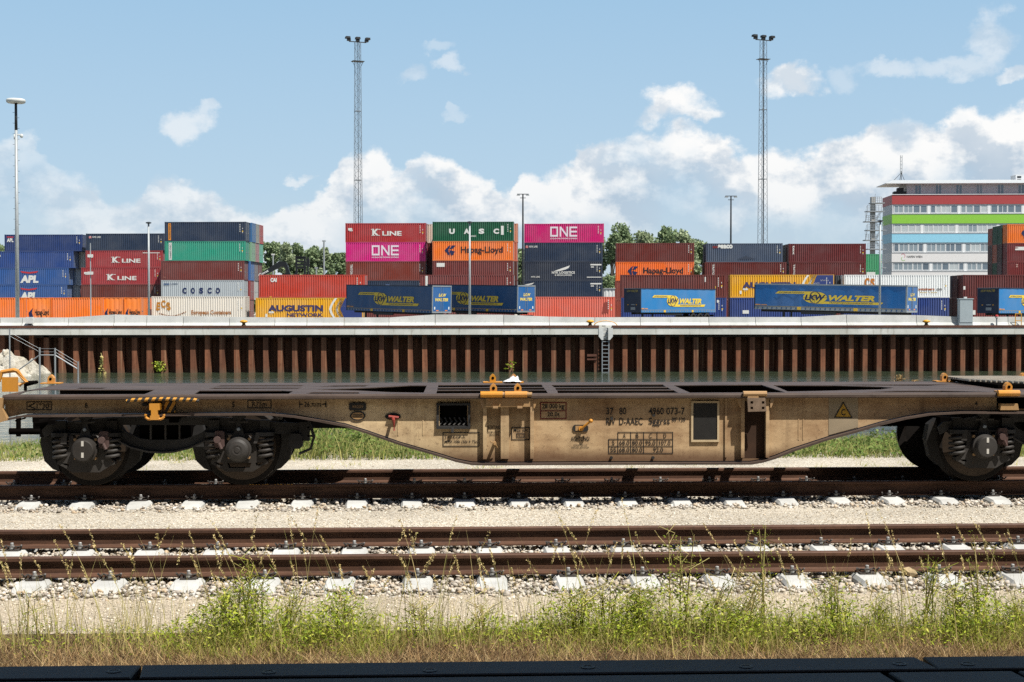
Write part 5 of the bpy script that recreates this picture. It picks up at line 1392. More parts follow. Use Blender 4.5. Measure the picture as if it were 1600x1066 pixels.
# stiffening ribs
mb = MB()
for px, w in ((757.5, .022), (784.5, .018), (791, .03), (831, .022), (1159, .02), (1197.5, .02), (1134, .012)):
    x = xx_(px); zlo = .345 if px != 757.5 else .342
    dp = .07 if w > .013 else .02
    MB().box(x - w, x + w, YW - dp, YW + .0005, zlo, ZT - .008).build('stiffening_rib', M_web, wg, OF)
mb = MB()
for px, sg in ((757.5, -1), (831, 1), (1158, -1), (1199, 1)):
    x0 = xx_(px + sg * 2); x1 = xx_(px + sg * 9); mb.prism_xz([(x0, ZT - .01), (x1, ZT - .01), (x0 + (x1 - x0) * .25, ZT - .12), (x0, ZT - .12)], YW - .085, YW - .005); mb.build('corner_gusset', M_tan, wg, OF); mb = MB()
mb = MB()
for px in (558, 622, 661, 1248, 1255): x = xx_(px); MB().box(x - .006, x + .006, YW - .004, YW + .002, .98 if px < 600 else .55 if px > 1000 else .62, ZT - .01).build('weld_seam', M_web, wg, OF)
# grilled opening in the side beam
fr = MB(); a_, b_ = pz(686, 667.5), pz(731, 632)
fr.box(a_[0] - .03, b_[0] + .03, YW - .035, YW + .02, b_[1] - .01, b_[1] + .015); fr.box(a_[0] - .03, b_[0] + .03, YW - .035, YW + .02, a_[1] - .02, a_[1] + .01)
fr.box(a_[0] - .03, a_[0] - .002, YW - .03, YW + .02, a_[1] + .01, b_[1] - .01); fr.box(b_[0] + .002, b_[0] + .03, YW - .03, YW + .02, a_[1] + .01, b_[1] - .01)
gf = fr.build('opening_frame', M_bog, wg, OF)
mb = MB(); 
for k in range(6):
    x = a_[0] + (b_[0] - a_[0]) * (k + .5) / 6; mb.path([(x - .03, YW + .01, a_[1] + .02), (x + .01, YW + .03, a_[1] + .06), (x - .02, YW + .05, a_[1] + .11)], .012, 6)
mb.box(a_[0], b_[0], YW + .0, YW + .06, a_[1] - .02, a_[1] + .015); mb.build('chain_links', M_bog2, gf, OF)
MB().box(a_[0] - .1, b_[0] + .1, YW + .062, YW + .068, a_[1] - .1, b_[1] + .1).build('opening_back', M_black, gf, OF)
MB().box(xx_(705), xx_(709), YW - .05, YW - .03, a_[1] - .06, a_[1] + .0).build('latch', M_bog, gf, OF)
# dark notice board in a pale frame
a_, b_ = pz(1079.5, 690.5), pz(1123.5, 626.5)
fr = MB(); w = .024
fr.box(a_[0], b_[0], YW - .022, YW + .001, b_[1] - w, b_[1]); fr.box(a_[0], b_[0], YW - .022, YW + .001, a_[1], a_[1] + w); fr.box(a_[0], a_[0] + w, YW - .022, YW + .001, a_[1] + w, b_[1] - w); fr.box(b_[0] - w, b_[0], YW - .022, YW + .001, a_[1] + w, b_[1] - w)
bf = fr.build('notice_frame', plain((198,176,140), 1.0, .7, .15), wg, OF)
MB().box(a_[0] + w, b_[0] - w, YW - .012, YW + .0, a_[1] + w, b_[1] - w).build('notice_board', plain((30,28,26), 1.0, .55, .25, scale=8), bf, OF)
# pale repainted patch and warning triangle
a_, b_ = pz(1294.5, 681.5), pz(1340.5, 621.5)
pp = [(a_[0], ZT - .012), (b_[0], ZT - .012), (pz(1340.5, 668.6)[0], pz(1340.5, 667.6)[1]), (a_[0], pz(1294.5, 680)[1])]
MB().poly(pp, (0, YW - .003, 0)).build('pale_patch', plain((170,152,124), .9, .75, .12, scale=3), wg, OF)
def dec(mb, tx, p0, p1, y0, y1, dy=.0045, bold=.010, shear=0):
    a_, b_ = pz(p0, y1), pz(p1, y0); mb.flat(text2d(tx, b_[0] - a_[0], b_[1] - a_[1], shear, bold), (a_[0], YW - dy, a_[1]))
def line(mb, p0, y0, p1, y1, w=.005, dy=.0045):
    a_, b_ = pz(p0, y0), pz(p1, y1); d = Vector((b_[0] - a_[0], b_[1] - a_[1])); L_ = d.length
    if L_ < 1e-6: return
    n_ = Vector((-d.y, d.x)) / L_ * w; e_ = d / L_ * w
    mb.add([(a_[0] - e_.x + n_.x, YW - dy, a_[1] - e_.y + n_.y), (a_[0] - e_.x - n_.x, YW - dy, a_[1] - e_.y - n_.y), (b_[0] + e_.x - n_.x, YW - dy, b_[1] + e_.y - n_.y), (b_[0] + e_.x + n_.x, YW - dy, b_[1] + e_.y + n_.y)], [(0,1,2,3)])
def frame(mb, p0, p1, y0, y1, w=.005, dy=.0045):
    line(mb, p0, y0, p1, y0, w, dy); line(mb, p0, y1, p1, y1, w, dy - .0003); line(mb, p0, y0, p0, y1, w, dy - .0006); line(mb, p1, y0, p1, y1, w, dy - .0006)
tri = [pz(1304, 652), pz(1330.5, 652.3), pz(1317.3, 629)]
MB().poly(tri, (0, YW - .006, 0)).build('warning_triangle', plain((196,150,40), .9, .6, .15), wg, OF)
q = MB(); line(q, 1304, 652, 1330.5, 652.3, .006, .008); line(q, 1304, 652, 1317.3, 629, .006, .0084); line(q, 1330.5, 652.3, 1317.3, 629, .006, .0088); dec(q, 'C', 1314, 1320.6, 639, 649.5, .008, .02); q.build('triangle_mark', M_mark, wg, OF)
# writing on the side beam
q = MB(); frame(q, 42.3, 80.6, 628.3, 640.2); line(q, 45.5, 635, 54.5, 630.5, .006); line(q, 45.5, 635, 54.5, 638.6, .006); dec(q, '1°30\'', 57.5, 78.5, 630.2, 638.6); q.build('angle_sign', M_mark, wg, OF)
q = MB(); dec(q, '6', 132.6, 137, 629.3, 637.8); q.build('axle_number', M_mark, wg, OF)
q = MB(); dec(q, '5', 362.8, 366.8, 628.2, 636.4); q.build('axle_number', M_mark, wg, OF)
q = MB(); dec(q, '4', 1522.8, 1527.4, 627.2, 634.2); q.build('axle_number', M_mark, wg, OF)
q = MB(); frame(q, 387.3, 423.6, 625.6, 637.4); dec(q, 'R75m', 394, 417, 628, 635.8); q.build('radius_sign', M_mark, wg, OF)
q = MB(); line(q, 468.3, 628, 468.3, 636, .006); line(q, 468.5, 632, 472.5, 632, .006); dec(q, '26.', 475.5, 485.5, 628, 636); dec(q, '70', 486.3, 493.5, 630, 636); dec(q, 'm', 495, 501.6, 630.4, 636); line(q, 504, 632, 508.8, 632, .006); line(q, 509.3, 628, 509.3, 636, .006); q.build('length_sign', M_mark, wg, OF)
q = MB(); frame(q, 692.4, 748.4, 676.2, 697.4); dec(q, '2 x KE-GP-A', 694.8, 726.6, 680, 685.4); dec(q, 'MAX.108t (36t + 72t)', 694.8, 746.6, 687.8, 693.8); q.build('brake_sign', M_mark, wg, OF)
q = MB(); dec(q, 'ACHTUNG!', 762.2, 782.2, 665.2, 670.6); dec(q, 'BEIM LÖSEN', 762.4, 781.8, 673.6, 676.4); dec(q, 'BEACHTEN', 765, 779, 678, 680.8); q.build('caution_sign', M_mark, wg, OF)
q = MB(); frame(q, 799.6, 826.8, 668.2, 687.2); dec(q, 'Max 36t', 802.6, 824.4, 669.8, 674.6); frame(q, 807.2, 818.8, 677.4, 683.6, .004); dec(q, '15-t', 809, 817, 678.8, 682.4); q.build('axle_load_sign', M_mark, wg, OF)
q = MB(); frame(q, 844.6, 884.4, 629.4, 654.4, .006); line(q, 844.6, 642.2, 884.4, 642.2, .005, .0036); q.build('weight_frame', M_red, wg, OF)
q = MB(); dec(q, '28 000 kg', 847, 881.6, 631.2, 640.8); dec(q, '20,0t', 855, 874.4, 644.2, 652); q.build('weight_sign', M_mark, wg, OF)
q = MB(); dec(q, 'ACHTUNG!', 892, 921, 682.2, 689.4); dec(q, 'ÖFFNEN BEI G-P', 896, 917.4, 694, 696.6); dec(q, 'WECHSEL BEACHTEN', 893, 920, 698, 700.6); q.build('caution_sign', M_mark, wg, OF)
q = MB(); dec(q, '37', 947.4, 958.4, 637.2, 648); dec(q, '80', 967.6, 978.4, 637.2, 648); dec(q, '4960', 1013.6, 1037, 637.2, 648); dec(q, '073-7', 1041, 1070, 637.2, 648)
dec(q, 'RIV', 947.2, 961.6, 653.2, 664); dec(q, 'D-AAEC', 967.4, 1004.2, 653.2, 664); dec(q, 'Sggrss', 1013.4, 1046.4, 653.2, 666.4); dec(q, "80'.120", 1049.6, 1070.6, 652.6, 659); q.build('wagon_number', M_mark, wg, OF)
q = MB(); cs_ = [951, 965.4, 985.4, 1005.6, 1026.6, 1051]; rs_ = [675.6, 686.6, 697.4, 708.4]
for i, y in enumerate(rs_): line(q, cs_[1] if i == 0 else cs_[0], y, cs_[5], y, .0045, .0045)
for i, x in enumerate(cs_): line(q, x, rs_[1] if i == 0 else rs_[0], x, rs_[2] if i == 4 else rs_[3], .0045, .0038)
def cell(tx, c0, c1, r, w): m_ = (cs_[c0] + cs_[c1]) / 2; dec(q, tx, m_ - w/2, m_ + w/2, rs_[r] + 2, rs_[r+1] - 2)
for i, ch in enumerate('ABCD'): cell(ch, i + 1, i + 2, 0, 4.4)
cell('S', 0, 1, 1, 4.2)
for i, ch in enumerate(('68.0', '80.0', '95.0', '107.0')): cell(ch, i + 1, i + 2, 1, 16 if i < 3 else 17.5)
cell('SS', 0, 1, 2, 9); cell('68.0', 1, 2, 2, 16); cell('80.0', 2, 3, 2, 16); cell('92.0', 3, 5, 2, 15.5); q.build('load_table', M_mark, wg, OF)
# cast plates
q = MB(); a_, b_ = pz(545.6, 641.4), pz(572, 629.2); q.cbox(a_[0], b_[0], YW - .014, YW, a_[1], b_[1], .012); cp = q.build('maker_plate', M_bog, wg, OF)
q = MB(); vf = text2d('WAGON', b_[0] - a_[0] - .07, .035); q.flat(vf, (a_[0] + .035, YW - .016, (a_[1] + b_[1]) / 2 - .018)); q.build('plate_lettering', M_tan, cp, OF)
q = MB(); cxz = pz(559, 649.8); q.prism_xz([(cxz[0] + .092 * math.cos(k), cxz[1] + .056 * math.sin(k)) for k in np.linspace(0, 2*math.pi, 24, endpoint=False)], YW - .014, YW); cp = q.build('maker_plate', M_bog, wg, OF)
q = MB(); q.prism_xz([(cxz[0] + .075 * math.cos(k), cxz[1] + .042 * math.sin(k)) for k in np.linspace(0, 2*math.pi, 24, endpoint=False)], YW - .016, YW - .0142); q.build('plate_face', M_tan, cp, OF)
q = MB(); 
for dz in (-.018, .006): q.box(cxz[0] - .055, cxz[0] + .055, YW - .018, YW - .016, cxz[1] + dz, cxz[1] + dz + .01)
q.build('plate_lettering', M_bog, cp, OF)
# red and yellow levers
q = MB(); cxz = pz(614, 651); q.prism_xz([(cxz[0] + .095 * math.cos(k), cxz[1] + .042 * math.sin(k)) for k in np.linspace(0, 2*math.pi, 20, endpoint=False)], YW - .012, YW); lv = q.build('brake_lever', M_bog, wg, OF)
q = MB(); a_ = Vector((*pz(614, 652),)); q.tube((a_[0] - .05, YW - .03, a_[1] + .01), (a_[0] + .07, YW - .03, a_[1] - .005), .018, 8); q.path([(a_[0] + .0, YW - .02, a_[1]), (a_[0] + .015, YW - .12, a_[1] - .03), (a_[0] + .02, YW - .13, a_[1] - .15)], [.018, .02, .012], 8); q.build('handle', M_redl, lv, OF)
q = MB(); a_, b_ = pz(895, 674.6), pz(919, 663.8); q.cbox(a_[0], b_[0], YW - .012, YW, a_[1], b_[1], .02); lv = q.build('changeover_lever', M_bog, wg, OF)
q = MB(); q.box(a_[0] + .03, a_[0] + .09, YW - .016, YW - .012, a_[1] + .012, b_[1] - .012); q.build('lever_plate', M_tan, lv, OF)
q = MB(); p0 = Vector((*pz(907.5, 669.5),)); p1 = Vector((*pz(922, 656.8),)); q.lathe([(.03, -.05), (.03, -.01)], (p0[0], YW, p0[1]), 'y', 12); q.tube((p0[0], YW - .05, p0[1]), (p1[0], YW - .10, p1[1]), .014, 8); q.lathe([(.004, -.024), (.02, -.014), (.025, 0), (.02, .014), (.004, .024)], (p1[0], YW - .10, p1[1]), 'y', 12); q.build('handle', M_wyel, lv, OF)
q = MB(); a_ = pz(773, 692); q.path([(a_[0] - .06, YW - .11, a_[1] + .03), (a_[0] + .0, YW - .09, a_[1]), (a_[0] + .03, YW - .06, a_[1] - .05)], .007, 6); q.tube((a_[0] + .0, YW, a_[1]), (a_[0], YW - .1, a_[1]), .02, 8); q.build('drain_rod', M_tan, wg, OF)
q = MB()
for px, py in ((955.5, 654), (1021, 649), (955, 715), (1020, 715)): a_ = pz(px, py); q.lathe([(.018, -.03), (.018, 0)], (a_[0], YW, a_[1]), 'y', 8); q.build('plug', M_bog, wg, OF); q = MB()
# container spigots
def spigot(px, far=False, nm='spigot'):
    Y = (YF_ - .12) if far else (YR + .06)
    x = at(px, 600, Y).x; q = MB()
    if not far: q.tube((x - .155, YR - .02, ZD - .004), (x + .105, YR - .02, ZD - .004), .038, 10)
    q.box(x - .13, x + .13, Y - .06, Y + .12, ZD + .002, ZD + .016)
    s_ = q.build(nm, M_wyel, wg, OF)
    q = MB(); o_ = [(-.042, 0), (.042, 0), (.042, .062), (.024, .09), (.0, .108), (-.024, .09), (-.042, .062)]
    q.prism_xz([(x + a_, ZD + .016 + b_) for a_, b_ in o_], Y - .03, Y + .06); pn = q.build('pin', M_wyel, s_, OF)
    q = MB(); q.lathe([(.019, -.004), (.019, .0)], (x, Y - .031, ZD + .068), 'y', 10); q.build('pin_hole', M_black, pn, OF)
for px in (771, 809): spigot(px)
for px in (770, 803): spigot(px, True)
for px in (1575,): spigot(px)
for px in (1475.5, 1599): spigot(px, True)
spigot(80, True)
q = MB(); a_ = xx_(757, YR); b_ = xx_(831, YR); q.tube((a_, YR - .02, ZD - .004), (b_, YR - .02, ZD - .004), .026, 8); q.box(a_ + .02, b_ - .02, YR + .0, YR + .02, ZT - .10, ZT); q.build('hinge_bar', M_tan, wg, OF)
for px in (774, 812): q = MB(); x = xx_(px, YR); q.box(x - .03, x + .03, YR - .05, YR + .0, ZT - .115, ZT - .09); q.build('hinge_stop', M_tan, wg, OF)
q = MB(); x0, x1 = xx_(1160.5, YR), xx_(1197, YR); q.tube((x0, YR - .02, ZD - .004), (x1, YR - .02, ZD - .004), .034, 10); q.box(x0 + .05, x0 + .18, YR - .045, YR - .02, ZD - .07, ZD + .0); hs_ = q.build('folded_spigot', M_tan, wg, OF)
a_, b_ = (xx_(1166, YR), ZD - .215), (xx_(1196, YR), ZD - .05)
vs, fs = plate2d([(a_[0] + .01, a_[1]), (b_[0], a_[1] + .005), (b_[0] - .015, b_[1]), (a_[0], b_[1])], [[(a_[0] + u * .225 + .02, a_[1] + v_), (a_[0] + u * .225 + .052, a_[1] + v_), (a_[0] + u * .225 + .052, a_[1] + v_ + .03), (a_[0] + u * .225 + .02, a_[1] + v_ + .03)] for u in (.08, .68) for v_ in (.03, .095)], .02)
q = MB(); q.add([(x, YR - .05 + k, z) for x, z, k in vs], fs); q.build('flap', plain((150,128,108), 1.0, .45, .25, .3, scale=12), hs_, OF)
# lashing hook with hazard stripes on the left
m, t, p, o = new_mat('hazard_stripes'); c = coords(t, False); sp_ = t.n('ShaderNodeSeparateXYZ'); t.l(c, sp_.inputs[0])
v_ = t.m('FRACT', t.m('MULTIPLY', t.m('ADD', sp_.outputs[0], t.m('MULTIPLY', sp_.outputs[2], -.55)), 12.5)); t.l(t.mix(t.m('GREATER_THAN', v_, .5), lin(214,152,46), lin(34,28,22)), p.inputs['Base Color']); p.inputs['Roughness'].default_value = .6
M_haz = m
Yh = YR - .04
q = MB(); x0, x1 = xx_(198, Yh), xx_(311, Yh); z_ = at(250, 625, Yh).z
q.path([(x0, Yh, z_ - .015), (x0 + .05, Yh, z_), ((x0 + x1) / 2, Yh, z_ + .012), (x1 - .05, Yh, z_), (x1, Yh, z_ - .015)], .021, 8); q.build('striped_bar', M_haz, wg, OF)
q = MB(); a_, b_ = pz(258.5, 643.5), pz(275, 627); q.prism_xz([(a_[0], a_[1]), (b_[0], a_[1]), (b_[0], b_[1]), (a_[0], b_[1])], YW - .05, YW - .012); q.build('striped_plate', M_haz, wg, OF)
q = MB(); a_ = pz(246, 638); x, z = a_
q.box(x - .058, x + .058, Yh - .02, YW - .0, z - .01, z + .065); q.box(x - .038, x + .038, Yh - .02, Yh + .03, z - .075, z - .01); q.box(x - .05, x + .05, Yh - .02, Yh + .03, z - .125, z - .075)
for sg in (-1, 1): q.path([(x + sg * .03, Yh, z - .10)] + [(x + sg * (.062 + .045 * math.cos(k)), Yh, z - .075 + .042 * math.sin(k)) for k in np.linspace(-math.pi * .75, math.pi * .12, 8)], .016, 8)
q.build('lashing_hook', M_wyel, wg, OF)
q = MB(); a_ = pz(227, 634); q.box(a_[0] - .03, a_[0] + .03, YW - .05, YW, a_[1], a_[1] + .03); q.build('rope_eye', M_bog, wg, OF)
# left end: bracket, plate and bent yellow tube; right end: grating and tan bracket
q = MB(); e0 = pz(4, 622)[0]; q.prism_xz([(e0 - .05, ZT + .02), (e0 + .05, ZT + .02), (e0 + .03, ZT - .1), (e0 + .09, bl_[-1][1] - .02), (e0 - .05, bl_[-1][1] - .06)], YW - .12, YW - .03); q.build('end_bracket', M_tan, wg, OF)
YY = 17.3
q = MB(); a_, b_ = at(3, 607, YY), at(27.5, 589.5, YY); q.box(a_.x, b_.x, YY, YY + .03, ZD + .01, b_.z); q.build('end_plate', M_wyel, wg, OF)
q = MB(); P_ = [(-2, 596), (3, 581.5), (22, 578.5), (27, 580), (41, 597), (30, 601.5)]; q.path([tuple(at(px, py, YY + .3)) for px, py in P_], .028, 8); q.build('end_tube_frame', M_wyel, wg, OF)
q = MB(); p_ = at(50, 598.5, YY + .4); q.tube((p_.x - .08, p_.y, p_.z - .01), (p_.x + .06, p_.y + .05, p_.z + .01), .035, 8, .02); q.tube((p_.x - .08, p_.y, ZD), (p_.x - .08, p_.y, p_.z), .02, 6); q.build('release_grip', M_black, wg, OF)
M_grate = plain((190,180,164), 1.1, .5, .2, .4)
q = MB(); gx0, gx1 = xx_(1512, 18.5), xx_(1640, 18.5)
for k in range(22): y = 17.55 + k * .085; sh_ = max(0, (18.9 - y)) * .55; q.box(gx0 + sh_, gx1, y, y + .022, ZD + .05, ZD + .08)
for k in range(24): x = gx0 + (gx1 - gx0) * k / 23; q.box(x, x + .02, 17.55 + max(0, .9 - k * .06), 19.36, ZD + .052, ZD + .076)
q.build('step_grating', M_grate, wg, OF)
q = MB(); q.box(gx0 + .05, gx1, 17.6, 19.3, ZD + .015, ZD + .05); q.build('grating_bearer', M_black, wg, OF)
q = MB(); a_, b_ = pz(1557.5, 641.2), pz(1589, 630); q.prism_xz([(a_[0], a_[1] + .01), (b_[0] - .02, a_[1] + .01), (b_[0] - .035, b_[1]), (a_[0] + .012, b_[1])], YW - .11, YW - .02); q.build('jacking_bracket', M_tan, wg, OF)
q = MB(); q.box(xx_(1557), xx_(1725), YW - .015, YW - .0045, pz(1600, 641)[1] + .02, ZT - .008); q.build('end_recess_plate', M_black, wg, OF)

# bogies
def helix(cx, cy, z0, z1, r, turns, wire):
    n = int(turns * 14); return [(cx + r * math.cos(2*math.pi*turns*k/n), cy + r * math.sin(2*math.pi*turns*k/n), z0 + (z1 - z0) * k / n) for k in range(n + 1)]
BXC = (at(136, 700, 17.1).x + at(378.5, 700, 17.1).x) / 2
def bogie():
    s_ = bpy.data.objects.new('bogie', None); COL.objects.link(s_); s_.parent = wg; s_.location = (BXC - wx, 0, 0)
    ob = (BXC, FAR_Y, 0)
    YB = 17.06
    def G(px, py, Y=YB): q_ = at(px, py, Y); return (q_.x, q_.z)
    for sd, nm in ((0, 'side_frame'), (1, 'far_side_frame')):
        o_ = [(70,684),(66,672),(74,664),(140,654.5),(180,651.5),(345,651.5),(372,653.5),(440,660),(472,660.5),(486,666),(484,676),(466,677),(440,678),(410,677),(345,677),(325,686),(300,698),(275,704.5),(255,706),(232,704.5),(205,698),(170,680),(155,677),(110,677.5),(84,677)]
        h1 = [(192,664),(320,664),(326,667),(316,676),(292,685),(276,687),(236,687),(220,685),(198,675),(190,668)]
        vs, fs = plate2d([G(*q_) for q_ in o_], [[G(*q_) for q_ in h1]], .05)
        yy = YB if sd == 0 else 2 * FAR_Y - YB
        q = MB(); q.add([(x, yy + k, z) for x, z, k in vs], fs); q.build(nm, M_bog, s_, ob)
    # lower flange strip of the belly, mullions in the window
    q = MB(); fl = [(110,677.5),(160,677.5),(172,680.5),(206,698.5),(232,705),(255,706.5),(275,705),(300,698.5),(326,686.5),(346,677.5),(410,677.5)]
    for a_, b_ in zip(fl[:-1], fl[1:]):
        A_, B_ = G(*a_), G(*b_); q.add([(A_[0], YB - .07, A_[1] - .012), (B_[0], YB - .07, B_[1] - .012), (B_[0], YB - .02, B_[1] - .012), (A_[0], YB - .02, A_[1] - .012), (A_[0], YB - .07, A_[1] + .008), (B_[0], YB - .07, B_[1] + .008), (B_[0], YB - .02, B_[1] + .008), (A_[0], YB - .02, A_[1] + .008)], [(0,3,2,1), (4,5,6,7), (0,1,5,4), (3,7,6,2)])
    for px in (236, 259, 281): a_ = G(px, 687); b_ = G(px, 664); q.box(a_[0] - .01, a_[0] + .01, YB - .02, YB + .02, a_[1], b_[1])
    q.build('frame_flange', M_bog2, s_, ob)
    MB().box(BXC - .30, BXC + .30, YB + .05, 2*FAR_Y - YB - .05, .46, .86).build('bolster', M_black, s_, ob)
    q = MB()
    for ex in (-1.32, 1.32): q.box(BXC + ex - .06, BXC + ex + .06, YB + .05, 2*FAR_Y - YB - .05, .62, .80)
    q.build('end_beams', M_black, s_, ob)
    # side bearer between bogie and body
    q = MB(); q.cbox(BXC - .22, BXC + .22, YB - .03, YB + .28, .82, .905, .02); q.build('side_bearer', M_black, s_, ob)
    for ax in (-.9, .9):
        x = BXC + ax
        for sd in (-1, 1):
            yc = FAR_Y + sd * .755
            q = MB(); q.lathe([(.06, -.09), (.13, -.085), (.16, -.055), (.36, -.035), (.40, -.06), (.455, -.068), (.46, -.066), (.46, .04), (.492, .055), (.492, .072), (.40, .065), (.36, .03), (.1, .06)] if sd < 0 else [(.1, -.06), (.36, -.03), (.40, -.065), (.492, -.072), (.492, -.055), (.46, -.04), (.46, .066), (.455, .068), (.40, .06), (.36, .035), (.13, .085), (.06, .09)], (x, yc, .46), 'y', 56)
            wh = q.build('wheel', M_wheel, s_, ob, smooth=False)
            if sd < 0:
                q = MB(); q.lathe([(.4605, -.060), (.4625, -.055), (.4625, .03), (.4605, .035)], (x, yc, .46), 'y', 56); q.build('tread', M_tread, s_, ob)
        MB().tube((x, FAR_Y - .95, .46), (x, FAR_Y + .95, .46), .08, 12).build('axle', M_black, s_, ob)
        for sd in (-1, 1):
            yb2 = FAR_Y + sd * 1.0
            f0 = yb2 - .10 if sd < 0 else yb2 - .06
            # axle box housing with spring wings
            q = MB(); o_ = [(-.20,.17),(-.20,.02),(-.27,-.10),(-.335,-.14),(-.335,-.175),(-.27,-.20),(-.16,-.27),(.16,-.27),(.27,-.20),(.335,-.175),(.335,-.14),(.27,-.10),(.20,.02),(.20,.17),(.155,.17),(.13,.10),(.09,.16),(-.09,.16),(-.13,.10),(-.155,.17)]
            h_ = [[(-.145,-.165),(.145,-.165),(.12,-.225),(-.12,-.225)], [(-.30,-.155),(-.19,-.165),(-.20,-.20),(-.25,-.19)], [(.30,-.155),(.25,-.19),(.20,-.20),(.19,-.165)]] if ax > 0 else [[(-.29,-.16),(-.20,-.165),(-.20,-.19),(-.25,-.185)]]
            vs, fs = plate2d([(x + a_, .46 + b_) for a_, b_ in o_], [[(x + a_, .46 + b_) for a_, b_ in hh] for hh in h_], .12)
            q.add([(a_, f0 + .06 + k, b_) for a_, b_, k in vs], fs); ab = q.build('axle_box', M_bog2, s_, ob)
            q = MB(); q.lathe([(.02, -.17), (.115, -.168), (.125, -.15), (.13, -.09), (.15, -.085), (.15, 0)] if ax < 0 else [(.03, -.178), (.035, -.172), (.06, -.175), (.10, -.165), (.128, -.14), (.135, -.09), (.15, -.085), (.15, 0)], (x, f0 + .01 if sd < 0 else f0 + .11, .46), 'y', 32)
            if sd < 0: q.build('axle_cover', M_bog2, ab, ob, smooth=False)
            if sd < 0:
                q = MB()
                for a_, b_ in ((-.115,-.10), (.115,-.10), (-.12,.12), (.12,.12)): q.lathe([(.018, -.03), (.018, 0)], (x + a_, f0 + .0, .46 + b_), 'y', 8)
                q.build('cover_bolts', M_tan, ab, ob)
                if ax < 0:
                    q = MB()
                    for dz in (.055, -.08): q.box(x - .014, x + .014, f0 - .163, f0 - .156, .46 + dz, .46 + dz + .06)
                    q.build('reflective_tape', ink((210,206,196)), ab, ob)
                # link over the box
                q = MB(); q.prism_xz([(x - .075, .60), (x + .075, .60), (x + .03, .74), (x + .03, .80), (x + .075, .83), (x + .075, .86), (x - .075, .86), (x - .075, .83), (x - .03, .80), (x - .03, .74)], f0 - .03, f0 + .03); lk = q.build('link_bracket', M_bog, s_, ob)
                q = MB(); q.lathe([(.022, -.03), (.018, -.035), (.018, -.05)], (x, f0 - .02, .70), 'y', 10); q.build('link_bolt', M_strip, lk, ob)
                q = MB(); 
                for sg in (-1, 1): q.box(x + sg*.075 - .04, x + sg*.075 + .04, f0 - .06, f0 - .02, .775, .795)
                q.build('horn_stops', M_bog2, s_, ob)
                for sg in (-1, 1):
                    cx_ = x + sg * .30
                    if not (ax < 0 and sg > 0) and not (ax > 0 and sg < 0) or True:
                        q = MB(); q.path(helix(cx_, f0 + .05, .335, .62, .085, 4.6, .02), .021, 7); q.build('coil_spring', M_bog2, s_, ob, smooth=True)
                        q = MB(); q.tube((cx_, f0 + .05, .615), (cx_, f0 + .05, .66), .115, 16); q.box(cx_ - .06, cx_ + .06, f0 + .02, f0 + .12, .65, .80); q.build('spring_seat', M_bog, s_, ob)
                # brake shoe hanger on the inner side, end strut on the outer
                ix = x - math.copysign(.225, ax)
                q = MB(); q.cbox(ix - .06, ix + .06, f0 - .06, f0 + .0, .48, .68, .02); q.lathe([(.04, -.05), (.04, 0)], (ix - .02, f0 - .06, .58), 'y', 12); q.tube((ix - .02, f0 - .09, .58), (ix + .03, f0 - .09, .47), .02, 8); q.build('brake_hanger', paint((108,74,66), .55, .7, .4, .4, 0, 4.0), s_, ob)
                oxx = x + math.copysign(.235, ax)
                q = MB(); q.prism_xz([(oxx - .03, .66), (oxx + .03, .66), (oxx + math.copysign(-.03, ax) + .05, .53), (oxx + math.copysign(-.05, ax), .53)] if ax < 0 else [(oxx - .03, .66), (oxx + .03, .66), (oxx - .02, .53), (oxx - .06, .53)], f0 - .05, f0 - .02); q.build('damper_strut', M_bog2, s_, ob)
        # brake blocks at both wheel ends
        for sg in (-1, 1):
            q = MB(); bx0 = x + sg * .46; 
            o_ = [(bx0 + sg * (.03 + .0), .78), (bx0 + sg * .12, .70), (bx0 + sg * .15, .52), (bx0 + sg * .10, .30), (bx0 + sg * .0, .20), (bx0 - sg * .09, .17), (bx0 - sg * .02, .34), (bx0 + sg * .01, .50), (bx0 - sg * .0, .66)]
            q.prism_xz(o_ if sg < 0 else o_[::-1], FAR_Y - .84, FAR_Y - .70); q.build('brake_block', M_bog, s_, ob)
        q = MB(); q.tube((x, FAR_Y - .7, .30), (x, FAR_Y + .7, .30), .035, 8); q.build('brake_beam', M_black, s_, ob)
    return s_
bg1 = bogie(); index_kids()
bg2 = copy_tree(bg1, wg)
bg2.location.x = at(1530, 692, 17.1).x + .9 - wx
# brake gear hanging between bogie and belly, left coupler rods
q = MB(); a_ = at(470, 690, 17.0)
q.box(a_.x - .02, a_.x + .10, 17.0, 17.1, .55, .85); q.path([(a_.x + .1, 16.98, .80), (a_.x + .16, 16.98, .60), (a_.x + .12, 16.98, .46), (a_.x - .02, 16.98, .40)], .018, 6); q.cbox(a_.x - .14, a_.x + .02, 16.97, 17.1, .46, .64, .03); q.box(a_.x + .08, a_.x + .15, 17.0, 17.04, .70, .72); q.box(a_.x + .08, a_.x + .15, 17.0, 17.04, .60, .62)
q.build('brake_rigging', M_bog, wg, OF)
q = MB(); Yc = 17.2
q.tube(tuple(at(15, 674, Yc)), tuple(at(64, 674, Yc)), .04, 10); q.tube(tuple(at(29, 650, Yc)), tuple(at(29, 682, Yc)), .03, 8); q.path([tuple(at(px, py, Yc)) for px, py in ((44, 648), (38, 654), (28, 656), (24, 658))], .012, 6); q.cbox(at(52, 640, Yc).x, at(62, 640, Yc).x, Yc - .04, Yc + .1, at(60, 662, Yc).z, at(60, 646, Yc).z, .02); q.tube(tuple(at(56, 661, Yc)), tuple(at(77, 659, Yc)), .045, 10); q.box(at(62, 650, Yc).x, at(74, 650, Yc).x, Yc, Yc + .1, at(60, 683, Yc).z, at(60, 664, Yc).z)
q.build('coupler_rods', M_black, wg, OF)
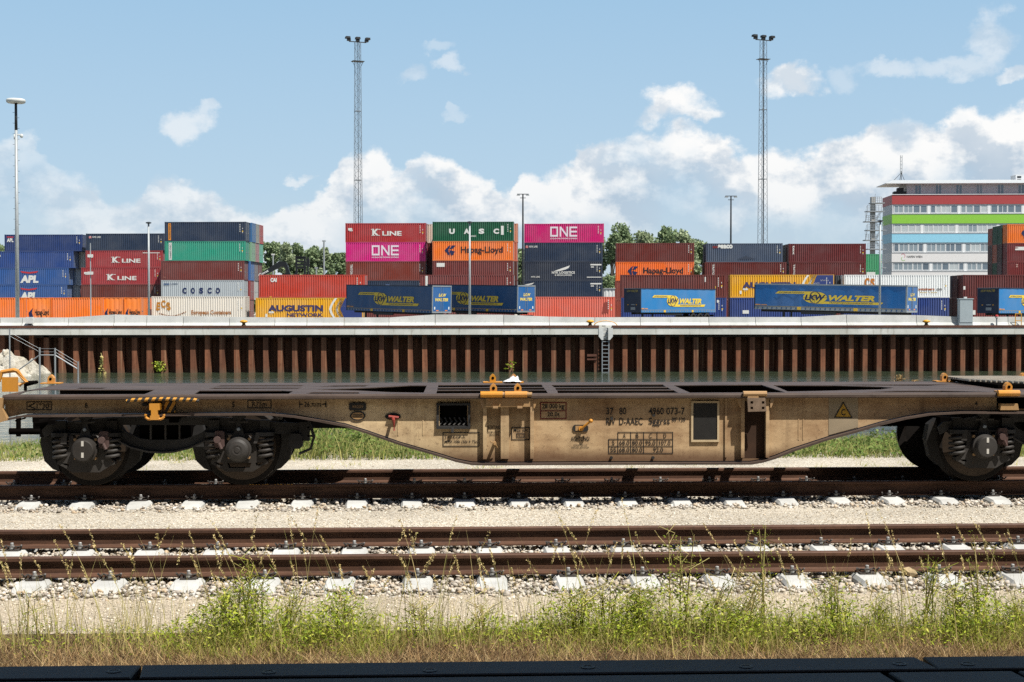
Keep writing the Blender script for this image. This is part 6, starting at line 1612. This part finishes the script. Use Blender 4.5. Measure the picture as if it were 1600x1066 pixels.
q = MB(); q.path([tuple(at(px, py, YW + .02)) for px, py in ((423, 648), (428, 646.5), (433, 650), (437, 655))], .018, 8); q.box(at(437, 650, YW).x, at(441, 650, YW).x, YW, YW + .06, at(437, 656, YW).z, at(437, 648, YW).z); q.build('pipe_bend', M_bog2, wg, OF)
# white rag lying on the deck
cx_, cy_ = dk(800, 597.5); V = []; n = 12
for j in range(n):
    for i in range(n):
        u, v_ = i / (n-1) - .5, j / (n-1) - .5; r_ = mno.fractal(Vector((u * 4, v_ * 4, 1.7)), 1, 2, 3)
        V.append((u * .22 + .03 * r_, v_ * .2, .012 + max(0, .055 - .2 * (u*u + v_*v_)) * (1 + 1.2 * r_)))
q = MB(); q.add(V, [(j*n+i, j*n+i+1, (j+1)*n+i+1, (j+1)*n+i) for j in range(n-1) for i in range(n-1)]); o = q.build('white_rag', plain((232,234,238), 1.0, .8, .05)); o.location = (cx_, 19.22, ZD + .012); tag(o, 'crumpled white rag lying on the far edge of the wagon deck', 'rag')
# paint marks on the rails
q = MB(); a_ = at(390, 763, FAR_Y - GH - .0085); q.flat(text2d('S266 V3   132-VM', .52, .035, 0, .0), (a_.x, FAR_Y - GH - .0365, -.033)); q.build('chalk_mark', ink((190,140,40)), r_fn, (0, FAR_Y - GH, 0))
q = MB(); a_ = at(1221, 743, FAR_Y + GH); q.flat(text2d('11-10-01877', .42, .035, 0, .0), (a_.x, FAR_Y + GH - .0125, -.055)); q.build('chalk_mark', ink((170,150,120)), r_ff, (0, FAR_Y + GH, 0))
# ------------------------------------------------------------------ vegetation
def blades(pos, h, w, lean, az_, curve, seg=3):
    """pos (n,3): curved tapering blades as quads, last segment closes to a point"""
    n = len(pos); u = np.linspace(0, 1, seg + 1)
    d = np.stack([np.cos(az_), np.sin(az_)], 1); s_ = np.stack([-np.sin(az_ + .0), np.cos(az_)], 1)
    fa = R.uniform(0, 2*np.pi, n); sx = np.stack([np.cos(fa), np.sin(fa)], 1)
    out_ = np.zeros((n, (seg + 1) * 2, 3))
    for k, t_ in enumerate(u):
        off_ = h * (lean * t_ + curve * t_ * t_)
        cx = pos[:, 0] + d[:, 0] * off_; cy = pos[:, 1] + d[:, 1] * off_
        cz = pos[:, 2] + h * t_ * np.sqrt(np.clip(1 - (lean + curve * t_ * .6) ** 2 * .5, .08, 1))
        ww = w * (1 - t_ * .92) * .5
        for j, sg in enumerate((-1, 1)):
            out_[:, 2*k + j, 0] = cx + sg * sx[:, 0] * ww; out_[:, 2*k + j, 1] = cy + sg * sx[:, 1] * ww; out_[:, 2*k + j, 2] = cz
    f_ = np.array([(2*k, 2*k+1, 2*k+3, 2*k+2) for k in range(seg)])
    return out_.reshape(-1, 3), (f_[None] + (seg + 1) * 2 * np.arange(n)[:, None, None]).reshape(-1, 4)
def leaves(pos, size, droop=.5, asp=.32):
    """small folded leaf quads in random directions"""
    n = len(pos); M_ = rotm(n)
    b = np.array([(-.5, 0, 0), (0, -asp, .1), (.5, 0, 0), (0, asp, .1)])
    V = np.einsum('nij,kj->nki', M_, b) * size[:, None, None]
    V[:, :, 2] *= droop
    return (V + pos[:, None]).reshape(-1, 3), np.arange(4 * n).reshape(n, 4)
def cat(parts):
    V = []; Fc = []; b = 0
    for v_, f_ in parts: V.append(v_); Fc.append(f_ + b); b += len(v_)
    return np.concatenate(V), np.concatenate(Fc)
M_dry = island_mat('dry_grass', [lin(140,112,76,1.5), lin(178,148,104,1.6), lin(98,74,52,1.2), lin(206,182,136,1.6), lin(122,92,62,1.4), lin(74,56,42,1.0)], .85, .25, noise_scale=3.2)
M_grass = island_mat('green_grass', [lin(132,138,40,1.80), lin(168,164,66,1.80), lin(80,104,38,1.60), lin(170,166,92,1.60), lin(186,168,112,1.60), lin(116,138,52,1.60), lin(178,158,104,1.60)], .7, .35)
M_weed = island_mat('weed_leaves', [lin(108,130,32,1.8), lin(150,162,52,1.9), lin(72,98,28,1.5), lin(172,172,74,1.9), lin(124,142,38,1.8)], .65, .35)
M_stalk = island_mat('grass_stalks', [lin(172,158,104,1.70), lin(146,146,82,1.70), lin(190,172,122,1.70), lin(128,134,70,1.70)], .75, .3)
M_head = island_mat('seed_heads', [lin(206,182,128,1.6), lin(226,206,154,1.6), lin(178,154,104,1.5), lin(170,168,100,1.5)], .8, .3)
M_bank = island_mat('bank_leaves', [lin(78,104,44,1.50), lin(110,132,62,1.50), lin(62,86,38,1.50), lin(132,146,78,1.50), lin(92,118,52,1.50)], .7, .35)

def dens(x):
    """how green the verge is along x, read off the photograph (px of the verge line)"""
    px = 800 + F * np.tan(np.arctan2(x, 10.0) - YAW)
    xp = [-100, 0, 120, 230, 300, 380, 450, 540, 640, 740, 800, 870, 950, 1010, 1080, 1150, 1240, 1330, 1420, 1500, 1600, 1700]
    fp = [.15, .18, .22, .30, .8, 1.0, .8, .85, .5, .42, .45, .7, 1.0, 1.0, .9, 1.0, .75, .75, .38, .95, .75, .8]
    return np.interp(px, xp, fp)
# straw and dead stems along the boards
n = 46000
x = R.uniform(-4.7, 5.3, n); y = 9.12 + R.beta(1.5, 1.7, n) * 1.2
pos = np.stack([x, y, np.full(n, -.246)], 1)
A1 = blades(pos, R.gamma(3, .022, n).clip(.015, .2), R.uniform(.0025, .006, n), R.uniform(.3, 1.3, n), R.uniform(0, 2*np.pi, n), R.uniform(-.3, .6, n), 2)
V, Fc = A1; tag(np_mesh('dry_grass', V, Fc, 4, M_dry), kind='stuff')
# low green blades and rosettes
n = 60000
x = R.uniform(-4.8, 5.4, n); y = 9.52 + R.beta(1.7, 1.9, n) * 1.1
pat = np.array([mno.fractal(Vector((a_ * 2.1, b_ * 2.6, 9.0)), 1.0, 2.0, 3) for a_, b_ in zip(x, y)]); k_ = (pat + .35 * dens(x)) > R.normal(.18, .16, n); x, y = x[k_], y[k_]; n = len(x)
keep = R.uniform(0, 1, n) < dens(x) * (.6 + .5 * np.sin(x * 5.3 + 2 * np.sin(y * 7)) ** 2) * .92; x, y = x[keep], y[keep]; n = len(x)
pos = np.stack([x, y, np.full(n, -.246)], 1); clump = .35 + .9 * np.array([mno.noise(Vector((a_ * 2.3, b_ * 2.8, 4.0))) * .5 + .5 for a_, b_ in zip(x, y)]); hh = clump * R.gamma(4, .040, n).clip(.04, .5) * (.45 + .7 * dens(x)) * np.clip(.4 + (y - 9.5) * .9, .35, 1)
V, Fc = blades(pos, hh, R.uniform(.003, .0075, n), R.uniform(0, .8, n), R.uniform(0, 2*np.pi, n), R.uniform(0, .7, n), 3)
tag(np_mesh('green_grass', V, Fc, 4, M_grass), kind='stuff')
# low leafy cover
n = 90000
x = R.uniform(-4.8, 5.4, n); y = 9.66 + R.beta(2, 2.2, n) * 1.0
keep = R.uniform(0, 1, n) < dens(x) ** 1.6 * (.15 + .95 * np.clip(np.array([mno.fractal(Vector((a_ * 1.7, b_ * 1.9, 2.0)), 1.0, 2.0, 3) for a_, b_ in zip(x, y)]) + .45, 0, 1)); x, y = x[keep], y[keep]; n = len(x)
z = -.24 + R.uniform(0, 1, n) ** 1.35 * .42 * dens(x) * (.5 + .5 * np.sin(x * 4.1 + 1.7 * np.sin(x * 1.3)) ** 2)
V, Fc = leaves(np.stack([x, y, z], 1), R.gamma(6, .0052, n).clip(.010, .05), .8, .17)
tag(np_mesh('leafy_ground_cover', V, Fc, 4, M_weed), kind='stuff')
# tall bent grass stalks with seed heads
parts = []; n = 240
x = np.concatenate([R.uniform(-4.6, 5.2, n - 80), R.normal(-2.2, .75, 35), R.normal(-.9, .5, 25), R.normal(2.2, .9, 20)]); y = R.uniform(9.7, 10.75, n)
h = R.uniform(.40, .92, n) * np.where(x < -3.6, .8, 1); az_ = np.where(R.uniform(0, 1, n) < .72, R.normal(math.pi, .5, n), R.normal(0, .7, n)); ln = R.uniform(0, .16, n); cvv = R.uniform(.05, .32, n)
pos = np.stack([x, y, np.full(n, -.246)], 1)
parts.append(blades(pos, h, R.uniform(.0055, .0085, n), ln, az_, cvv, 7))
# heads: small husks along the top of every stalk
hp = []
for i in range(n):
    if R.uniform() < .25: continue
    m_ = int(R.integers(40, 70)); t_ = R.uniform(.78, 1.0, m_); off_ = h[i] * (ln[i] * t_ + cvv[i] * t_ * t_)
    zz = pos[i, 2] + h[i] * t_ * np.sqrt(np.clip(1 - (ln[i] + cvv[i] * t_ * .6) ** 2 * .5, .08, 1))
    hp.append(np.stack([x[i] + math.cos(az_[i]) * off_ + R.normal(0, .0045, m_), y[i] + math.sin(az_[i]) * off_ + R.normal(0, .0045, m_), zz + R.normal(0, .004, m_)], 1))
hp = np.concatenate(hp); V, Fc = leaves(hp, R.uniform(.009, .016, len(hp)), 1.5, .22); tag(np_mesh('grass_seed_heads', V, Fc, 4, M_head), kind='stuff')
V, Fc = cat(parts); tag(np_mesh('tall_grass_stalks', V, Fc, 4, M_stalk), kind='stuff')

# thin upright stems without heads, in loose tufts
n = 1500; tx = R.uniform(-4.8, 5.4, 120); ty = R.uniform(9.75, 10.6, 120); k = R.integers(0, 120, n)
x = tx[k] + R.normal(0, .10, n); y = ty[k] + R.normal(0, .06, n)
tag(np_mesh('dry_stems', *blades(np.stack([x, y, np.full(n, -.246)], 1), R.uniform(.12, .52, n), R.uniform(.004, .0065, n), R.uniform(0, .22, n), R.uniform(0, 2*np.pi, n), R.uniform(0, .35, n), 4), 4, M_stalk), kind='stuff')

# single tall weeds
def weed(px, py_top, Y, label, stems, lean, leafy=1.0, cat_='weed', hmin=.55, mat=None, spread=.10):
    Y += .22; b = at(px, 990, Y); H = at(px, py_top, Y).z + .246
    s = thing('tall_weed', label, cat_, (b.x, Y, -.246), group='tall weeds on the verge')
    st = MB(); lp = []; sz = []
    for k in range(stems):
        a_ = R.uniform(0, 2*math.pi); h = H * R.uniform(hmin, 1.0) if k else H
        ex, ey = lean * h + R.normal(0, spread) * h, R.normal(0, .12) * h
        b0 = Vector((R.normal(0, .03), R.normal(0, .03), 0)); P_ = [b0 + Vector((ex * t_ ** 1.4, ey * t_ ** 1.4, h * t_)) for t_ in np.linspace(0, 1, 7)]
        st.path(P_, [.006, .0058, .0055, .005, .0045, .0038, .0025], 4)
        m_ = int(230 * leafy * h / .8)
        for q_ in range(m_):
            t_ = R.uniform(.06, 1.0) ; c_ = b0 + Vector((ex * t_ ** 1.4, ey * t_ ** 1.4, h * t_)); sp = .075 * (1.15 - t_) + .016
            lp.append((c_.x + R.normal(0, sp), c_.y + R.normal(0, sp), max(.01, c_.z + R.normal(0, .02)))); sz.append(R.uniform(.014, .040) * (1.2 - .6 * t_))
        for q_ in range(int(7 * leafy)):      # side twigs
            t_ = R.uniform(.2, .9); c_ = b0 + Vector((ex * t_ ** 1.4, ey * t_ ** 1.4, h * t_)); st.path([c_, c_ + Vector((R.normal(0, .06), R.normal(0, .06), .07)), c_ + Vector((R.normal(0, .09), R.normal(0, .07), .14))], .0026, 3)
    st.build('stems', M_stalk if leafy < .8 else M_grass, s)
    V, Fc = leaves(np.array(lp), np.array(sz), .9, .15); o_ = np_mesh('foliage', V, Fc, 4, mat or M_weed); o_.parent = s
for a in ((392, 876, 9.95, 'tall bushy light green weed left of centre, its tip reaching the front rail', 5, .02, 1.25), (352, 930, 10.0, 'bushy green weed at the foot of the tall one left of centre', 6, -.02, 1.2), (455, 925, 10.0, 'green weed right of the tall bushy one left of centre', 5, .10, .9), (540, 935, 10.0, 'dark green weed between the left of centre bush and the middle', 5, -.02, .8),
          (905, 925, 9.95, 'broad leafy weed just right of the middle', 6, .04, 1.0), (950, 915, 10.05, 'leafy weed next to the broad one right of the middle', 5, .05, .9), (1000, 915, 9.9, 'feathery green weed in the dense clump right of the middle', 6, .0, 1.2), (1064, 826, 10.0, 'tallest upright weed of the verge, rising over both rails', 4, .01, .7), (1108, 905, 9.9, 'slanting dark stemmed weed leaning right, right of the tallest upright one', 6, .30, .55),
          (1160, 905, 9.85, 'second slanting dark stemmed weed leaning right', 6, .30, .65), (1190, 824, 10.0, 'slender tall weed with a thin tip reaching over the far rail', 3, .02, .45), (1300, 915, 9.9, 'dry yellowish weed in front of the gravel on the right', 6, .10, .8), (1375, 940, 10.05, 'low dark weed at the edge of the gravel on the right', 5, .0, .8),
          (1450, 870, 10.0, 'leafy weed before the loose stone on the right', 4, .03, .85), (1490, 915, 9.95, 'bushy weed below the airy tall one on the right', 5, .0, 1.0), (1528, 835, 10.0, 'airy branching tall weed near the right edge', 4, .02, .6), (1585, 930, 10.0, 'green weed clump at the right edge', 5, .02, .8),
          (60, 930, 10.2, 'thin grassy weed at the left edge', 4, .05, .35), (655, 940, 10.0, 'green weed in the grass left of the middle', 5, .0, .7), (745, 945, 10.0, 'low green weed in the middle of the verge', 5, .0, .6)): weed(*a)

# reeds and bushes on the bank behind the wagon
parts = []; n = 22000
x = R.uniform(-10.5, 12, n); y = R.uniform(22.7, 26.6, n)
pxx = 800 + F * np.tan(np.arctan2(x, y) - YAW)
hmax = np.interp(pxx, [-50, 0, 60, 300, 470, 500, 560, 640, 700, 900, 1200, 1250, 1330, 1400, 1500, 1600, 1700], [.24, .26, .30, .3, .75, .95, .75, .50, .34, .28, .30, .34, .36, .40, .36, .36, .36])
zg = np.where(y < 23, -.25 - (y - 20.2) * .018, -.30 - (y - 23) * .034)
A1 = blades(np.stack([x, y, zg], 1), hmax * .68 * R.uniform(.45, 1.15, n), R.uniform(.008, .016, n), R.uniform(0, .3, n), R.uniform(0, 2*np.pi, n), R.uniform(0, .5, n), 3)
tag(np_mesh('bank_reeds', *A1, 4, island_mat('bank_reeds', [lin(128,134,62,1.60), lin(176,168,108,1.60), lin(92,110,50,1.50), lin(170,166,110,1.50), lin(128,140,72,1.50)], .75, .35)), kind='stuff')
n = 30000; x = R.uniform(-10.5, 12, n); y = R.uniform(22.8, 26.4, n); pxx = 800 + F * np.tan(np.arctan2(x, y) - YAW)
lf = np.interp(pxx, [-50, 60, 440, 490, 560, 690, 740, 1190, 1240, 1400, 1500, 1700], [.25, .3, .6, 1, 1, .55, .25, .25, .7, .9, .6, .5])
hm = np.interp(pxx, [-50, 0, 60, 300, 470, 500, 560, 640, 700, 900, 1200, 1250, 1330, 1400, 1500, 1600, 1700], [.2, .2, .25, .25, .7, .95, .75, .45, .25, .2, .25, .30, .34, .38, .34, .3, .3])
keep = R.uniform(0, 1, n) < lf; x, y, hm = x[keep], y[keep], hm[keep]
zg = np.where(y < 23, -.25 - (y - 20.2) * .018, -.30 - (y - 23) * .034)
lump = .55 + .45 * np.sin(x * 3.1 + np.sin(y * 2.3) * 2) * np.sin(y * 3.7 + x)
V, Fc = leaves(np.stack([x, y, zg + R.uniform(.02, 1, len(x)) ** .8 * hm * .78 * lump], 1), R.uniform(.04, .11, len(x)), .8)
tag(np_mesh('bank_bushes', V, Fc, 4, M_bank), kind='stuff')
# scattered tufts on the gravel behind the wagon
n = 1600; cx = R.uniform(-9, 10, 60); cy = R.uniform(19.8, 22.6, 60); k = R.integers(0, 60, n)
x = cx[k] + R.normal(0, .09, n); y = cy[k] + R.normal(0, .09, n)
A1 = blades(np.stack([x, y, np.full(n, -.26)], 1), R.uniform(.04, .13, n), R.uniform(.005, .01, n), R.uniform(.2, .9, n), R.uniform(0, 2*np.pi, n), R.uniform(0, .5, n), 2)
tag(np_mesh('gravel_tufts', *A1, 4, M_grass), kind='stuff')
# two dry seed heads above the wagon deck, plants growing out of the quay wall
for px, py, h_, lb in ((1406, 585, .16, 'larger brown dry seed head showing above the wagon deck on the right'), (1430, 594, .07, 'smaller brown dry seed head showing above the wagon deck on the right')):
    b = at(px, py, 23.5); s = thing('dry_seed_head', lb, 'weed', (b.x, 23.5, -.31)); top_ = b.z + .31
    MB().path([(0,0,0), (.03,0,top_*.5), (0,0,top_)], .006, 5).build('stem', M_stalk, s)
    P_ = np.stack([R.normal(0, .04, 160), R.normal(0, .04, 160), top_ - R.uniform(0, 1, 160) * h_ * 1.4], 1); o_ = np_mesh('seeds', *leaves(P_, R.uniform(.02, .045, 160), 1.2), 4, M_dry); o_.parent = s
def wall_plant(px, py, w, h, n, mat, label, droop=False):
    b = at(px, py, QY + .55); s = thing('wall_plant', label, 'plant', tuple(b)); 
    if droop:
        P_ = [(t_ * w * (-.7 + 1.4 * (k % 2)) * R.uniform(.2, 1) , R.normal(0, .2), h * (1 - t_) - .2) for k in range(n) for t_ in (R.uniform(0, 1),)]
    else: P_ = [(R.normal(0, w * .4), R.normal(0, .25), R.uniform(0, 1) * h) for k in range(n)]
    o_ = np_mesh('foliage', *leaves(np.array(P_), R.uniform(.12, .32, n), .9), 4, mat); o_.parent = s
    MB().path([(0, .05, -.1), (.1, 0, h * .5), (-.1, 0, h)], .03, 5).build('stem', M_stalk, s)
wall_plant(160, 582, .5, 1.5, 110, M_stalk, 'drooping dry plant growing from the waterline of the pile wall on the left', True)
wall_plant(250.5, 580, .55, .75, 160, M_weed, 'round green bush at the foot of the pile wall on the left')
wall_plant(797, 578, .35, .7, 40, M_weed, 'small sprig on the pile wall behind the spigots')

# trees beyond the yard
M_tree = island_mat('tree_leaves', [lin(98,116,82,1.9), lin(118,134,98,1.9), lin(84,102,74,1.9), lin(136,148,112,1.9), lin(106,122,88,1.9)], .7, .3)
M_tree2 = island_mat('pale_tree_leaves', [lin(122,136,102,1.9), lin(142,152,120,1.9), lin(104,118,88,1.9), lin(156,164,134,1.9), lin(114,130,96,1.9)], .7, .3)
M_bark = plain((92,82,70), 1.0, .9, .3, scale=1.5)
def tree(px, py, Y, wpx, label, mat, n=8500, tall=.5):
    b = at(px, 480, Y); H = at(px, py, Y).z - .5; rw = wpx * Y / F / 2
    s = thing('tree', label, 'tree', (b.x, Y, .5), group='trees beyond the container yard')
    tk = MB(); tk.path([(0,0,0), (.1,0,H*.3), (-.1,0.1,H*.6), (0,0,H*.9)], [.38, .30, .18, .05], 8)
    lobes = []
    for k in range(26):
        t_ = R.uniform(.12, .95); rr = rw * 1.2 * (1 - abs(t_ - .45) * .95); a_ = R.uniform(0, 2*math.pi); q_ = R.uniform(.15, .85)
        c_ = np.array([math.cos(a_) * rr * q_, math.sin(a_) * rr * q_, t_ * H]); lobes.append((c_, rw * R.uniform(.30, .52), R.uniform(.9, 1.5)))
        tk.path([(0, 0, c_[2] * .55), tuple(c_ * np.array([.5, .5, .8])), tuple(c_)], [.12, .07, .02], 5)
    lobes.append((np.array([0, 0, H * .9]), rw * .34, 1.3))
    tk.build('trunk', M_bark, s)
    ps = []
    per = n // len(lobes)
    for c_, r_, e_ in lobes:
        v_ = R.normal(size=(per, 3)); v_ /= np.linalg.norm(v_, axis=1)[:, None]; rad = r_ * R.uniform(.25, 1, per) ** .5 * (1 + .25 * np.sin(v_[:, 0] * 7) * np.sin(v_[:, 2] * 6))
        q_ = c_ + v_ * rad[:, None] * np.array([1, 1, e_]); q_[:, 2] = np.clip(q_[:, 2], .5, H); ps.append(q_)
    ps = np.concatenate(ps)
    o_ = np_mesh('crown', *leaves(ps, R.uniform(.3, .8, len(ps)), 1.0), 4, mat); o_.parent = s
TL = 'trees'
tr = [(402, 380, 300, 34, 'tree just right of the teal stack, leftmost in the gap above the red container', 0), (424, 377, 306, 38, 'tall tree above the boom of the container handler', 0), (446, 379, 296, 34, 'tree above the elbow of the handler boom', 1), (468, 381, 304, 40, 'tree directly behind the handler mast', 0), (486, 385, 298, 32, 'tree right of the handler mast, before the pale utility pole', 0), (504, 387, 305, 32, 'tree behind the pale utility pole', 1), (520, 396, 300, 28, 'lower tree right of the pale utility pole', 0), (536, 396, 308, 30, 'tree touching the left side of the magenta lettered container', 0), (556, 396, 304, 30, 'tree mostly hidden behind the central red stack', 0),
      (811, 390, 300, 40, 'tree in the narrow slot left of the upper magenta container', 0), (840, 384, 305, 40, 'tree hidden behind the upper magenta stack', 0), (930, 372, 300, 44, 'tree just right of the navy stack', 1), (956, 366, 296, 44, 'dark tree in the gap between navy and brown stacks', 0), (975, 349, 305, 56, 'left one of the two tall trees above the brown stack', 0), (1008, 358, 300, 46, 'middle tree above the brown stack', 1), (1040, 350, 304, 54, 'right one of the two tall trees above the brown stack', 0), (1066, 357, 298, 46, 'pale tree sloping down right of the tall ones above the brown stack', 1), (1090, 374, 302, 40, 'low tree in the gap beside the slate container', 0), (1118, 384, 305, 40, 'tree hidden behind the slate container', 0), (2, 377, 300, 30, 'tree at the left edge beside the top of the blue stack', 0), (-25, 378, 300, 44, 'tree at the very left edge of the yard', 0)]
for px, py, Y, w, lb, k in tr: tree(px, py, Y, w, lb, (M_tree, M_tree2)[k])
